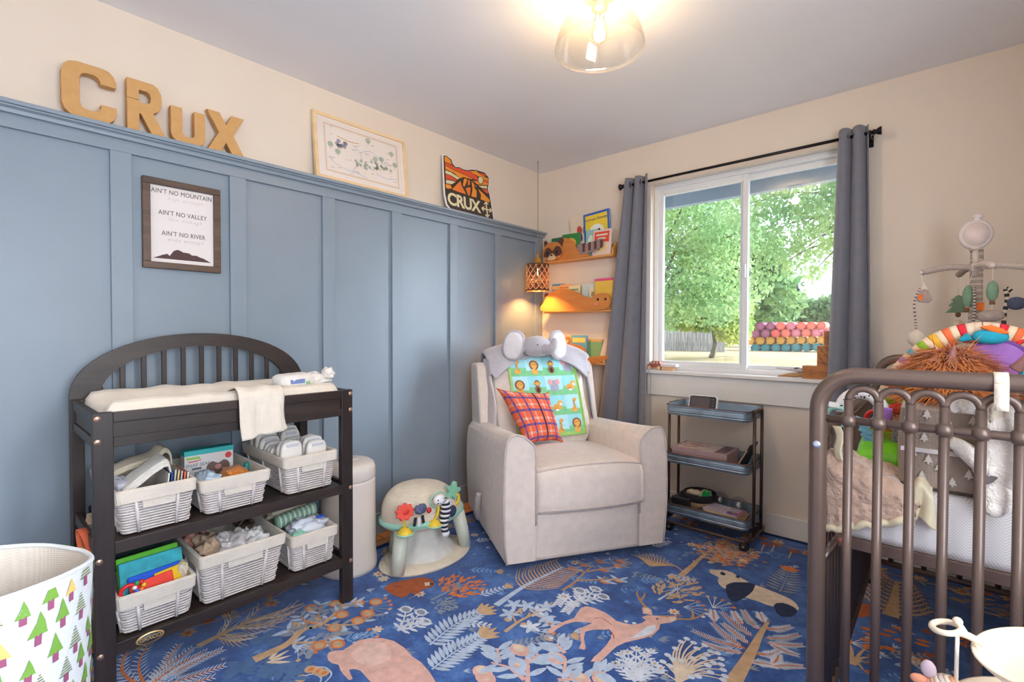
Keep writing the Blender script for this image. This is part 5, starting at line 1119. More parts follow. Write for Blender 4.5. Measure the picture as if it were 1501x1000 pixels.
BY0_ = BY_; BY_ = BY_-.095
cx_ = BX_+.125
cup(BY_-.115, cx_+.0); cup(BY_+.04, cx_+.025); cup(BY_+.17, cx_-.02)
MB().tube(bez([(cx_, BY_-.115, TZ+.03), (cx_+.004, BY_-.122, TZ+.06), (cx_+.01, BY_-.128, TZ+.10)], 6), .006, 8).build('flower_stem', m_yel, BS)
fl_ = [(1+.10*math.cos(9*a), a) for a in [2*PI*i/72 for i in range(72)]]
MB().prism([(.047*r*math.cos(a), .035*r*math.sin(a)) for r, a in fl_], lambda u, v, h: V((cx_+.012+h*.9-.3*v, BY_-.130+u, TZ+.115+v+h*.3)), .016).build('flower_petals', mat('flower_coral', (240, 92, 78), .45), BS, bevel=.004)
MB().ell((cx_+.030, BY_-.130, TZ+.120), (.006, .018, .013), 14, 8).build('flower_centre', mat('flower_red_centre', (226, 62, 56), .45), BS)
MB().tube(bez([(cx_+.025, BY_+.04, TZ+.03), (cx_+.035, BY_+.055, TZ+.07), (cx_+.03, BY_+.062, TZ+.12)], 6), .007, 8).build('toy_stem', m_yel, BS)
MB().tube(bez([(cx_-.02, BY_+.17, TZ+.03), (cx_+.0, BY_+.215, TZ+.07), (cx_+.0, BY_+.22, TZ+.105), (cx_-.0, BY_+.195, TZ+.115)], 6), .008, 8).build('toy_stem', m_yel, BS)
MB().prism([(.045*(1+.28*math.cos(5*a))*math.cos(a), .045*(1+.28*math.cos(5*a))*math.sin(a)) for a in [2*PI*i/50 for i in range(50)]], lambda u, v, h: V((cx_-.015+h, BY_+.185+.85*u, TZ+.135+.85*v)), .022).build('star_toy', mat('mint_star', (140, 200, 168), .5), BS, bevel=.005)
m_zb = mat('zebra_black', (38, 38, 52), .9); m_zw = mat('zebra_white', (232, 230, 232), .9)
b = MB()
for i in range(14):
    z = TZ+.125-.011*i; b.tube([V((cx_+.05, BY_+.085+.006*math.sin(i*.5), z)), V((cx_+.05, BY_+.085+.006*math.sin(i*.5), z-.011))], .022+.004*math.sin(i*.35), 14, False, i % 2)
b.build('zebra_body', [m_zw, m_zb], BS)
MB().ell((cx_+.05, BY_+.05, TZ+.135), (.022, .034, .026), 16, 10).build('zebra_head', m_zw, BS)
for i in range(10): MB().ell((cx_+.066, BY_+.03+.012*(i % 5), TZ+.125+.016*(i//5)), (.004, .004, .004), 8, 6).build('zebra_spot', m_zb, BS)
MB().ell((cx_+.052, BY_+.09, TZ-.04), (.018, .022, .016), 14, 8).build('zebra_foot', m_zw, BS)
MB().tube([V((cx_+.03, BY_+.06+.05*math.cos(a), TZ+.13+.035*math.sin(a))) for a in [2*PI*i/20 for i in range(20)]], .004, 6, True).build('mint_ring', m_mint, BS)
b = MB(); b.ell((cx_+.04, BY_-.055, TZ+.115), (.016, .036, .024), 16, 10, wob=.3, seed=3); b.build('checked_head', mat('navy_check', (92, 98, 130), .9, .7, 120), BS)
for i, (dy, dz) in enumerate(((-.035, -.03), (-.012, -.035), (.012, -.03))): MB().cbox((cx_+.043, BY_-.055+dy, TZ+.095+dz), (.006, .014, .04), 0, (.2*i-.2, 0, 0)).build('ribbon_tab', (m_zb, m_zw, m_zb)[i], BS, bevel=.001)
MB().ell((cx_+.06, BY_-.02, TZ+.105), (.01, .014, .014), 12, 8).build('red_nose', mat('toy_red2', (206, 44, 52), .6), BS)
MB().ell((cx_+.035, BY_+.145, TZ+.05), (.012, .03, .03), 14, 10).build('dotted_leaf', mat('navy_dot', (56, 60, 90), .9, .6, 160), BS)
MB().ell((cx_+.03, BY_+.125, TZ+.09), (.012, .026, .030), 14, 10).build('dotted_leaf', mat('white_dot', (214, 212, 216), .9, .25, 160), BS)
# ------------------------------------------------------------------ rolling cart
m_gal = mat('galvanised_steel', (158, 176, 190), .38, .22, 14, .1, 60, metal=.75); m_rus = mat('rusty_edge', (122, 84, 66), .7, .3, 60, .2, 200, metal=.3); m_fr = mat('aged_bronze_frame', (92, 74, 64), .45, .15, 40, .1, 200, metal=.6); m_rub = mat('black_rubber', (26, 26, 30), .6)
CX0, CX1, CY0, CY1 = 1.238, 1.698, -.385, -.085
CT = thing('rolling_cart', 'three tier galvanised metal rolling cart under the window', 'cart', ((CX0+CX1)/2, (CY0+CY1)/2, .009))
def tray(zr, h=.058):
    b = MB(); r = .035; f = .008
    R0 = rr(CX0, CX1, CY0, CY1, 0, r, 6); 
    def ringz(z, ins): return [V((x, y, z)) for x, y in rrect(CX0+ins, CY0+ins, CX1-ins, CY1-ins, r, 6)]
    rows = [ringz(zr-h, .006), ringz(zr-h+.012, .002), ringz(zr-h+.016, .005), ringz(zr-h+.022, .002), ringz(zr-.018, .002), ringz(zr-.014, .005), ringz(zr-.010, .001), ringz(zr, 0), ringz(zr, .004), ringz(zr-h+.004, .009)]
    n = len(rows[0]); vs = [q for row in rows for q in row]
    fs = [(j*n+i, j*n+(i+1) % n, (j+1)*n+(i+1) % n, (j+1)*n+i) for j in range(len(rows)-1) for i in range(n)]
    fs += [tuple(range(n))[::-1], tuple(range(9*n, 10*n))]
    b.add(vs, fs, False); o = b.build('tray', m_gal, CT)
    MB().tube(ringz(zr, .001), .0032, 6, True).build('rolled_rim', m_rus, o)
for zr in (.748, .468, .172): tray(zr)
for x, s in ((CX1+.007, 1), (CX0-.007, -1)):
    for y in (-.305, -.165): MB().tube([(x, y, .072), (x, y, .735)], .0085, 10).build('upright', m_fr, CT)
    MB().tube([(x, y, z) for y, z in ((-.305, .735), (-.295, .745), (-.175, .745), (-.165, .735))], .0085, 10).build('handle_bar', m_fr, CT)
lp = [V((x, y, .064)) for x, y in rrect(CX0-.008, CY0-.01, CX1+.008, CY1+.01, .05, 8)]
MB().tube(lp, .0085, 10, True).build('base_loop', m_fr, CT)
for x in (CX0+.03, CX1-.02):
    for y in (CY0+.01, CY1-.012):
        o = MB().cyl((x, y-.011, .0345), (x, y+.011, .0345), .0252, seg=22).build('caster_wheel', m_rub, CT, bevel=.003)
        MB().cyl((x, y, .048), (x, y, .064), .006).box((x-.010, y-.016, .030), (x+.010, y-.0125, .058)).box((x-.010, y+.0125, .030), (x+.010, y+.016, .058)).build('caster_fork', m_fr, o)
        MB().cyl((x, y-.0175, .0345), (x, y-.0160, .0345), .006).build('caster_hub', m_gal, o)
# baby monitor
c = at(1029, 587, 1, -.30); zf = .7065
t = thing('baby_monitor', 'white framed baby monitor with a dark screen standing on the top cart tray', 'monitor', (c.x, -.30, zf)); M = Matrix.Translation((c.x, -.30, zf)) @ Matrix.Rotation(.10, 4, 'Z') @ Matrix.Rotation(-.30, 4, 'X')
def slabM(b, w_, h, y0, y1, r, cx=0, cz=0): return b.prism(rrect(cx-w_/2, cz-h/2, cx+w_/2, cz+h/2, r), lambda x, z, hh: M @ V((x, y1-hh, z)), y1-y0)
m_mw = mat('monitor_white', (226, 220, 218), .35); m_md = mat('monitor_black', (40, 36, 40), .3); m_ms = mat('monitor_screen', (92, 80, 80), .12)
slabM(MB(), .158, .098, 0, .018, .016, 0, .053).build('case', m_mw, t, bevel=.003)
slabM(MB(), .146, .086, -.0015, .003, .012, 0, .053).build('bezel', m_md, t)
slabM(MB(), .104, .070, -.0022, .0, .002, -.014, .053).build('screen', m_ms, t)
for i in range(4): slabM(MB(), .010, .007, -.0032, -.001, .003, .056, .027+i*.0175).build('button', mat('monitor_button', (96, 90, 92), .4), t)
MB().prism([(.012, .012), (.055, .0), (.058, .003), (.016, .03)], lambda y, z, h: V((c.x-.03+h, -.30+y, zf+z)), .06).build('stand', m_mw, t)
# keepsake box
KB = thing('keepsake_box', 'mauve keepsake box with a picture lid on the middle cart tray', 'box', (1.42, -.22, .4145)); m_mv = mat('mauve_card', (176, 146, 146), .6, .06, 20); m_mv2 = mat('dark_mauve_card', (122, 98, 100), .6, .06, 20); m_rib = mat('pale_ribbon', (226, 208, 206), .5)
KX0, KX1, KY0, KY1, KZ = 1.268, 1.575, -.345, -.135, .4145
MB().box((KX0, KY0, KZ), (KX1, KY1, KZ+.055)).build('box_body', m_mv, KB, bevel=.002); MB().box((KX0-.003, KY0-.003, KZ+.055), (KX1+.003, KY1+.003, KZ+.084)).build('lid', m_mv, KB, bevel=.002)
MB().box((KX0+.02, KY0+.015, KZ+.0841), (KX1-.075, KY1-.015, KZ+.0852)).build('lid_picture', mat('lid_picture', (206, 190, 184), .4, .12, 24), KB)
b = MB(); rp = random.Random(3)
for i in range(26): x, y = rp.gauss(KX0+.10, .035), rp.gauss(-.235, .03); b.add([(x+.010*math.cos(a), y+.007*math.sin(a), KZ+.0856+i*.00003) for a in [2*PI*k/7 for k in range(7)]], [tuple(range(7))], False, i % 3)
b.build('lid_flowers', [mat('lid_rose', (186, 110, 100), .5), mat('lid_peach', (216, 160, 130), .5), mat('lid_plum', (120, 84, 96), .5)], KB)
MB().box((KX1-.065, KY0+.012, KZ+.0841), (KX1-.012, KY1-.012, KZ+.0853)).build('lid_side_panel', m_mv2, KB)
for z in (KZ+.030, KZ+.040): MB().box((KX0-.002, KY0-.0045, z), (KX1+.002, KY0-.0005, z+.005)).build('ribbon', m_rib, KB)
for a in (-.5, .5, 2.64, 3.64): MB().ell((1.43+.018*math.cos(a), KY0-.008, KZ+.037+.011*math.sin(a)), (.016, .004, .006), 12, 8).build('bow_loop', m_rib, KB)
def loose(name, label, cat, c, size, rot, m, bev=.003):
    b = MB(); b.cbox(c, size, 0, rot); o = b.build(name, m, None, bevel=bev); return tag(o, label, cat)
loose('folder', 'kraft folder leaning at the right end of the middle cart tray', 'folder', (1.638, -.23, .470), (.006, .17, .13), (0, .50, 0), mat('kraft_card', (196, 162, 122), .8, .1))
loose('folder', 'black folder leaning at the right end of the middle cart tray', 'folder', (1.652, -.22, .485), (.006, .16, .15), (0, .38, 0), mat('black_card', (44, 40, 44), .6))
crumple('cable_bundle', 'black coiled cable beside the keepsake box on the middle tray', 'cable', (1.615, -.34, .434), (.032, .025, .018), m_rub, .5, 31)
# bottom tray
zb = .1185
loose('wallet_box', 'black flat box at the front left of the bottom cart tray', 'box', (1.315, -.32, zb+.044), (.105, .018, .085), (.35, 0, .08), mat('black_leatherette', (46, 44, 48), .45, .1, 60, .2))
t = thing('catch_all_bowl', 'black felt bowl with a tan base holding small things on the bottom cart tray', 'bowl', (1.385, -.22, zb))
MB().lathe([(0, 0), (.06, 0), (.072, .03), (.078, .06), (.074, .06), (.066, .03), (.05, .006), (0, .006)], (1.385, -.22, zb), 28).build('tan_base', mat('tan_wicker', (176, 142, 112), .8, .15, 60, .3), t)
MB().lathe([(.078, .058), (.088, .07), (.092, .105), (.086, .105), (.080, .07), (.074, .060)], (1.385, -.22, zb), 28).build('felt_rim', mat('black_felt', (36, 34, 40), .95), t)
crumple('beige_sachet', 'beige sachet lying in the black bowl', 'sachet', (1.36, -.235, zb+.095), (.045, .03, .016), m_mus2, .3, 33)
crumple('green_ribbon', 'bright green ribbon in the black bowl', 'ribbon', (1.43, -.235, zb+.103), (.022, .018, .020), mat('bright_green', (40, 180, 76), .5), .5, 34)
crumple('pink_white_packet', 'pink and white packet at the right of the black bowl', 'packet', (1.415, -.20, zb+.095), (.03, .022, .018), mat('pink_white', (232, 200, 206), .5, .2, 60), .4, 35)
BK = thing('thick_book', 'thick paperback with a lilac and purple cover on the bottom cart tray', 'book', (1.545, -.28, zb)); M2 = Matrix.Translation((1.545, -.275, zb+.002)) @ Matrix.Rotation(-.12, 4, 'Z') @ Matrix.Rotation(-.0, 4, 'Y')
MB().box((-.095, -.068, 0), (.095, .068, .002), 0, M2).box((-.095, -.068, .050), (.095, .068, .052), 0, M2).box((-.095, .064, 0), (.095, .068, .052), 0, M2).build('cover', mat('book_lilac', (206, 190, 206), .45, .1, 20), BK)
MB().box((-.093, -.066, .002), (.093, .064, .050), 0, M2).build('pages', mat('yellowed_pages', (232, 208, 170), .8, .05, 60), BK)
b = MB()
for i, (u0, v0, u1, v1) in enumerate(((-.07, .02, -.055, .05), (-.05, .02, -.03, .05), (-.025, .02, -.01, .05), (-.005, .02, .015, .05))): b.poly([M2 @ V((u, v, .0525)) for u, v in ((u0, v0), (u1, v0), (u1, v1), (u0, v1))], 0)
b.poly([M2 @ V((.055+.03*math.cos(a), -.03+.026*math.sin(a), .0525)) for a in [2*PI*i/14 for i in range(14)]], 1); b.poly([M2 @ V((.06+.012*math.cos(a), -.02+.012*math.sin(a), .0528)) for a in [2*PI*i/12 for i in range(12)]], 2)
b.poly([M2 @ V(q+(.0525,)) for q in ((.08, -.06), (.094, -.06), (.094, .06), (.08, .06))], 3)
b.build('cover_print', [mat('book_white_letters', (236, 232, 236), .5), mat('book_violet', (112, 84, 150), .5), mat('book_tan', (196, 150, 120), .5), mat('book_magenta', (196, 96, 150), .5)], BK)
m_clr = glass('clear_plastic', (.93, .93, .95), .14)
for i, (x, y, lab) in enumerate(((1.475, -.135, 'clear plastic ball behind the black bowl on the bottom cart tray'), (1.585, -.155, 'clear plastic ball behind the thick book on the bottom cart tray'))):
    b = MB(); b.ell((x, y, zb+.055), (.045, .045, .05), 20, 14); b.cyl((x, y, zb), (x, y, zb+.012), .02); o = b.build('plastic_ball', m_clr); tag(o, lab, 'ball', 'clear balls on the bottom cart tray')
loose('small_card', 'orange edged card standing at the right end of the bottom cart tray', 'card', (1.66, -.25, zb+.030), (.004, .10, .05), (0, .45, 0), mat('card_orange', (206, 140, 90), .6, .2))
crumple('dark_pouch', 'dark pouch tucked behind the flat black box on the bottom cart tray', 'pouch', (1.435, -.32, zb+.022), (.03, .03, .022), mat('dark_pouch', (60, 56, 62), .8), .4, 37)
# ------------------------------------------------------------------ on the window sill
zs = .9145
t = thing('toy_car', 'little red brown wooden car at the left end of the window sill', 'toy car', (.985, .0, zs)); m_red = wood('red_brown_toy_wood', (150, 76, 52), (186, 100, 70), 'X', 10, .45); m_whl = wood('pale_wheel_wood', (214, 180, 140), (230, 200, 160), 'X', 10, .5)
MB().prism([(.945, .936), (.945, .953), (.958, .958), (.962, .972), (.972, .979), (1.03, .979), (1.034, .962), (1.044, .958), (1.044, .936)], lambda x, z, h: V((x, -.012+h, z-.006)), .03).build('body', m_red, t, bevel=.002)
for x in (.972, .992, 1.014): MB().lathe([(0, .0005), (.0065, .0005), (.0065, -.001), (0, -.001)], (0, 0, 0), 14, 0, Matrix.Translation((x, -.0125, .962)) @ Matrix.Rotation(PI/2, 4, 'X')).build('window_hole', mat('toy_window_pale', (222, 216, 214), .5), t)
for x in (.958, 1.026):
    for y in (-.016, .022): MB().cyl((x, y-.004, zs+.0135), (x, y+.004, zs+.0135), .013, seg=20).build('wheel', m_whl, t, bevel=.001)
t = thing('small_book_stack', 'thin pale book on a tan block beside the toy car on the window sill', 'book', (1.09, .0, zs))
MB().box((1.045, -.012, zs), (1.125, .035, zs+.024)).build('tan_block', wood('tan_block_wood', (214, 164, 116), (232, 186, 140), 'X', 8, .6), t, bevel=.001)
MB().box((1.04, -.016, zs+.0245), (1.145, .038, zs+.042)).build('pale_book', mat('pale_pink_book', (232, 220, 222), .5, .05), t, bevel=.001)
# driftwood bird skull carving
t = thing('driftwood_carving', 'pale and brown driftwood carving lying on the window sill', 'carving', (1.72, .0, zs)); m_dw = wood('driftwood', (150, 104, 62), (206, 164, 116), 'X', 14, .7, .3); m_pw = mat('bleached_wood', (206, 200, 204), .7, .1, 40, .2, 100)
ca = at(1165, 541, 1, -.005)
b = MB(); b.tube(bez([(ca.x-.085, -.01, zs+.004), (ca.x-.03, -.008, zs+.012), (ca.x+.03, -.005, zs+.018), (ca.x+.065, -.005, zs+.030)], 8), [.003+.0009*i for i in range(12)]+[.013-.0004*i for i in range(13)], 8); b.build('lower_jaw', m_dw, t)
b = MB(); b.tube(bez([(ca.x-.095, -.008, zs+.050), (ca.x-.05, -.006, zs+.046), (ca.x+.0, -.004, zs+.044), (ca.x+.04, -.004, zs+.040), (ca.x+.068, -.004, zs+.026)], 8), [.004]*10+[.006+.0008*i for i in range(12)]+[.0145-.0006*i for i in range(11)], 8); b.build('upper_beak', m_pw, t)
MB().ell((ca.x+.012, -.006, zs+.050), (.020, .009, .009), 14, 8).build('dark_crown', mat('driftwood_dark', (96, 92, 104), .7), t)
# three carved wooden puzzle boxes
m_pz = wood('puzzle_box_wood', (164, 96, 40), (206, 132, 66), 'X', 9, .4, .15); m_pzd = mat('puzzle_groove', (84, 48, 26), .7)
def pbox(label, x0, x1, z0, z1, y0, y1, diag):
    t = thing('puzzle_box', label, 'wooden box', ((x0+x1)/2, (y0+y1)/2, z0), group='carved boxes stacked on the window sill'); MB().box((x0, y0, z0), (x1, y1, z1)).build('block', m_pz, t, bevel=.002)
    b = MB(); yy = y0-.0006; w_ = .0011
    def seg(xa, za, xb, zb):
        L = math.hypot(xb-xa, zb-za); nx, nz = -(zb-za)/L*w_, (xb-xa)/L*w_; b.poly([(xa-nx, yy, za-nz), (xb-nx, yy, zb-nz), (xb+nx, yy, zb+nz), (xa+nx, yy, za+nz)])
    if diag:
        for k in range(5): f = k/4; seg(x0+(x1-x0)*.1, z0+(z1-z0)*f*.8, x0+(x1-x0)*(1-.8*f), z0+.002) if 0 < f < 1 else None
        seg(x0+.004, z1-.004, x1-.004, z0+.006); seg(x0+(x1-x0)*.4, z1-.003, x1-.003, z0+(z1-z0)*.4); seg(x0+(x1-x0)*.7, z1-.003, x1-.003, z0+(z1-z0)*.7)
        for k in range(4): xx = x0+(x1-x0)*(.15+.2*k); zz = z1-(z1-z0)*(.3+.2*k); seg(xx, zz, xx+.012, zz+.008)
    else:
        zm = (z0+z1)/2; seg(x0+.002, zm, x1-.002, zm)
        for k in range(3): xx = x0+(x1-x0)*(.2+.3*k); seg(xx, zm-.012, xx+.018, zm-.007); seg(xx, zm+.007, xx+.018, zm+.012)
    b.build('carved_grooves', m_pzd, t); return t
pb = lambda px, py: at(px, py, 1, -.03)
a_, b_ = pb(1176, 553), pb(1215, 556)
pbox('wide carved wooden box, bottom of the stack on the window sill', a_.x, a_.x+.165, zs, zs+.071, -.035, .04, False)
c1 = pb(1197.5, 530); pbox('square carved wooden box with slanted grooves in the middle of the sill stack', c1.x, a_.x+.16, zs+.0712, zs+.182, -.034, .035, True)
c2 = pb(1207.5, 500); pbox('small carved wooden box on top of the sill stack', c2.x, a_.x+.158, zs+.1822, zs+.262, -.033, .03, False)
# thin cord beside the left curtain
o = MB().tube(bez([(.985, -.058, .93), (.978, -.052, .90), (.975, -.024, .86), (.977, -.024, .5), (.985, -.020, .14), (1.0, -.025, .012)], 8), .0022, 6).build('cord', mat('pale_cord', (196, 190, 196), .5)); tag(o, 'thin pale cord hanging down the wall beside the left curtain', 'cord')
# ------------------------------------------------------------------ metal crib
m_cr = mat('brown_bronze_crib_metal', (104, 84, 75), .38, .06, 8, .03, 200, metal=.35, coat=.2)
KXL, KXR, KYN, KYF = 2.228, 2.980, -1.700, -.330
PITCH_B = .0575; BX1 = 2.290
CRB = thing('baby_crib', 'brown metal baby crib with arched end panels and round knobs at the right', 'crib', ((KXL+KXR)/2, (KYN+KYF)/2, .009))
def endpanel(y, ztop):
    R = .085; r = .0195; zt = ztop-r; P = [V((KXL, y, .012)), V((KXL, y, .4)), V((KXL, y, zt-R))]
    P += [V((KXL+R-R*math.cos(a), y, zt-R+R*math.sin(a))) for a in [PI/2*i/10 for i in range(1, 11)]]
    P += [V((KXR-R+R*math.sin(a), y, zt-R+R*math.cos(a))) for a in [PI/2*i/10 for i in range(0, 11)]]+[V((KXR, y, .4)), V((KXR, y, .012))]
    MB().tube(P, r, 16).build('end_frame', m_cr, CRB)
    for x in (KXL, KXR): MB().cyl((x, y, .0095), (x, y, .035), .023).build('foot_cap', m_rub, CRB)
    zk = ztop-.128; MB().cyl((KXL, y, zk), (KXR, y, zk), .0095, seg=12).build('knob_rail', m_cr, CRB)
    MB().cyl((KXL, y, .12), (KXR, y, .12), .013, seg=12).build('lower_rail', m_cr, CRB)
    n = 12; ra = PITCH_B/2; za = ztop-2*r-.0105-ra
    for i in range(n):
        x = BX1+PITCH_B*i; MB().cyl((x, y, .12), (x, y, za), .0098, seg=12).build('bar', m_cr, CRB)
        MB().ell((x, y, zk), (.0180, .0180, .0175), 16, 10).build('knob', m_cr, CRB)
    for i in range(n-1):
        x0 = BX1+PITCH_B*i; MB().tube([V((x0+ra-ra*math.cos(a), y, za+ra*math.sin(a))) for a in [PI*k/14 for k in range(15)]], .0088, 10).build('arch', m_cr, CRB)
endpanel(KYN, 1.085); endpanel(KYF, 1.072)
MB().lathe([(0, .002), (.004, .0025), (.0085, .0015), (.009, 0), (.009, -.004), (0, -.004)], (0, 0, 0), 16, 0, Matrix.Translation((KXL, KYN-.0195, .893)) @ Matrix.Rotation(PI/2, 4, 'X')).build('bolt', mat('zinc_bolt', (196, 206, 226), .3, metal=.8), CRB)
for x in (KXL, KXR):
    MB().cyl((x, KYN, .912), (x, KYF, .912), .0165, seg=14).build('side_rail', m_cr, CRB); MB().cyl((x, KYN, .15), (x, KYF, .15), .0125, seg=14).build('side_lower_rail', m_cr, CRB)
    for i in range(1, 25): y = KYN+(KYF-KYN)*i/25; MB().cyl((x, y, .15), (x, y, .912), .0062, seg=8).build('side_bar', m_cr, CRB)
MXA, MXB, MYA, MYB = 2.256, 2.952, -1.630, -.372
b = MB(); b.box((MXA, MYA, .622), (MXB, MYA+.022, .651)).box((MXA, MYB-.022, .622), (MXB, MYB, .651)).box((MXA, MYA+.022, .622), (MXA+.022, MYB-.022, .651)).box((MXB-.022, MYA+.022, .622), (MXB, MYB-.022, .651)).box((MXA+.022, MYA+.022, .640), (MXB-.022, MYB-.022, .651))
b.build('mattress_support', mat('support_bronze', (112, 88, 80), .4, .06, metal=.3), CRB, bevel=.002)
for x, d in ((KXL+.010, 1), (KXR-.010, -1)):
    for y, e in ((KYN, MYA+.01), (KYF, MYB-.01)): MB().tube([(x, y+(.012 if e > y else -.012), .600), (x+d*.022, e, .634)], .010, 4).build('support_bracket', m_cr, CRB)
MB().lathe([(0, .002), (.007, .002), (.008, 0), (0, 0)], (0, 0, 0), 14, 0, Matrix.Translation((MXA+.012, MYA-.0, .637)) @ Matrix.Rotation(PI/2, 4, 'X')).build('bolt', mat('red_brown_bolt', (150, 84, 72), .5), CRB)
# mattress with herringbone sheet
def chevron_mat():
    m, nt, b_ = _mat('herringbone_sheet'); tc = N(nt, 'ShaderNodeTexCoord'); sp_ = N(nt, 'ShaderNodeSeparateXYZ'); nt.links.new(tc.outputs['Object'], sp_.inputs[0])
    def M_(op, a, b2=None, v=None):
        n = N(nt, 'ShaderNodeMath', operation=op)
        nt.links.new(a, n.inputs[0]) if not isinstance(a, (int, float)) else None
        if b2 is not None: nt.links.new(b2, n.inputs[1])
        if v is not None: n.inputs[1].default_value = v
        return n.outputs[0]
    s = M_('ADD', sp_.outputs['X'], sp_.outputs['Y']); fr = M_('FRACT', M_('MULTIPLY', s, v=18.0)); tri = M_('ABSOLUTE', M_('SUBTRACT', fr, v=.5))
    h = M_('ADD', M_('MULTIPLY', tri, v=.05), M_('ADD', sp_.outputs['Z'], M_('MULTIPLY', sp_.outputs['Y'], v=.5))); si = M_('SINE', M_('MULTIPLY', h, v=950.0))
    n = M_('MULTIPLY_ADD', si, v=.5); n.node.inputs[2].default_value = .5
    nt.links.new(ramp(nt, n, [(.3, col(214, 206, 206)), (.7, col(234, 228, 228))]), b_.inputs['Base Color']); b_.inputs['Roughness'].default_value = .8; return m
MT = thing('crib_mattress', 'white herringbone covered mattress in the brown metal crib', 'mattress', ((MXA+MXB)/2, (MYA+MYB)/2, .6515))
def matt(u, v):
    k = [(0, .0, .035), (.45, .0, .02), (1, 0, 0)]; z0, z1 = .6515, .800; r = .03; h = z1-z0
    sec = [(-1, 0), (0, .0), (0, .12), (0, .5), (0, .80)]+[(r*(1-math.cos(a)), h-r+r*math.sin(a)) for a in [PI/2*i/5 for i in range(6)]]
    sec = [(0.006, 0), (0, .02), (0, h*.4), (0, h-r)]+[(r*(1-math.cos(a)), h-r+r*math.sin(a)) for a in [PI/2*i/5 for i in range(1, 6)]]
    n = len(sec)-1; i = min(int(v*n+1e-6), n); ins, z = sec[i]
    pts = rrect(MXA+.004+ins, MYA+.003+ins, MXB-.004-ins, MYB-.003-ins, max(.01, .035-ins), 6); q = pts[int(round(u*len(pts))) % len(pts)]
    return V((q[0], q[1], z0+z))
b = MB(); b.grid(matt, 28, 9, cu=True, caps=True); b.build('mattress_core', chevron_mat(), MT)
# brown minky blanket with cream satin edge over the near left corner
m_mk = mat('brown_minky', (206, 172, 152), .95, .14, 45, 1.0, 75, sheen=.6); m_sat = mat('cream_satin', (232, 216, 184), .35, .06, 10, .1, 30, sheen=.2)
BB = thing('minky_blanket', 'brown textured minky blanket with cream satin edge bunched at the near crib corner', 'blanket', (2.33, -1.60, .65))
def mk(u, v):
    x = 2.240+.172*u+.02*(1-v)*u; zt = .868-.07*u**.8; zb = .668+.07*u
    path = [(0, -1.42, .815+.0*u), (.22, -1.50, .825+.03*(1-u)), (.40, -1.585, zt-.006), (.48, -1.628, zt), (.56, -1.652, zt-.03), (1, -1.650-.006*u, zb)]
    for (a, y0, z0), (b_, y1, z1) in zip(path, path[1:]):
        if v <= b_+1e-6: f = (v-a)/(b_-a); y = y0+(y1-y0)*f; z = z0+(z1-z0)*f; break
    n = noise.noise(V((u*4, v*6, 3))); k = noise.noise(V((u*13, v*16, 1)))
    return V((x+.006*n, y-.010*abs(n)-.0035*k, z+.008*n+.004*k))
b = MB(); b.grid(mk, 44, 60); b.build('minky_cover', m_mk, BB, solid=.009, off=1)
b = MB(); b.tube([mk(u/30, 1.0)+V((0, .003, -.004+.0035*math.sin(u))) for u in range(31)], .0095, 8); b.build('satin_edge', m_sat, BB)
b = MB(); b.grid(lambda u, v: V((2.248+.012*v+.018*u+.005*math.sin(v*6), -1.635-.012*u*v, .93-.085*v)), 5, 14); b.build('satin_corner', m_sat, BB, solid=.003)
def satin2(u, v): x = 2.414+.030*u+.010*v*(u-.3); z = .824-.095*v+.012*math.sin(u*5); y = (-1.60-.045*min(1, v*5))-.007*math.sin(u*8+v*3)*v; return V((x, y, z))
b = MB(); b.grid(satin2, 16, 22); o = b.build('satin_cloth', m_sat, None, solid=.004); tag(o, 'cream satin cloth with a white tab hanging over the mattress edge mid crib', 'cloth')
# play arch
m_gr = mat('bright_green_plastic', (120, 206, 36), .35, .04); PA = thing('play_arch', 'striped rainbow fabric play arch on a bright green base in the crib', 'baby toy', (2.537, -1.235, .8005))
def base(x0, x1):
    b = MB(); b.prism([(-1.52, .8008), (-1.20, .8008), (-1.20, .835), (-1.27, .875), (-1.36, .885), (-1.46, .870), (-1.525, .850)], lambda y, z, h: V((x0+h, y, z)), x1-x0); return b
bs = base(2.285, 2.385); bs.build('green_base', m_gr, PA, bevel=.014, seg=3); base(2.70, 2.79).build('green_base', m_gr, PA, bevel=.014, seg=3)
MB().prism([(2.372, .80), (2.40, .80), (2.402, .985), (2.378, .99)], lambda x, z, h: V((x, -1.46+h, z)), .10).build('green_upright', m_gr, PA, bevel=.008)
ap = bez([(2.312, -1.235, .86), (2.322, -1.235, .935), (2.348, -1.235, 1.02), (2.392, -1.235, 1.090), (2.455, -1.235, 1.148), (2.537, -1.235, 1.172), (2.619, -1.235, 1.148), (2.682, -1.235, 1.090), (2.726, -1.235, 1.02), (2.752, -1.235, .935), (2.762, -1.235, .86)], 8)
cols = [(232, 206, 170), (230, 90, 50), (232, 206, 170), (176, 120, 190), (232, 206, 170), (40, 166, 176), (232, 206, 170), (140, 190, 44), (232, 206, 170), (226, 200, 170), (226, 110, 40), (232, 206, 170), (220, 40, 56), (228, 200, 176), (228, 200, 176), (176, 124, 184), (232, 206, 170), (46, 164, 176), (232, 206, 170), (136, 188, 44), (232, 206, 170), (236, 178, 50), (232, 206, 170), (236, 110, 64), (232, 206, 170), (220, 40, 56), (228, 200, 176), (228, 200, 176)]
cm = {}
half = len(ap)//2; segs = len(cols)
b = MB(); mats_ = []
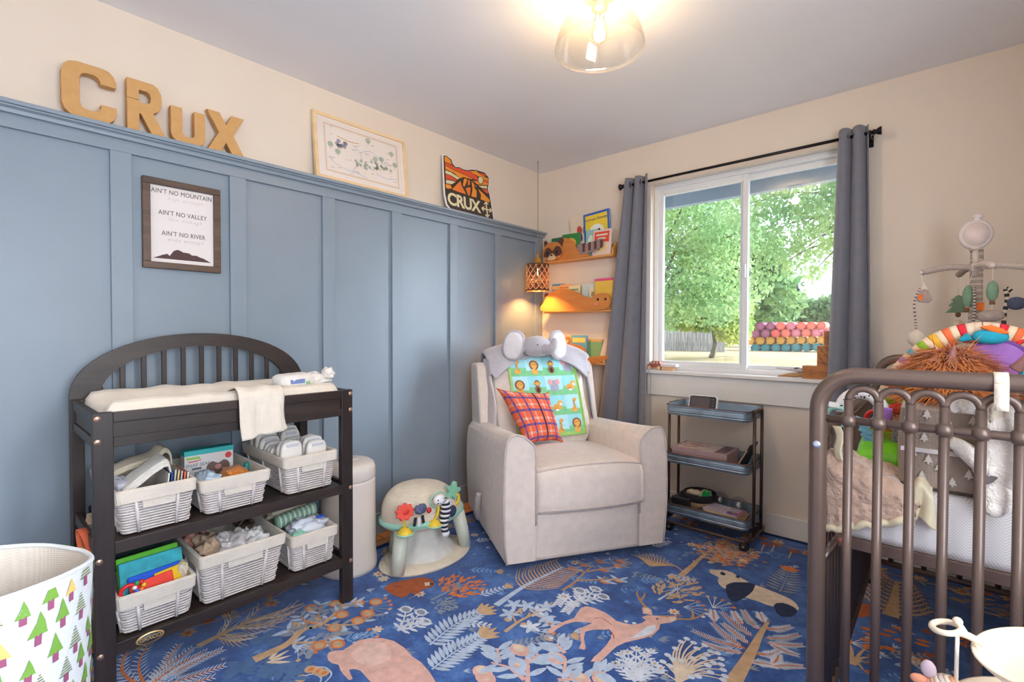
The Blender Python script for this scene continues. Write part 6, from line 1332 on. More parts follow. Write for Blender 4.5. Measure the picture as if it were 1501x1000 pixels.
for s in range(2):
    for i, c in enumerate(cols):
        a = i/segs; z = (i+1)/segs
        idx = [a+(z-a)*k/3 for k in range(4)]
        pts = []
        for f in idx:
            g = f*half if s == 0 else (len(ap)-1)-f*half; k = min(int(g), len(ap)-2); pts.append(ap[k].lerp(ap[k+1], g-k))
        if c not in cm: cm[c] = len(mats_); mats_.append(mat('arch_%d_%d_%d' % c, c, .9, .06, 40, .15, 300))
        b.tube(pts, .0265, 16, False, cm[c])
b.build('striped_tube', mats_, PA)
MB().ell((2.552, -1.275, 1.158), (.036, .018, .020), 22, 14, e=.9).build('teal_body', mat('teal_felt', (30, 160, 186), .9, .06, 40, .2), PA)
MB().tube(bez([(2.510, -1.275, 1.158), (2.497, -1.278, 1.150), (2.490, -1.278, 1.147)], 4), [.012-.0012*i for i in range(9)], 10).build('teal_beak', MATS['teal_felt'], PA)
MB().prism([(2.528, 1.190), (2.552, 1.196), (2.574, 1.186), (2.590, 1.172), (2.572, 1.170), (2.550, 1.178)], lambda x, z, h: V((x, -1.292+h, z-.006)), .02).build('orange_wing', mat('orange_felt', (240, 120, 50), .9, .06, 40, .2), PA, bevel=.006)
M = Matrix.Translation((2.566, -1.262, 1.083)) @ Matrix.Rotation(PI/2, 4, 'X'); MB().lathe([(0, .010), (.060, .010), (.062, .006), (.062, -.006), (.06, -.010), (0, -.010)], (0, 0, 0), 36, 0, M).build('purple_disc', mat('purple_felt', (164, 112, 186), .9, .05, 40, .2), PA)
MB().lathe([(.060, .010), (.067, .008), (.069, 0), (.067, -.008), (.060, -.010)], (0, 0, 0), 36, 0, M, closed=True).build('disc_piping', mat('deep_purple_piping', (120, 76, 160), .8), PA)
def ringtoy(name, c, r, rt, m, ax='Y'):
    MB().tube([V((c[0]+r*math.cos(a), c[1], c[2]+r*math.sin(a))) for a in [2*PI*i/24 for i in range(24)]], rt, 8, True).build(name, m, PA)
ringtoy('red_ring', (2.625, -1.262, 1.125), .024, .005, mat('toy_red', (226, 36, 40), .35)); ringtoy('teal_ring', (2.640, -1.27, 1.075), .030, .006, MATS['teal_felt']); ringtoy('cream_ring_filling', (2.640, -1.27, 1.075), .012, .010, m_cream)
MB().tube([V((2.312+.03*math.cos(a), -1.27, .905+.026*math.sin(a))) for a in [2*PI*i/20 for i in range(20)]], .006, 8, True).build('red_link', MATS['toy_red'], PA)
for i, (dx, dz, c) in enumerate(((0, 0, (240, 140, 40)), (.0, -.02, (246, 196, 50)), (.0, .02, (240, 96, 70)))): MB().ell((2.335+dx, -1.33, .90+dz), (.017, .017, .011), 14, 8).build('stacked_bead', mat('bead_%d_%d_%d' % c, c, .4), PA)
MB().cbox((2.375, -1.475, .905), (.030, .010, .055), 0, (0, .1, 0)).build('mirror_panel', mat('black_white_panel', (120, 120, 126), .4, .8, 180), PA, bevel=.004)
MB().cbox((2.345, -1.49, .945), (.028, .010, .05), 0, (0, .1, 0)).build('purple_tab', MATS['purple_felt'], PA, bevel=.004)
MB().ell((2.368, -1.40, .958), (.022, .012, .016), 16, 10).build('red_felt_leaf', mat('red_felt', (220, 50, 56), .9), PA)
MB().ell((2.395, -1.42, .975), (.02, .012, .024), 16, 10).build('grey_felt_leaf', mat('grey_felt', (110, 98, 100), .9), PA)
# polka dot hanging toy on the side rail
PD = thing('polka_dot_toy', 'white polka dot ring toy with mint leaf and blue strap on the crib side rail', 'baby toy', (2.27, -1.42, .87)); m_pd = mat('dotted_white', (232, 224, 222), .9)
cdx, cdz, cdr = 2.285, .945, .050
b = MB(); P = [V((cdx+cdr*math.cos(a), -1.43+.03*math.sin(a*.5), cdz+cdr*math.sin(a))) for a in [PI*1.05-PI*1.35*i/22 for i in range(23)]]; b.tube(P, [.016]*23, 12); b.build('dotted_tube', m_pd, PD)
rd = random.Random(9)
for i in range(2, 21):
    for k in range(2):
        a = rd.uniform(-.9, .9); q = P[i]; out = (q-V((cdx, -1.43, cdz))).normalized(); d = V((0, -1, 0))*math.cos(a)+out*math.sin(a); M = plane_M(q+d*.0163, d.orthogonal(), d.cross(d.orthogonal()))
        MB().lathe([(0, .0004), (.0022, .0004), (.0022, -.0008), (0, -.0008)], (0, 0, 0), 8, 0, M).build('black_dot', m_zb, PD)
MB().tube([V((2.232+.027*math.cos(a), -1.44, .925+.027*math.sin(a))) for a in [2*PI*i/24 for i in range(24)]], .006, 8, True).build('mint_leaf_ring', mat('mint_felt', (150, 196, 186), .8, .05, 40), PD)
MB().cbox((2.226, -1.46, .962), (.026, .002, .014), 0, (0, .1, 0)).build('white_care_tag', m_dia, PD)
b = MB()
for i in range(7): b.cbox((2.29+.005*i, -1.455, .925-.0145*i), (.032, .012, .0115), 0, (0, .35, 0))
b.build('ribbed_blue_strap', mat('ribbed_blue', (116, 170, 200), .5, .1, 30), PD, bevel=.002)
MB().ell((2.318, -1.40, .925), (.014, .012, .018), 14, 10).build('dotted_tassel', mat('navy_dot', (56, 60, 90), .9, .6, 160), PD)
# tree-print storage caddy
m_cd = fabric('taupe_canvas', (158, 140, 128), .9, .05, 350, .25); m_ct = mat('caddy_tree_print', (214, 200, 190), .9)
CD = thing('tree_print_caddy', 'taupe fabric caddy printed with pale trees and a zip inside the crib', 'storage bag', (2.462, -1.54, .8006))
def cad(u, v):
    pts = rrect(2.382, -1.618, 2.542, -1.44, .035, 6); q = pts[int(round(u*len(pts))) % len(pts)]; z = .801+.185*v; cx, cy = 2.462, -1.53; k = 1+.06*math.sin(PI*v)+.01*noise.noise(V((q[0]*20, q[1]*20, v*4)))
    return V((cx+(q[0]-cx)*k, cy+(q[1]-cy)*k, z+.006*noise.noise(V((q[0]*16, q[1]*16, 2)))*v))
b = MB(); b.grid(cad, 28, 14, cu=True, caps=False); b.f.append(list(range(28))[::-1]); b.sm.append(False); b.mi.append(0)
b.grid(lambda u, v: (lambda q, c: c+(q-c)*(1-.92*v)-V((0, 0, .03*v)))(cad(u, 1), V((2.462, -1.53, .986))), 28, 6, cu=True)
rc = random.Random(2)
def cfront(x, z):
    v = (z-.801)/.185; k = 1+.06*math.sin(PI*v); return V((x, -1.53+(-1.618+1.53)*k-.0035-.001, z))
for i, (x, z) in enumerate(((2.398, .965), (2.432, .972), (2.47, .955), (2.51, .966), (2.40, .925), (2.428, .918), (2.458, .93), (2.40, .838), (2.425, .828), (2.455, .852), (2.478, .822), (2.505, .845), (2.408, .88), (2.436, .868), (2.522, .925))):
    s = .017
    b.poly([cfront(x+p*s, z+q*s) for p, q in ((-.1, -.25), (.1, -.25), (.1, 0), (.5, 0), (.22, .4), (.36, .4), (.1, .85), (0, 1.1), (-.1, .85), (-.36, .4), (-.22, .4), (-.5, 0), (-.1, 0))], 1)
b.build('canvas_body', [m_cd, m_ct], CD)
MB().box((2.385, -1.632, .889), (2.538, -1.624, .899)).build('zip_band', mat('pale_zip', (214, 204, 204), .6), CD, bevel=.001)
MB().tube([cad(u/28, 0)+V((0, 0, .003)) for u in range(28)], .0035, 6, True).build('dark_base_piping', mat('dark_piping', (70, 58, 52), .8), CD)
# highland cow plush
m_ofur = mat('orange_fur', (222, 126, 54), .8, .25, 50, .3, 200, sheen=.3); m_ofur2 = mat('orange_fur_light', (240, 158, 84), .8, .2, 50)
HCW = thing('highland_cow_plush', 'shaggy orange highland cow plush sitting behind the taupe caddy', 'plush toy', (2.487, -1.345, .8006))
b = MB(); b.ell((2.487, -1.36, .905), (.115, .075, .105), 24, 16); b.ell((2.470, -1.362, 1.035), (.082, .072, .088), 24, 16); b.build('plush_body', m_ofur, HCW)
b = MB(); rf = random.Random(20)
def hair(c, r, n, L):
    for i in range(n):
        d = V((rf.gauss(0, 1), rf.gauss(-.3, 1), rf.gauss(.25, 1))).normalized(); jt = V((rf.gauss(0, .3), rf.gauss(0, .2), rf.gauss(0, .2))); p = V(c)+V((d.x*r[0], d.y*r[1], d.z*r[2]))
        fl_ = V((d.x*.9+(p.x-c[0])*2, d.y*.7-.25, d.z*.35-.55))+jt; fl_.normalize(); l = L*rf.uniform(.6, 1.2); s = fl_.cross(d).normalized()*.0013 if fl_.cross(d).length > 1e-3 else V((.0013, 0, 0)); m1 = p+(d*.55+fl_*.6)*l*.5; m2 = p+(d*.35+fl_*1.0)*l
        b.add([p-s, p+s, m1+s*.9, m1-s*.9, m2], [(0, 1, 2, 3), (3, 2, 4)], True, rf.randint(0, 1))
hair((2.470, -1.362, 1.035), (.080, .07, .086), 5200, .05); hair((2.487, -1.36, .905), (.113, .073, .10), 2200, .05)
b.build('shaggy_hair', [m_ofur, m_ofur2], HCW)
for sx in (-.0, .12): MB().tube(bez([(2.470+sx, -1.420, 1.080), (2.474+sx*1.1, -1.428, 1.108), (2.479+sx*1.1, -1.424, 1.134)], 5), [.014-.0011*i for i in range(11)], 12).build('horn', mat('horn_pink_brown', (150, 104, 100), .7, .15, 40), HCW)
# lamb hanging upside down from the near rail
m_lb = mat('lamb_white_plush', (244, 234, 226), .95, .05, 60, .5, 180, sheen=.5)
LB = thing('lamb_plush', 'white lamb plush hanging upside down by a strap from the near crib rail', 'plush toy', (2.548, -1.652, .80))
b = MB(); b.ell((2.564, -1.655, .93), (.050, .024, .092), 24, 18, e=.85); b.ell((2.572, -1.655, .888), (.066, .025, .060), 20, 14); b.build('body', m_lb, LB)
MB().ell((2.548, -1.655, .822), (.031, .024, .042), 20, 14).build('head', m_lb, LB); MB().ell((2.544, -1.664, .797), (.020, .018, .020), 16, 12).build('muzzle', m_lb, LB)
MB().ell((2.5325, -1.672, .822), (.003, .003, .003), 8, 6).build('eye', MATS['eye_black'], LB)
MB().prism([(2.522, .866), (2.552, .868), (2.540, .852), (2.530, .845)], lambda x, z, h: V((x, -1.676+h, z)), .006).build('ear', mat('lamb_grey_ear', (110, 98, 100), .9), LB, bevel=.002)
MB().tube(bez([(2.545, -1.655, .990), (2.515, -1.650, 1.008), (2.485, -1.645, 1.010), (2.470, -1.645, .998)], 6), [.018+.0002*i for i in range(10)]+[.020-.0008*i for i in range(9)], 14).build('upper_leg', m_lb, LB)
MB().tube(bez([(2.545, -1.655, .875), (2.52, -1.650, .890), (2.49, -1.645, .915), (2.472, -1.645, .925)], 6), [.026-.0008*i for i in range(19)], 14).build('front_leg', m_lb, LB)
def strapf(u, v):
    t = PI*min(1, v*2.2)
    y, z = (-1.700-.0225*math.cos(t), 1.0655+.0225*math.sin(t)) if v < .4545 else (-1.6775+.012*(v-.4545), 1.0655-(v-.4545)*.16)
    return V((2.537+.022*u-.003*v, y, z))
b = MB(); b.grid(strapf, 4, 24)
b.build('hanging_strap', mat('cream_strap', (226, 210, 192), .8, .05, 30, .2, 200), LB, solid=.002)
b = MB(); b.grid(lambda u, v: V((2.537+.022*u, -1.7225+.0*v, 1.0655-.055*v)), 3, 6); b.build('strap_end', MATS['cream_strap'], LB, solid=.002)
TB = thing('brown_teddy', 'brown teddy bear lying behind the white lamb in the crib', 'plush toy', (2.60, -1.58, .8006))
m_tb = mat('brown_bear_fur', (150, 88, 50), .95, .15, 80, .7, 220, sheen=.4)
MB().ell((2.615, -1.575, .850), (.05, .045, .05), 20, 14).build('body', m_tb, TB); MB().ell((2.66, -1.57, .865), (.038, .036, .036), 18, 12).build('head', m_tb, TB); MB().ell((2.66, -1.575, .905), (.013, .008, .013), 12, 8).build('ear', m_tb, TB); MB().ell((2.585, -1.60, .825), (.022, .028, .024), 14, 10).build('leg', m_tb, TB)
# ------------------------------------------------------------------ crib mobile on the far rail
MBL = thing('crib_mobile', 'fabric wrapped crib mobile with felt trees clamped to the far crib rail', 'baby mobile', (2.546, -.335, 1.03)); m_wrap = mat('mobile_cream_wrap', (216, 200, 188), .9, .06, 40, .3, 200); m_wr2 = mat('mobile_taupe_wrap', (186, 168, 158), .9, .06, 40, .3, 200); m_mp = mat('mobile_white_plastic', (226, 214, 210), .4, .03)
MX, MY = 2.548, -.335
b = MB()
for i in range(34):
    z = 1.085+.0125*i; rad = .030-.010*min(1, i/16); b.tube([V((MX+.005, MY, z)), V((MX+.005, MY, z+.009)), V((MX+.005, MY, z+.0125))], [rad, rad*1.03, rad*.97], 14, False, i % 2)
b.build('wrapped_pole', [m_wrap, m_wr2], MBL)
MB().box((MX-.022, MY-.028, 1.022), (MX+.032, MY+.03, 1.082)).build('clamp', m_mp, MBL, bevel=.006)
M = Matrix.Translation((MX, MY-.032, 1.568)) @ Matrix.Rotation(.05, 4, 'Z') @ Matrix.Rotation(PI/2, 4, 'X')
MB().lathe([(0, .016), (.052, .016), (.060, .012), (.066, .004), (.066, -.010), (.058, -.018), (0, -.018)], (0, 0, 0), 40, 0, M, sx=.80, sy=.92).build('music_box', m_mp, MBL)
MB().lathe([(0, .0168), (.052, .0165), (.052, .0150), (0, .0150)], (0, 0, 0), 40, 0, M, sx=.80, sy=.92).build('music_box_face', mat('mobile_blush_face', (226, 208, 202), .6), MBL)
MB().cyl((MX+.003, MY-.03, 1.615), (MX+.005, MY-.034, 1.638), .012).ell((MX+.006, MY-.034, 1.640), (.017, .015, .013), 14, 10).build('top_knob', m_mp, MBL, bevel=.001)
MB().cyl((MX, MY-.03, 1.40), (MX, MY-.03, 1.53), .010).cyl((MX, MY-.03, 1.505), (MX, MY-.03, 1.522), .020).build('spindle', m_wrap, MBL)
HUB = V((MX, MY-.03, 1.435)); MB().ell(HUB, (.020, .020, .018), 16, 10).build('hub', m_mp, MBL)
ends = []
for k, (a, L, nm) in enumerate(((3.42, .172, 'left'), (4.99, .16, 'front'), (1.85, .17, 'back'), (.28, .172, 'right'))):
    e = HUB+V((L*math.cos(a), L*math.sin(a), -.012)); P = bez([HUB, HUB.lerp(e, .5)+V((0, 0, .010)), e], 14); b = MB()
    b.tube(P, [.0125+.0012*math.sin(i*1.9) for i in range(len(P))], 10); b.build('wrapped_arm', m_wrap if k % 2 else m_wr2, MBL); MB().ell(e, (.009, .009, .009), 10, 8).build('arm_tip', m_mp, MBL); ends.append(e)
m_fg = mat('sage_felt', (128, 160, 134), .95, .06, 60, .4, 200); m_fb = mat('brown_felt', (132, 92, 72), .95, .06, 60, .3); m_fgr = mat('mushroom_felt', (176, 158, 148), .95, .08, 60, .3); m_fw = mat('ivory_felt', (232, 216, 196), .95, .05, 60, .4); m_st = mat('string_white', (232, 222, 210), .8)
def string(p, z): MB().cyl(p, (p[0], p[1], z), .0013, seg=6).build('string', m_st, MBL)
def felt_tree(p, ztop, s=1.0, rz=.7):
    M = Matrix.Translation((p[0], p[1], ztop)) @ Matrix.Rotation(rz, 4, 'Z')
    o = MB().prism([(0, 0), (.026*s, -.022*s), (.014*s, -.024*s), (.034*s, -.048*s), (.018*s, -.049*s), (.042*s, -.078*s), (-.042*s, -.078*s), (-.018*s, -.049*s), (-.034*s, -.048*s), (-.014*s, -.024*s), (-.026*s, -.022*s)], lambda x, z, h: M @ V((x, h-.011, z)), .022).build('felt_tree', m_fg, MBL, bevel=.006, seg=3)
    MB().ell(M @ V((0, 0, -.087*s)), (.010*s, .010*s, .012*s), 12, 8).build('tree_trunk', m_fb, MBL)
def felt_pod(p, ztop, s=1.0):
    MB().ell((p[0], p[1], ztop-.045*s), (.021*s, .018*s, .046*s), 18, 12, wob=.08, seed=3).build('felt_tree', m_fg, MBL); MB().cyl((p[0], p[1], ztop-.104*s), (p[0], p[1], ztop-.085*s), .010*s, .009*s).build('tree_trunk', m_fb, MBL)
pL, pF, pB, pR = ends
string(pL, 1.375); MB().prism([(-.003, 0), (.006, -.002), (.036, -.070), (.022, -.085), (-.022, -.080), (-.030, -.066)], lambda x, z, h: V((pL.x+x*.8+.006, pL.y-.010+h, 1.378+z)), .02).build('felt_mountain', m_fgr, MBL, bevel=.005)
MB().prism([(-.003, 0), (.006, -.002), (.020, -.034), (.004, -.028), (-.012, -.036)], lambda x, z, h: V((pL.x+x*.8+.006, pL.y-.0125+h, 1.380+z)), .025).build('mountain_snow', m_fw, MBL, bevel=.003)
MB().prism([(-.010, -.05), (.006, -.048), (.004, -.072), (-.010, -.070)], lambda x, z, h: V((pL.x+x+.000, pL.y-.0135+h, 1.378+z)), .003).build('orange_patch', MATS['orange_felt'], MBL)
string(pB, 1.32); felt_tree(pB, 1.335, 1.0, .3); string((pB.x, pB.y, 1.245), 1.215); MB().ell((pB.x, pB.y-.004, 1.195), (.022, .020, .028), 14, 10, wob=.25, seed=5).build('ivory_cloud', m_fw, MBL)
string(pF, 1.36); felt_pod(pF, 1.365, .86); string((pF.x, pF.y, 1.28), 1.25); MB().ell((pF.x-.004, pF.y, 1.232), (.040, .022, .022), 18, 10, wob=.2, seed=7).build('mushroom_cloud', m_fgr, MBL)
string(pR, 1.35); felt_pod(pR, 1.355, .9)
q_ = V((MX-.020, MY-.045, 0)); MB().ell((q_.x, q_.y, 1.318), (.018, .014, .044), 16, 12, wob=.08, seed=9).build('felt_tree', m_fg, MBL); MB().cyl((q_.x-.004, q_.y, 1.255), (q_.x-.004, q_.y, 1.272), .009).build('tree_trunk', m_fb, MBL); MB().cyl((q_.x, q_.y, 1.36), (MX-.006, MY-.03, 1.42), .0013, seg=6).build('string', m_st, MBL)
MB().prism([(-.011, -.016), (.011, -.016), (.011, .016), (-.011, .016)], lambda x, z, h: V((MX+.018+x, MY-.038+h, 1.275+z)), .006).build('orange_patch', MATS['orange_felt'], MBL)
def braid(name, pts, r, ms, n): 
    P = bez(pts, 12); b = MB()
    for i in range(n):
        f0, f1 = i/n*(len(P)-1), (i+1)/n*(len(P)-1); k0, k1 = min(int(f0), len(P)-2), min(int(f1), len(P)-2); b.tube([P[k0].lerp(P[k0+1], f0-k0), P[k1].lerp(P[k1+1], f1-k1)], r, 8, False, i % 2)
    return b.build(name, ms, MBL)
braid('braided_cord', [(pL.x-.004, pL.y-.008, 1.36), (pL.x-.022, pL.y-.01, 1.30), (pL.x-.018, pL.y-.01, 1.22), (pL.x-.014, pL.y-.01, 1.17)], .0045, [m_fw, mat('mauve_cord', (150, 120, 130), .9)], 30)
MB().ell((pL.x-.012, pL.y-.01, 1.145), (.032, .030, .036), 20, 14, wob=.12, seed=4).build('ivory_sheep', m_fw, MBL)
MB().tube([V((pL.x-.014+.016*math.cos(a), pL.y-.01, 1.092+.018*math.sin(a))) for a in [2*PI*i/18 for i in range(18)]], .0035, 6, True).build('blue_ring', mat('ring_blue', (60, 150, 206), .4), MBL)
braid('striped_cord', [(MX-.004, MY-.055, 1.355), (MX+.0, MY-.058, 1.28), (MX-.004, MY-.058, 1.20), (MX-.006, MY-.058, 1.15)], .0048, [m_fw, mat('grey_cord', (120, 116, 126), .9)], 40)
MB().ell((MX-.004, MY-.06, 1.14), (.017, .016, .016), 16, 10).build('black_bead', mat('bead_black', (44, 42, 48), .5), MBL)
braid('dotted_cord', [(pR.x-.055, pR.y-.03, 1.33), (pR.x-.075, pR.y-.03, 1.345), (pR.x-.070, pR.y-.03, 1.30), (pR.x-.078, pR.y-.03, 1.24), (pR.x-.078, pR.y-.03, 1.18)], .0075, [m_fw, MATS['bead_black']], 18)
MB().ell((pR.x-.045, pR.y-.03, 1.285), (.030, .02, .026), 16, 10).build('navy_cloud', mat('navy_felt', (84, 92, 116), .95, .06, 60, .3), MBL)
# ------------------------------------------------------------------ baby swing with hanging toy, in the foreground
SWG = thing('baby_swing', 'cream baby swing with a round tray and a dangling striped bird, lower right foreground', 'baby swing', (2.72, -2.10, .009)); m_sw = mat('swing_cream_plastic', (232, 214, 188), .4, .03)
M = Matrix.Translation((2.577, -2.10, .690)) @ Matrix.Rotation(-.22, 4, 'Y') @ Matrix.Rotation(.10, 4, 'X')
MB().lathe([(0, -.012), (.045, -.010), (.066, .0), (.076, .014), (.078, .018), (.075, .019), (.064, .006), (.045, -.003), (0, -.005)], (0, 0, 0), 44, 0, M).build('round_tray', m_sw, SWG)
MB().tube(bez([(2.512, -2.10, .700), (2.495, -2.10, .706), (2.482, -2.10, .707)], 6), .0055, 10).build('mobile_arm', m_sw, SWG)
MB().tube([V((2.469+.017*math.cos(a), -2.10+.020*math.sin(a), .709+.004*math.cos(a))) for a in [2*PI*i/26 for i in range(26)]], .0045, 8, True).build('arm_loop', m_sw, SWG)
MB().tube(bez([(2.492, -2.10, .706), (2.486, -2.10, .716), (2.482, -2.10, .722)], 4), .0045, 8).ell((2.482, -2.10, .724), (.0065, .0065, .006), 10, 8).build('arm_peg', m_sw, SWG)
MB().cyl((2.482, -2.10, .705), (2.4815, -2.10, .63), .0026, seg=8).build('hanging_ribbon', m_st, SWG)
b = MB(); 
for i in range(12):
    a0, a1 = PI*(.5-i/12), PI*(.5-(i+1)/12); b.lathe([(.028*math.cos(a0), .026*math.sin(a0)), (.028*math.cos((a0+a1)/2), .026*math.sin((a0+a1)/2)), (.028*max(0, math.cos(a1)), .026*math.sin(a1))], (0, 0, 0), 20, (0, 1, 0, 2)[i % 4], Matrix.Translation((2.474, -2.10, .606)) @ Matrix.Rotation(.5, 4, 'Y'))
b.build('bird_body', [m_fw, mat('bird_orange_stripe', (232, 170, 130), .9), mat('bird_grey_stripe', (206, 190, 180), .9)], SWG)
for c, r, cl in (((2.449, -2.10, .634), (.010, .005, .014), (190, 166, 176)), ((2.440, -2.10, .612), (.014, .006, .009), (214, 140, 110)), ((2.506, -2.10, .610), (.014, .006, .010), (176, 150, 160))): MB().ell(c, r, 14, 10).build('bird_wing', mat('wing_%d_%d_%d' % cl, cl, .9), SWG)
M = Matrix.Translation((2.60, -2.10, .545)); MB().lathe([(0, -.02), (.07, -.01), (.11, .02), (.125, .06), (.120, .062), (.10, .03), (.06, .0), (0, -.008)], (0, 0, 0), 40, 0, M).build('seat_shell', m_sw, SWG)
MB().tube(bez([(2.62, -2.10, .688), (2.70, -2.10, .69), (2.74, -2.10, .62), (2.75, -2.10, .35), (2.75, -2.10, .03)], 8), .014, 12).build('post', m_sw, SWG)
MB().tube(bez([(2.65, -2.10, .54), (2.71, -2.10, .53), (2.75, -2.10, .50)], 6), .014, 12).build('seat_arm', m_sw, SWG)
MB().tube([V((2.75+.17*math.cos(a), -2.10+.22*math.sin(a), .026)) for a in [2*PI*i/40 for i in range(40)]], .014, 10, True).cyl((2.58, -2.10, .026), (2.92, -2.10, .026), .013).build('floor_ring', m_sw, SWG)
# ------------------------------------------------------------------ patterned rug (the whole drawing is part of the one rug mesh)
def rug_base():
    m, nt, b = _mat('rug_navy'); v = mapped(nt); n = N(nt, 'ShaderNodeTexNoise'); n.inputs['Scale'].default_value = 6; n.inputs['Detail'].default_value = 8; n.inputs['Roughness'].default_value = .75
    nt.links.new(v, n.inputs['Vector']); nt.links.new(ramp(nt, n.outputs['Fac'], [(.34, col(26, 56, 112)), (.5, col(42, 86, 158)), (.66, col(80, 126, 194))]), b.inputs['Base Color'])
    b.inputs['Roughness'].default_value = .95; b.inputs['Sheen Weight'].default_value = .3; b.inputs['Specular IOR Level'].default_value = .1
    n2 = N(nt, 'ShaderNodeTexNoise'); n2.inputs['Scale'].default_value = 500; nt.links.new(v, n2.inputs['Vector']); bump(nt, b, n2.outputs['Fac'], .35, .004); return m
def rm(n, c, var=.12): return mat('rug_'+n, c, .95, var, 35, .3, 450, spec=.1)
RC = dict(base=0, edge=1, beige=2, orange=3, pale=4, sky=5, grey=6, pink=7, rust=8, cream=9, char=10, tan=11, white=12, slate=13, pink2=14, pink3=15)
RM = [rug_base(), rm('edge', (36, 56, 98)), rm('beige', (206, 172, 136)), rm('orange', (222, 132, 80)), rm('pale', (186, 202, 224)), rm('sky', (120, 160, 212)), rm('grey', (146, 156, 172)), rm('pink', (226, 182, 170)), rm('rust', (176, 98, 66)), rm('cream', (224, 206, 184)), rm('char', (58, 66, 92)), rm('tan', (190, 146, 106)), rm('white', (214, 220, 232)), rm('slate', (92, 122, 166)), rm('pink_shade', (214, 168, 158)), rm('pink_light', (232, 196, 184))]
RZ = .0095; RG = MB(); rgn = random.Random(42); LAY = [0]
RX0, RX1, RY0, RY1 = .185, 3.06, -4.0, -.036
RG.box((RX0, RY0, .0008), (RX1, RY1, RZ))
def rp(pts, c):
    LAY[0] += 1; z = RZ+.00012+(LAY[0]//40)*.000004+(LAY[0] % 40)*.00002
    pts = [q for q in pts]
    a = sum(pts[i][0]*pts[(i+1) % len(pts)][1]-pts[(i+1) % len(pts)][0]*pts[i][1] for i in range(len(pts)))
    if a < 0: pts = pts[::-1]
    RG.add([(q[0], q[1], z) for q in pts], [tuple(range(len(pts)))], False, RC[c])
def F2(x, y): q = fl(x, y, RZ); return V((q.x, q.y))
def stroke(pts, w0, w1, c):
    n = len(pts); L = []; Rr = []
    for i, p in enumerate(pts):
        t = (pts[min(i+1, n-1)]-pts[max(i-1, 0)]); t = t.normalized() if t.length > 1e-9 else V((1, 0)); w_ = (w0+(w1-w0)*i/max(1, n-1))/2; L.append(p+V((-t.y, t.x))*w_); Rr.append(p-V((-t.y, t.x))*w_)
    for i in range(n-1): rp([L[i], L[i+1], Rr[i+1], Rr[i]], c)
def cur(pts, n=6): return [V((p.x, p.y)) for p in bez([V((p[0], p[1], 0)) for p in pts], n)]
def leaf(p, d, L, w_, c):
    d = d.normalized(); s = V((-d.y, d.x)); rp([p, p+d*L*.25+s*w_*.42, p+d*L*.55+s*w_*.5, p+d*L*.85+s*w_*.25, p+d*L, p+d*L*.85-s*w_*.25, p+d*L*.55-s*w_*.5, p+d*L*.25-s*w_*.42], c)
def rot(d, a): return V((d.x*math.cos(a)-d.y*math.sin(a), d.x*math.sin(a)+d.y*math.cos(a)))
def disc(p, r, c, n=10, ry=None): rp([V((p.x+r*math.cos(2*PI*k/n), p.y+(ry or r)*math.sin(2*PI*k/n))) for k in range(n)], c)
def pathpts(P, n):
    seg = [(P[i+1]-P[i]).length for i in range(len(P)-1)]; T = sum(seg); out = []
    for k in range(n):
        s = T*(k+.5)/n
        for i, l in enumerate(seg):
            if s <= l or i == len(seg)-1: out.append((P[i].lerp(P[i+1], min(1, s/max(l, 1e-9))), (P[i+1]-P[i]).normalized(), (k+.5)/n)); break
            s -= l
    return out
def fern(px, n, L, w_, cs, cl, ang=1.0, ws=.006, taper=.5, tip=None):
    P = cur([F2(*p) for p in px]); stroke(P, ws, ws*.5, cs)
    for p, d, k in pathpts(P, n):
        for s in (1, -1): leaf(p, rot(d, s*ang*(1-.3*k)), L*(1-taper*abs(k-.35)*1.3), w_, cl)
    return P
def frond(p0, p1, n, L, cs='orange', cl='white', bend=.0):
    m_ = p0.lerp(p1, .5)+V((-(p1-p0).y, (p1-p0).x))*bend; P = cur([p0, m_, p1], 8); 
    for p, d, k in pathpts(P, n):
        for s in (1, -1): leaf(p, rot(d, s*.8), L*(1-.55*k)*(.55 if k < .12 else 1)*.95, L*.085, cl)
    stroke(P, .010, .004, cs)
def tulip(p, d, L, c='beige'):
    for a in (-.75, -.4, 0, .4, .75): leaf(p, rot(d, a), L*(1-.15*abs(a)), L*.28, c)
def tuft(p, d, L, c, k=3):
    for i in range(k): leaf(p, rot(d, (i-(k-1)/2)*.45), L*rgn.uniform(.7, 1), L*.16, c)
def flower(p, r, c='beige', cc='orange', n=7):
    for i in range(n): leaf(p, rot(V((1, 0)), 2*PI*i/n), r, r*.5, c)
    disc(p, r*.32, cc, 8)
def outline(px, c): rp([F2(*p) for p in px], c)
# ---- filler sprigs first so that the drawn motifs lie on top
for i in range(640):
    p = V((rgn.uniform(RX0+.2, RX1-.1), rgn.uniform(-3.3, -.25))); a = rgn.uniform(.3, 1.4); tuft(p, rot(V((1, 0)), a), rgn.uniform(.025, .05), rgn.choice(['slate', 'slate', 'sky', 'grey', 'pale']), 3)
for i in range(70):
    p = V((rgn.uniform(RX0+.2, RX1-.1), rgn.uniform(-3.3, -.25))); d = rot(V((1, 0)), rgn.uniform(.2, 1.4)); P = [p+d*.02*k for k in range(6)]
    for k, q in enumerate(P):
        for s in (1, -1): leaf(q, rot(d, s*1.0), .026*(1-.08*k), .010, rgn.choice(['slate', 'sky']) if i % 2 else 'slate')
for i in range(18):
    p = V((rgn.uniform(2.3, 3.0), rgn.uniform(-1.9, -.3))); flower(p, .022, 'orange' if i % 2 else 'rust', 'rust', 5)
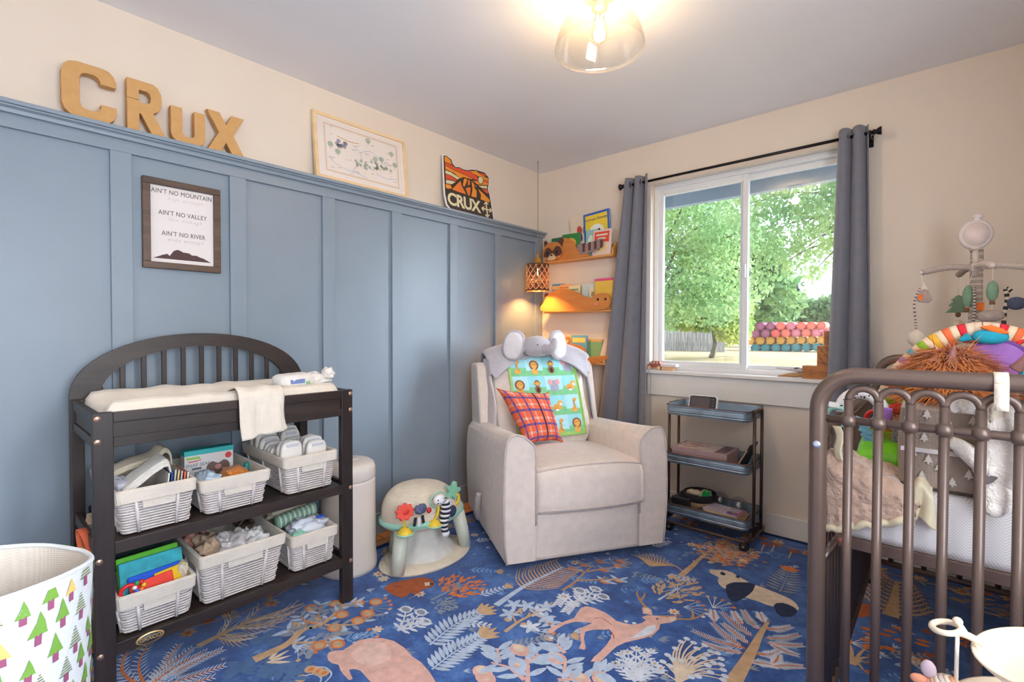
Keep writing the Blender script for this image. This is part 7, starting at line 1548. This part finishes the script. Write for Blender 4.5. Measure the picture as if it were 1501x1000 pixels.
for i in range(95):
    p = V((rgn.uniform(RX0+.2, RX1-.1), rgn.uniform(-3.0, -.25))); d = rot(V((1, 0)), rgn.uniform(.2, 1.5)); kd = i % 5; cl = rgn.choice(['pale', 'white', 'grey', 'sky'])
    if kd < 3:
        P = [p, p+d*.07, p+d*.13]; stroke(P, .005, .003, cl)
        for q, dd, k in pathpts(P, 6):
            for s in (1, -1): leaf(q, rot(dd, s*.9), .040*(1-.5*k), .012, cl)
        if kd == 0: tulip(P[-1], d, .045, 'beige')
    elif kd == 3: flower(p, .026, 'cream', 'orange', 7); stroke([p, p-d*.06], .005, .003, cl)
    else:
        for a in (-.7, -.35, 0, .35, .7): e = p+rot(d, a)*.09; stroke([p, e], .004, .003, cl); disc(e, .009, rgn.choice(['beige', 'white', 'orange']), 7)
# ---- borders: plain edge, vine with flowers
def border(o, d, nrm, L):
    rp([o, o+d*L, o+d*L+nrm*.035, o+nrm*.035], 'edge')
    P = [o+d*(.05*i)+nrm*(.105+.028*math.sin(i*.62)) for i in range(int(L/.05)+1)]; stroke(P, .007, .007, 'tan')
    for i in range(2, len(P)-1, 3):
        q = P[i]+nrm*(.035 if (i//3) % 2 else -.035); flower(q, .034, 'tan' if (i//3) % 2 else 'beige', 'rust', 6)
        leaf(P[i], rot(d, .9), .05, .02, 'tan' if (i//3) % 2 else 'grey'); leaf(P[i], rot(d, -.9), .045, .018, 'grey')
        if (i//3) % 3 == 0: leaf(P[i+1], rot(d, .3), .06, .03, 'rust')
border(V((RX0, RY0)), V((0, 1)), V((1, 0)), RY1-RY0); border(V((RX0, RY1)), V((1, 0)), V((0, -1)), RX1-RX0); border(V((RX1, RY0)), V((0, 1)), V((-1, 0)), RY1-RY0)
# ---- left foreground: feathery palm, bare branch, orange tree
c0 = F2(215, 1010)
for px, n, L, b_ in (((180, 965), 12, .045, .1), ((196, 940), 13, .05, .15), ((224, 935), 14, .05, .1), ((250, 957), 14, .055, -.1), ((262, 945), 14, .05, .0), ((283, 950), 16, .055, .05), ((302, 956), 18, .06, .1), ((325, 953), 20, .06, .05), ((328, 976), 16, .055, -.05), ((312, 993), 14, .055, -.1), ((262, 1012), 12, .05, -.1)):
    frond(c0, F2(*px), n, L, 'orange', 'white', b_)
P = cur([F2(290, 948), F2(330, 928), F2(375, 908), F2(445, 885)]); stroke(P, .030, .006, 'beige')
for i, (a, e) in enumerate((((312, 938), (340, 905)), ((330, 929), (380, 893)), ((345, 921), (400, 918)), ((352, 919), (415, 908)), ((362, 914), (430, 890)), ((325, 931), (372, 932)), ((375, 908), (432, 898)), ((318, 935), (352, 941)))):
    Q = cur([F2(*a), F2((a[0]+e[0])/2+3, (a[1]+e[1])/2+2), F2(*e)]); stroke(Q, .013, .003, 'beige' if i % 2 else 'cream')
    for p, d, k in pathpts(Q, 5): stroke([p, p+rot(d, .45)*.07], .005, .002, 'cream'); stroke([p, p+rot(d, -.4)*.06], .005, .002, 'beige')
Z3 = lambda x, y: (350+x*.14, 860+y*.14)
def branch(pts, w0, w1, c): P = cur([F2(*Z3(*p)) for p in pts]); stroke(P, w0, w1, c); return P
twigs = [branch([(160, 770), (380, 670), (520, 595), (680, 455), (860, 400), (1010, 280), (1110, 170)], .040, .010, 'beige'), branch([(520, 595), (700, 588), (1000, 575)], .016, .006, 'beige'), branch([(680, 455), (705, 375), (640, 310)], .014, .006, 'tan'), branch([(790, 405), (830, 320), (860, 175)], .012, .005, 'tan'), branch([(1010, 280), (1120, 200), (1260, 170)], .010, .005, 'tan'), branch([(900, 405), (1150, 405), (1300, 370), (1430, 280)], .012, .005, 'beige'), branch([(660, 590), (740, 650), (780, 680)], .009, .004, 'beige'), branch([(860, 575), (1000, 520), (1080, 470)], .009, .004, 'beige'), branch([(590, 510), (560, 470), (500, 455)], .010, .004, 'beige')]
for T in twigs[1:]+[twigs[0][16:]]:
    for p, d, k in pathpts(T, 5):
        for s in (1, -1): leaf(p, rot(d, s*rgn.uniform(.6, 1.2)), rgn.uniform(.045, .065), .017, rgn.choice(['grey', 'pale', 'grey']))
for x, y in ((610, 400), (755, 228), (800, 355), (1015, 180), (1080, 295), (1250, 175), (1435, 163), (1345, 283), (1250, 358), (1000, 432), (840, 620), (1035, 605)):
    p = F2(*Z3(x, y)); disc(p, .031, 'orange', 12, .026); disc(p+V((.002, 0)), .022, 'beige', 10, .017)
for x, y in ((200, 570), (320, 510), (380, 580)): disc(F2(*Z3(x, y)), .026, 'slate', 9)
stroke([F2(*Z3(150, 690)), F2(*Z3(300, 560)), F2(*Z3(330, 480))], .007, .004, 'slate'); tuft(F2(*Z3(285, 800)), F2(*Z3(420, 745))-F2(*Z3(285, 800)), .09, 'cream', 4)
for px in (((60, 900), (40, 790), (10, 900)), ((330, 980), (370, 830), (480, 860)), ((430, 1000), (560, 960), (600, 860))): 
    P = cur([F2(*Z3(*p)) for p in px]); stroke(P, .007, .004, 'slate')
    for p, d, k in pathpts(P, 6):
        for s in (1, -1): leaf(p, rot(d, s*.9), .065, .022, 'slate')
for x, y in ((750, 870), (825, 890), (885, 910), (650, 965)): disc(F2(*Z3(x, y)), .020, 'beige', 8); disc(F2(*Z3(x+8, y)), .010, 'orange', 7)
stroke(cur([F2(*Z3(750, 850)), F2(*Z3(900, 850)), F2(*Z3(970, 920)), F2(*Z3(900, 1010))]), .007, .005, 'pale'); stroke(cur([F2(*Z3(660, 950)), F2(*Z3(780, 920)), F2(*Z3(860, 960)), F2(*Z3(850, 1010))]), .007, .005, 'pale')
# ---- bear (large) and small brown animal
Z7 = lambda x, y: (300+x*.3065, 800+y*.3065)
outline([Z7(*p) for p in ((585, 530), (595, 512), (625, 503), (660, 503), (690, 485), (735, 455), (790, 446), (850, 444), (905, 458), (955, 490), (990, 530), (1035, 560), (1075, 605), (1105, 655), (1112, 720), (900, 730), (850, 690), (790, 650), (745, 600), (715, 592), (690, 596), (700, 620), (708, 640), (690, 646), (665, 620), (650, 600), (640, 572), (610, 565), (592, 552))], 'pink')
for pts, c in ((((700, 520), (760, 470), (840, 465), (890, 500), (880, 550), (800, 575), (730, 560)), 'cream'), (((820, 600), (900, 560), (960, 580), (1010, 640), (980, 690), (880, 670)), 'tan')): rp(cur([F2(*Z7(*p)) for p in pts]+[F2(*Z7(*pts[0]))], 4)[:-1], 'pink2' if c == 'tan' else 'pink3')
stroke(cur([F2(*Z7(*p)) for p in ((690, 570), (760, 590), (840, 575), (910, 535))]), .006, .004, 'rust'); stroke(cur([F2(*Z7(*p)) for p in ((840, 650), (920, 590), (975, 560))]), .005, .003, 'rust'); disc(F2(*Z7(648, 568)), .008, 'slate', 7)
outline([Z7(*p) for p in ((857, 203), (890, 182), (945, 168), (990, 160), (1040, 152), (1080, 160), (1098, 176), (1096, 195), (1070, 205), (1040, 212), (1030, 226), (1008, 236), (985, 226), (965, 244), (940, 252), (905, 238), (875, 222))], 'rust')
rp([F2(*Z7(*p)) for p in ((1050, 178), (1075, 176), (1080, 190), (1055, 195))], 'cream'); disc(F2(*Z7(1085, 185)), .010, 'char', 7); stroke(cur([F2(*Z7(*p)) for p in ((900, 195), (940, 200), (960, 230))]), .004, .003, 'char')
# ---- round trees with teardrop leaves
def dropbush(base, ctr, rx, ry, n, c, cs, L):
    b0, c_ = F2(*base), F2(*ctr); stroke([b0, b0.lerp(c_, .6), c_], .012, .006, cs); ex = F2(ctr[0]+rx, ctr[1])-c_; ey = F2(ctr[0], ctr[1]-ry)-c_
    for i in range(n):
        a = rgn.uniform(0, 2*PI); r = rgn.uniform(.04, 1)**.55; p = c_+ex*(r*math.cos(a))+ey*(r*math.sin(a)); d = (p-b0).normalized(); leaf(p, d, L, L*.42, c)
    for i in range(9):
        a = 2*PI*i/9; stroke([c_, c_+ex*.8*math.cos(a)+ey*.8*math.sin(a)], .005, .003, cs)
dropbush((632, 880), (672, 860), 34, 15, 95, 'orange', 'grey', .030); dropbush((965, 880), (992, 864), 34, 18, 95, 'beige', 'pale', .032); dropbush((640, 888), (652, 886), 17, 9, 60, 'grey', 'grey', .02)
# ---- tulip ferns
for a, m_, e, fl_ in (((630, 946), (665, 917), (702, 899), (722, 893)), ((633, 982), (668, 955), (704, 934), (722, 925))):
    P = fern((a, m_, e), 13, .078, .017, 'pale', 'pale', 1.15, .008); tulip(P[-1], P[-1]-P[-4], .085, 'beige')
# ---- cone bouquet plants
def conebush(base, tips, c='white'):
    b0 = F2(*base)
    for t_ in tips:
        e = F2(*t_); P = cur([b0, b0.lerp(e, .5)+V((.01, .0)), e]); stroke(P, .010, .005, c)
        for p, d, k in pathpts(P, 4):
            for s in (1, -1): leaf(p, rot(d, s*.9),   .046, .014, c)
        disc(e, .030, c, 10, .024); disc(e, .022, 'grey', 9, .014)
conebush((583, 925), ((595, 894), (617, 898), (623, 912))); conebush((845, 882), ((850, 866), (873, 864), (884, 875)))
# ---- bare comb tree in front of the armchair
P = cur([F2(727, 888), F2(772, 858), F2(825, 832)]); stroke(P, .030, .010, 'pale')
for p, d, k in pathpts(P[5:], 15):
    for s in (1, -1): Q = cur([p, p+rot(d, s*1.1)*.075, p+rot(d, s*.85)*(.17-.07*k)]); stroke(Q, .010, .003, 'beige')
# ---- fig branch
Z8 = lambda x, y: (700+x*.3331, 760+y*.3333)
for pts, w0, w1 in ((((120, 500), (190, 450), (270, 410), (330, 370)), .016, .006), (((170, 460), (160, 440), (150, 425)), .010, .005), (((240, 425), (290, 437)), .008, .004), (((215, 440), (235, 405), (225, 385)), .009, .004)): stroke(cur([F2(*Z8(*p)) for p in pts]), w0, w1, 'beige')
for x, y in ((140, 420), (215, 385), (160, 380), (300, 390), (300, 438), (235, 478), (265, 410), (320, 460)):
    p = F2(*Z8(x, y))
    for a in (0, 1.25, 2.5, 3.75, 5.0): leaf(p, rot(V((1, 0)), a+x),   .046, .021, 'white' if (x+y) % 2 else 'pale')
for x, y in ((180, 418), (195, 405), (135, 445), (205, 470)): disc(F2(*Z8(x, y)), .017, 'beige', 8)
# ---- fruit branches near the chair
for pts in (((372, 318), (430, 280), (470, 240), (510, 205)), ((440, 275), (560, 270), (650, 268)), ((470, 240), (440, 225)), ((480, 235), (600, 215), (680, 200))): stroke(cur([F2(*Z8(*p)) for p in pts]), .014, .005, 'tan')
for x, y in ((470, 205), (420, 222), (560, 228), (620, 208), (560, 278), (620, 273), (540, 190), (630, 188)):
    p = F2(*Z8(x, y)); disc(p, .027, 'orange', 10, .02); disc(p, .016, 'beige' if y > 250 else 'orange', 8, .012)
    for a in (.3, 1.2, 2.8): leaf(p, rot(V((1, 0)), a), .06, .018, 'grey' if y < 250 else 'pale')
# ---- umbrella pine
P = cur([F2(*Z8(640, 305)), F2(*Z8(700, 260)), F2(*Z8(765, 210))]); stroke(P, .024, .010, 'slate')
for i in range(15):
    f = i/14; a = V((660+245*f, 165+70*f)); Q = [F2(*Z8(770+(a.x-770)*.1, 208+(a.y-208)*.1)), F2(*Z8(a.x, a.y)), F2(*Z8(690+210*f, 150+80*f-25*math.sin(PI*f)))]
    stroke(cur([F2(*Z8(760, 210)), F2(*Z8(715+150*f, 175+35*f)), F2(*Z8(675+230*f, 160+78*f-38*math.sin(PI*f)))]), .012, .004, 'beige')
for i in range(9): f = i/8; stroke(cur([F2(*Z8(690+20*f+60*f, 165-8*f)), F2(*Z8(780+15*f, 172+3*f)), F2(*Z8(840+40*f, 200+12*f))]), .006, .004, 'grey')
# ---- big spreading tree by the cart
stroke(cur([F2(*Z8(*p)) for p in ((893, 255), (950, 205), (965, 190), (1020, 145), (1090, 100))]), .030, .010, 'beige')
for pts in (((1020, 145), (1100, 150), (1180, 160)), ((1000, 160), (960, 120), (940, 100)), ((1050, 125), (1060, 100)), ((985, 172), (1060, 180), (1110, 200))): stroke(cur([F2(*Z8(*p)) for p in pts]), .012, .004, 'beige')
for i in range(430):
    x, y = rgn.gauss(1090, 75), rgn.gauss(150, 32)
    if (x-1090)**2/170**2+(y-150-(x-1090)*.28)**2/62**2 > 1 or y < 60: continue
    p = F2(*Z8(x, y)); leaf(p, rot(V((1, 0)), rgn.uniform(-.6, .9)), rgn.uniform(.02, .03), .014, rgn.choice(['orange', 'beige', 'grey', 'beige', 'orange']))
# ---- panda
ZP = lambda x, y: (1000+x*.14, 780+y*.14)
outline([ZP(*p) for p in ((282, 405), (300, 393), (350, 400), (405, 398), (460, 408), (520, 425), (565, 452), (620, 485), (700, 530), (620, 530), (545, 528), (500, 540), (465, 556), (455, 600), (420, 582), (385, 548), (370, 510), (385, 480), (340, 455), (295, 435))], 'cream')
outline([ZP(*p) for p in ((460, 560), (500, 540), (560, 530), (640, 530), (705, 535), (768, 558), (765, 590), (735, 625), (690, 665), (640, 700), (560, 738), (510, 725), (475, 680), (455, 610))], 'char')
outline([ZP(*p) for p in ((768, 558), (850, 585), (930, 618), (1010, 650), (1080, 680), (1150, 715), (1195, 755), (1222, 800), (1215, 825), (1170, 790), (1110, 762), (1050, 745), (985, 748), (955, 785), (880, 765), (780, 725), (658, 688), (700, 660), (740, 620))], 'cream')
outline([ZP(*p) for p in ((958, 770), (985, 750), (1045, 745), (1110, 762), (1165, 790), (1205, 835), (1180, 870), (1120, 895), (1040, 890), (985, 850))], 'char')
outline([ZP(*p) for p in ((395, 425), (430, 422), (458, 445), (440, 460), (405, 450))], 'char'); rp([F2(*ZP(*p)) for p in ((570, 455), (610, 470), (590, 490), (560, 475))], 'char')
# ---- leaping deer
outline([Z8(*p) for p in ((443, 412), (455, 395), (480, 388), (515, 396), (560, 415), (590, 435), (610, 452), (650, 464), (690, 470), (722, 462), (742, 450), (722, 436), (745, 428), (790, 430), (830, 436), (872, 432), (878, 448), (850, 460), (805, 466), (798, 490), (775, 512), (735, 528), (690, 538), (650, 548), (612, 565), (585, 590), (556, 618), (540, 632), (498, 632), (512, 612), (540, 588), (566, 560), (586, 530), (592, 505), (580, 490), (545, 490), (505, 492), (474, 500), (468, 530), (476, 572), (470, 580), (446, 574), (456, 550), (450, 500), (448, 486), (480, 474), (505, 462), (470, 458), (430, 456), (385, 468), (350, 488), (332, 504), (302, 506), (312, 488), (345, 470), (390, 452), (425, 440))], 'pink')
rp([F2(*Z8(*p)) for p in ((745, 478), (782, 470), (785, 492), (760, 512), (712, 524), (662, 532), (700, 512))], 'white'); rp([F2(*Z8(*p)) for p in ((728, 420), (724, 395), (742, 388), (765, 405), (770, 428))], 'pink'); rp([F2(*Z8(*p)) for p in ((735, 414), (734, 398), (748, 398), (758, 412))], 'cream'); rp([F2(*Z8(*p)) for p in ((842, 440), (872, 436), (868, 452), (845, 456))], 'cream'); disc(F2(*Z8(790, 444)), .006, 'char', 6)
for pts in (((742, 395), (715, 362), (702, 335), (704, 320)), ((716, 360), (732, 345), (736, 328)), ((872, 442), (930, 446), (970, 436), (1002, 420)), ((945, 446), (948, 425), (944, 405)), ((770, 432), (830, 432), (900, 430))): stroke(cur([F2(*Z8(*p)) for p in pts]), .012, .006, 'tan')
stroke(cur([F2(*Z8(*p)) for p in ((500, 445), (545, 440), (590, 470))]), .004, .003, 'rust'); stroke(cur([F2(*Z8(*p)) for p in ((588, 500), (600, 530), (575, 580))]), .005, .003, 'rust'); rp([F2(*Z8(*p)) for p in ((505, 465), (560, 462), (590, 480), (560, 492), (500, 490), (480, 488))], 'tan')
# ---- right hand palm with feathery fronds
ZQ = lambda x, y: (990+x*.14, 870+y*.14)
P = cur([F2(*ZQ(*p)) for p in ((585, 960), (690, 800), (810, 590), (880, 450), (970, 300))]); stroke(P, .055, .012, 'beige')
for a, e, b_ in (((700, 625), (290, 520), .08), ((725, 580), (185, 395), .06), ((690, 560), (385, 310), .05), ((760, 530), (500, 320), .0), ((800, 450), (480, 195), .04), ((700, 330), (610, 195), .05), ((870, 380), (710, 180), .06), ((930, 310), (880, 205), .0), ((410, 300), (390, 180), .0), ((945, 375), (1210, 350), -.08), ((950, 470), (1290, 435), -.08), ((960, 520), (1330, 545), -.05), ((980, 520), (1280, 650), -.08), ((850, 640), (1090, 605), -.1), ((780, 720), (1060, 770), .06), ((1000, 770), (1330, 770), .05), ((1010, 750), (1080, 650), -.05)):
    frond(F2(*ZQ(*a)), F2(*ZQ(*e)), 17, .042, 'orange', 'white', b_)
# ---- white coral bush
b0 = F2(*ZQ(20, 940))
for x, y in ((0, 580), (60, 510), (120, 480), (190, 520), (225, 580), (310, 550), (440, 630), (480, 690), (330, 645), (370, 610), (480, 750), (500, 805), (520, 870), (500, 910), (400, 730), (300, 680), (60, 710), (340, 760), (370, 830), (240, 875), (165, 880), (175, 680)):
    e = F2(*ZQ(x, y)); m_ = b0.lerp(e, .55)+V((-.02, .02)); P = cur([b0, m_, e]); stroke(P, .009, .004, 'cream'); disc(e, .013, 'white', 8, .011)
for x, y in ((-80, 650), (-130, 720), (-60, 760), (-150, 820), (-30, 690)): e = F2(*ZQ(x, y)); stroke(cur([b0, b0.lerp(e, .5)+V((.02, 0)), e]), .009, .004, 'cream'); disc(e, .013, 'white', 8, .011)
# ---- blossom spray
b0 = F2(*Z8(690, 720))
for x, y in ((610, 640), (630, 600), (660, 590), (700, 575), (735, 600), (765, 585), (780, 640), (805, 660), (740, 650), (670, 640)):
    e = F2(*Z8(x, y)); P = cur([b0, b0.lerp(e, .5), e]); stroke(P, .007, .004, 'white')
    for p, d, k in pathpts(P, 5):
        for s in (1, -1): leaf(p, rot(d, s*.8), .035, .010, 'white')
    flower(e, .019, 'white', 'beige', 6)
# ---- pomegranate plants along the bottom
Z5 = lambda x, y: (720+x*.14, 860+y*.14)
for pts in (((380, 1010), (385, 880), (370, 760), (385, 640)), ((385, 800), (440, 760), (500, 710)), ((350, 980), (240, 890), (170, 845), (0, 800)), ((760, 990), (770, 850), (785, 770)), ((770, 700), (720, 640), (680, 600)), ((700, 985), (860, 975), (1000, 985)), ((1060, 910), (1130, 900), (1200, 905)), ((80, 800), (75, 720), (60, 650))):
    P = cur([F2(*Z5(*p)) for p in pts]); stroke(P, .018, .007, 'pink')
    for p, d, k in pathpts(P, 3):
        for s in (1, -1): leaf(p, rot(d, s*.95), .080, .026, 'pale')
for x, y in ((295, 670), (300, 820), (685, 750), (930, 970), (1170, 985), (-60, 960), (-90, 900)): p = F2(*Z5(x, y)); disc(p, .040, 'pink', 12, .030); disc(p+V((-.008, .006)), .024, 'cream', 10, .017)
# ---- small flowers and right-hand motifs
for x, y in ((765, 110), (850, 185)):
    p = F2(*Z5(x, y)); flower(p, .036, 'white', 'beige', 8); e = F2(*Z5(x-70, y+85)); stroke([p, e], .006, .004, 'white')
    for q, d, k in pathpts([p, e], 5):
        for s in (1, -1): leaf(q, rot(d, s*.9), .030, .012, 'white')
P = fern(((1143, 868), (1152, 850), (1156, 838)), 9, .085, .014, 'grey', 'grey', 1.3, .006); tulip(F2(1156, 838), F2(1158, 829)-F2(1156, 838), .07, 'orange')
for x, y in ((1135, 800), (1120, 799), (1160, 810)): 
    p = F2(x, y); tulip(p, V((.3, 1)), .05, 'rust'); stroke([p, F2(x-4, y+9)], .008, .006, 'beige')
for x, y in ((555, 842), (562, 849)): flower(F2(x, y), .03, 'cream', 'orange', 7)
ZR = lambda x, y: (1170+x*.25, 750+y*.25)
P = cur([F2(*ZR(540, 615)), F2(*ZR(560, 540)), F2(*ZR(578, 410))]); stroke(P, .060, .014, 'beige')
for p, d, k in pathpts(P, 9):
    for s in (1, -1):
        L = .20*(1-.6*k); Q = cur([p, p+rot(d, s*.9)*L*.5, p+rot(d, s*.7)*L]); stroke(Q, .016, .005, 'beige')
        for q, dd, kk in pathpts(Q, 4): stroke([q, q+rot(dd, .6)*.04], .005, .002, 'tan'); stroke([q, q+rot(dd, -.6)*.04], .005, .002, 'tan')
outline([ZR(*p) for p in ((285, 590), (310, 560), (345, 565), (375, 540), (420, 545), (435, 580), (425, 610), (380, 625), (330, 615), (290, 610))], 'rust'); rp([F2(*ZR(*p)) for p in ((300, 580), (335, 585), (345, 605), (300, 600))], 'beige')
for x, y in ((375, 680), (400, 715), (370, 745), (475, 712), (505, 692), (555, 675), (595, 697), (570, 748), (485, 790), (700, 750), (690, 770), (600, 822), (710, 860)): leaf(F2(*ZR(x-14, y)), V((1, .2)), .05, .022, 'orange')
for a in ((320, 900), ): 
    b0 = F2(*ZR(*a))
    for x, y in ((260, 770), (300, 780), (390, 810), (410, 860), (400, 890), (380, 930), (230, 850), (240, 800)): e = F2(*ZR(x, y)); stroke(cur([b0, b0.lerp(e, .5)+V((.0, .02)), e]), .014, .006, 'beige'); leaf(e, e-b0, .05, .025, 'orange')
outline([ZR(*p) for p in ((140, 970), (160, 935), (185, 945), (190, 925), (215, 920), (235, 960), (225, 990), (150, 995))], 'pink')
for x, y in ((740, 420), (780, 480), (900, 500), (980, 560), (1150, 540), (1200, 620)): 
    b0 = F2(*ZR(x, y))
    for i in range(7): leaf(b0+V((.03*i, .012*math.sin(i))), rot(V((1, 0)), rgn.uniform(-.7, .7)), .06, .016, rgn.choice(['tan', 'grey', 'beige']))
RO = RG.build('area_rug', RM); tag(RO, 'dark blue forest animal rug covering the floor of the room', 'rug')
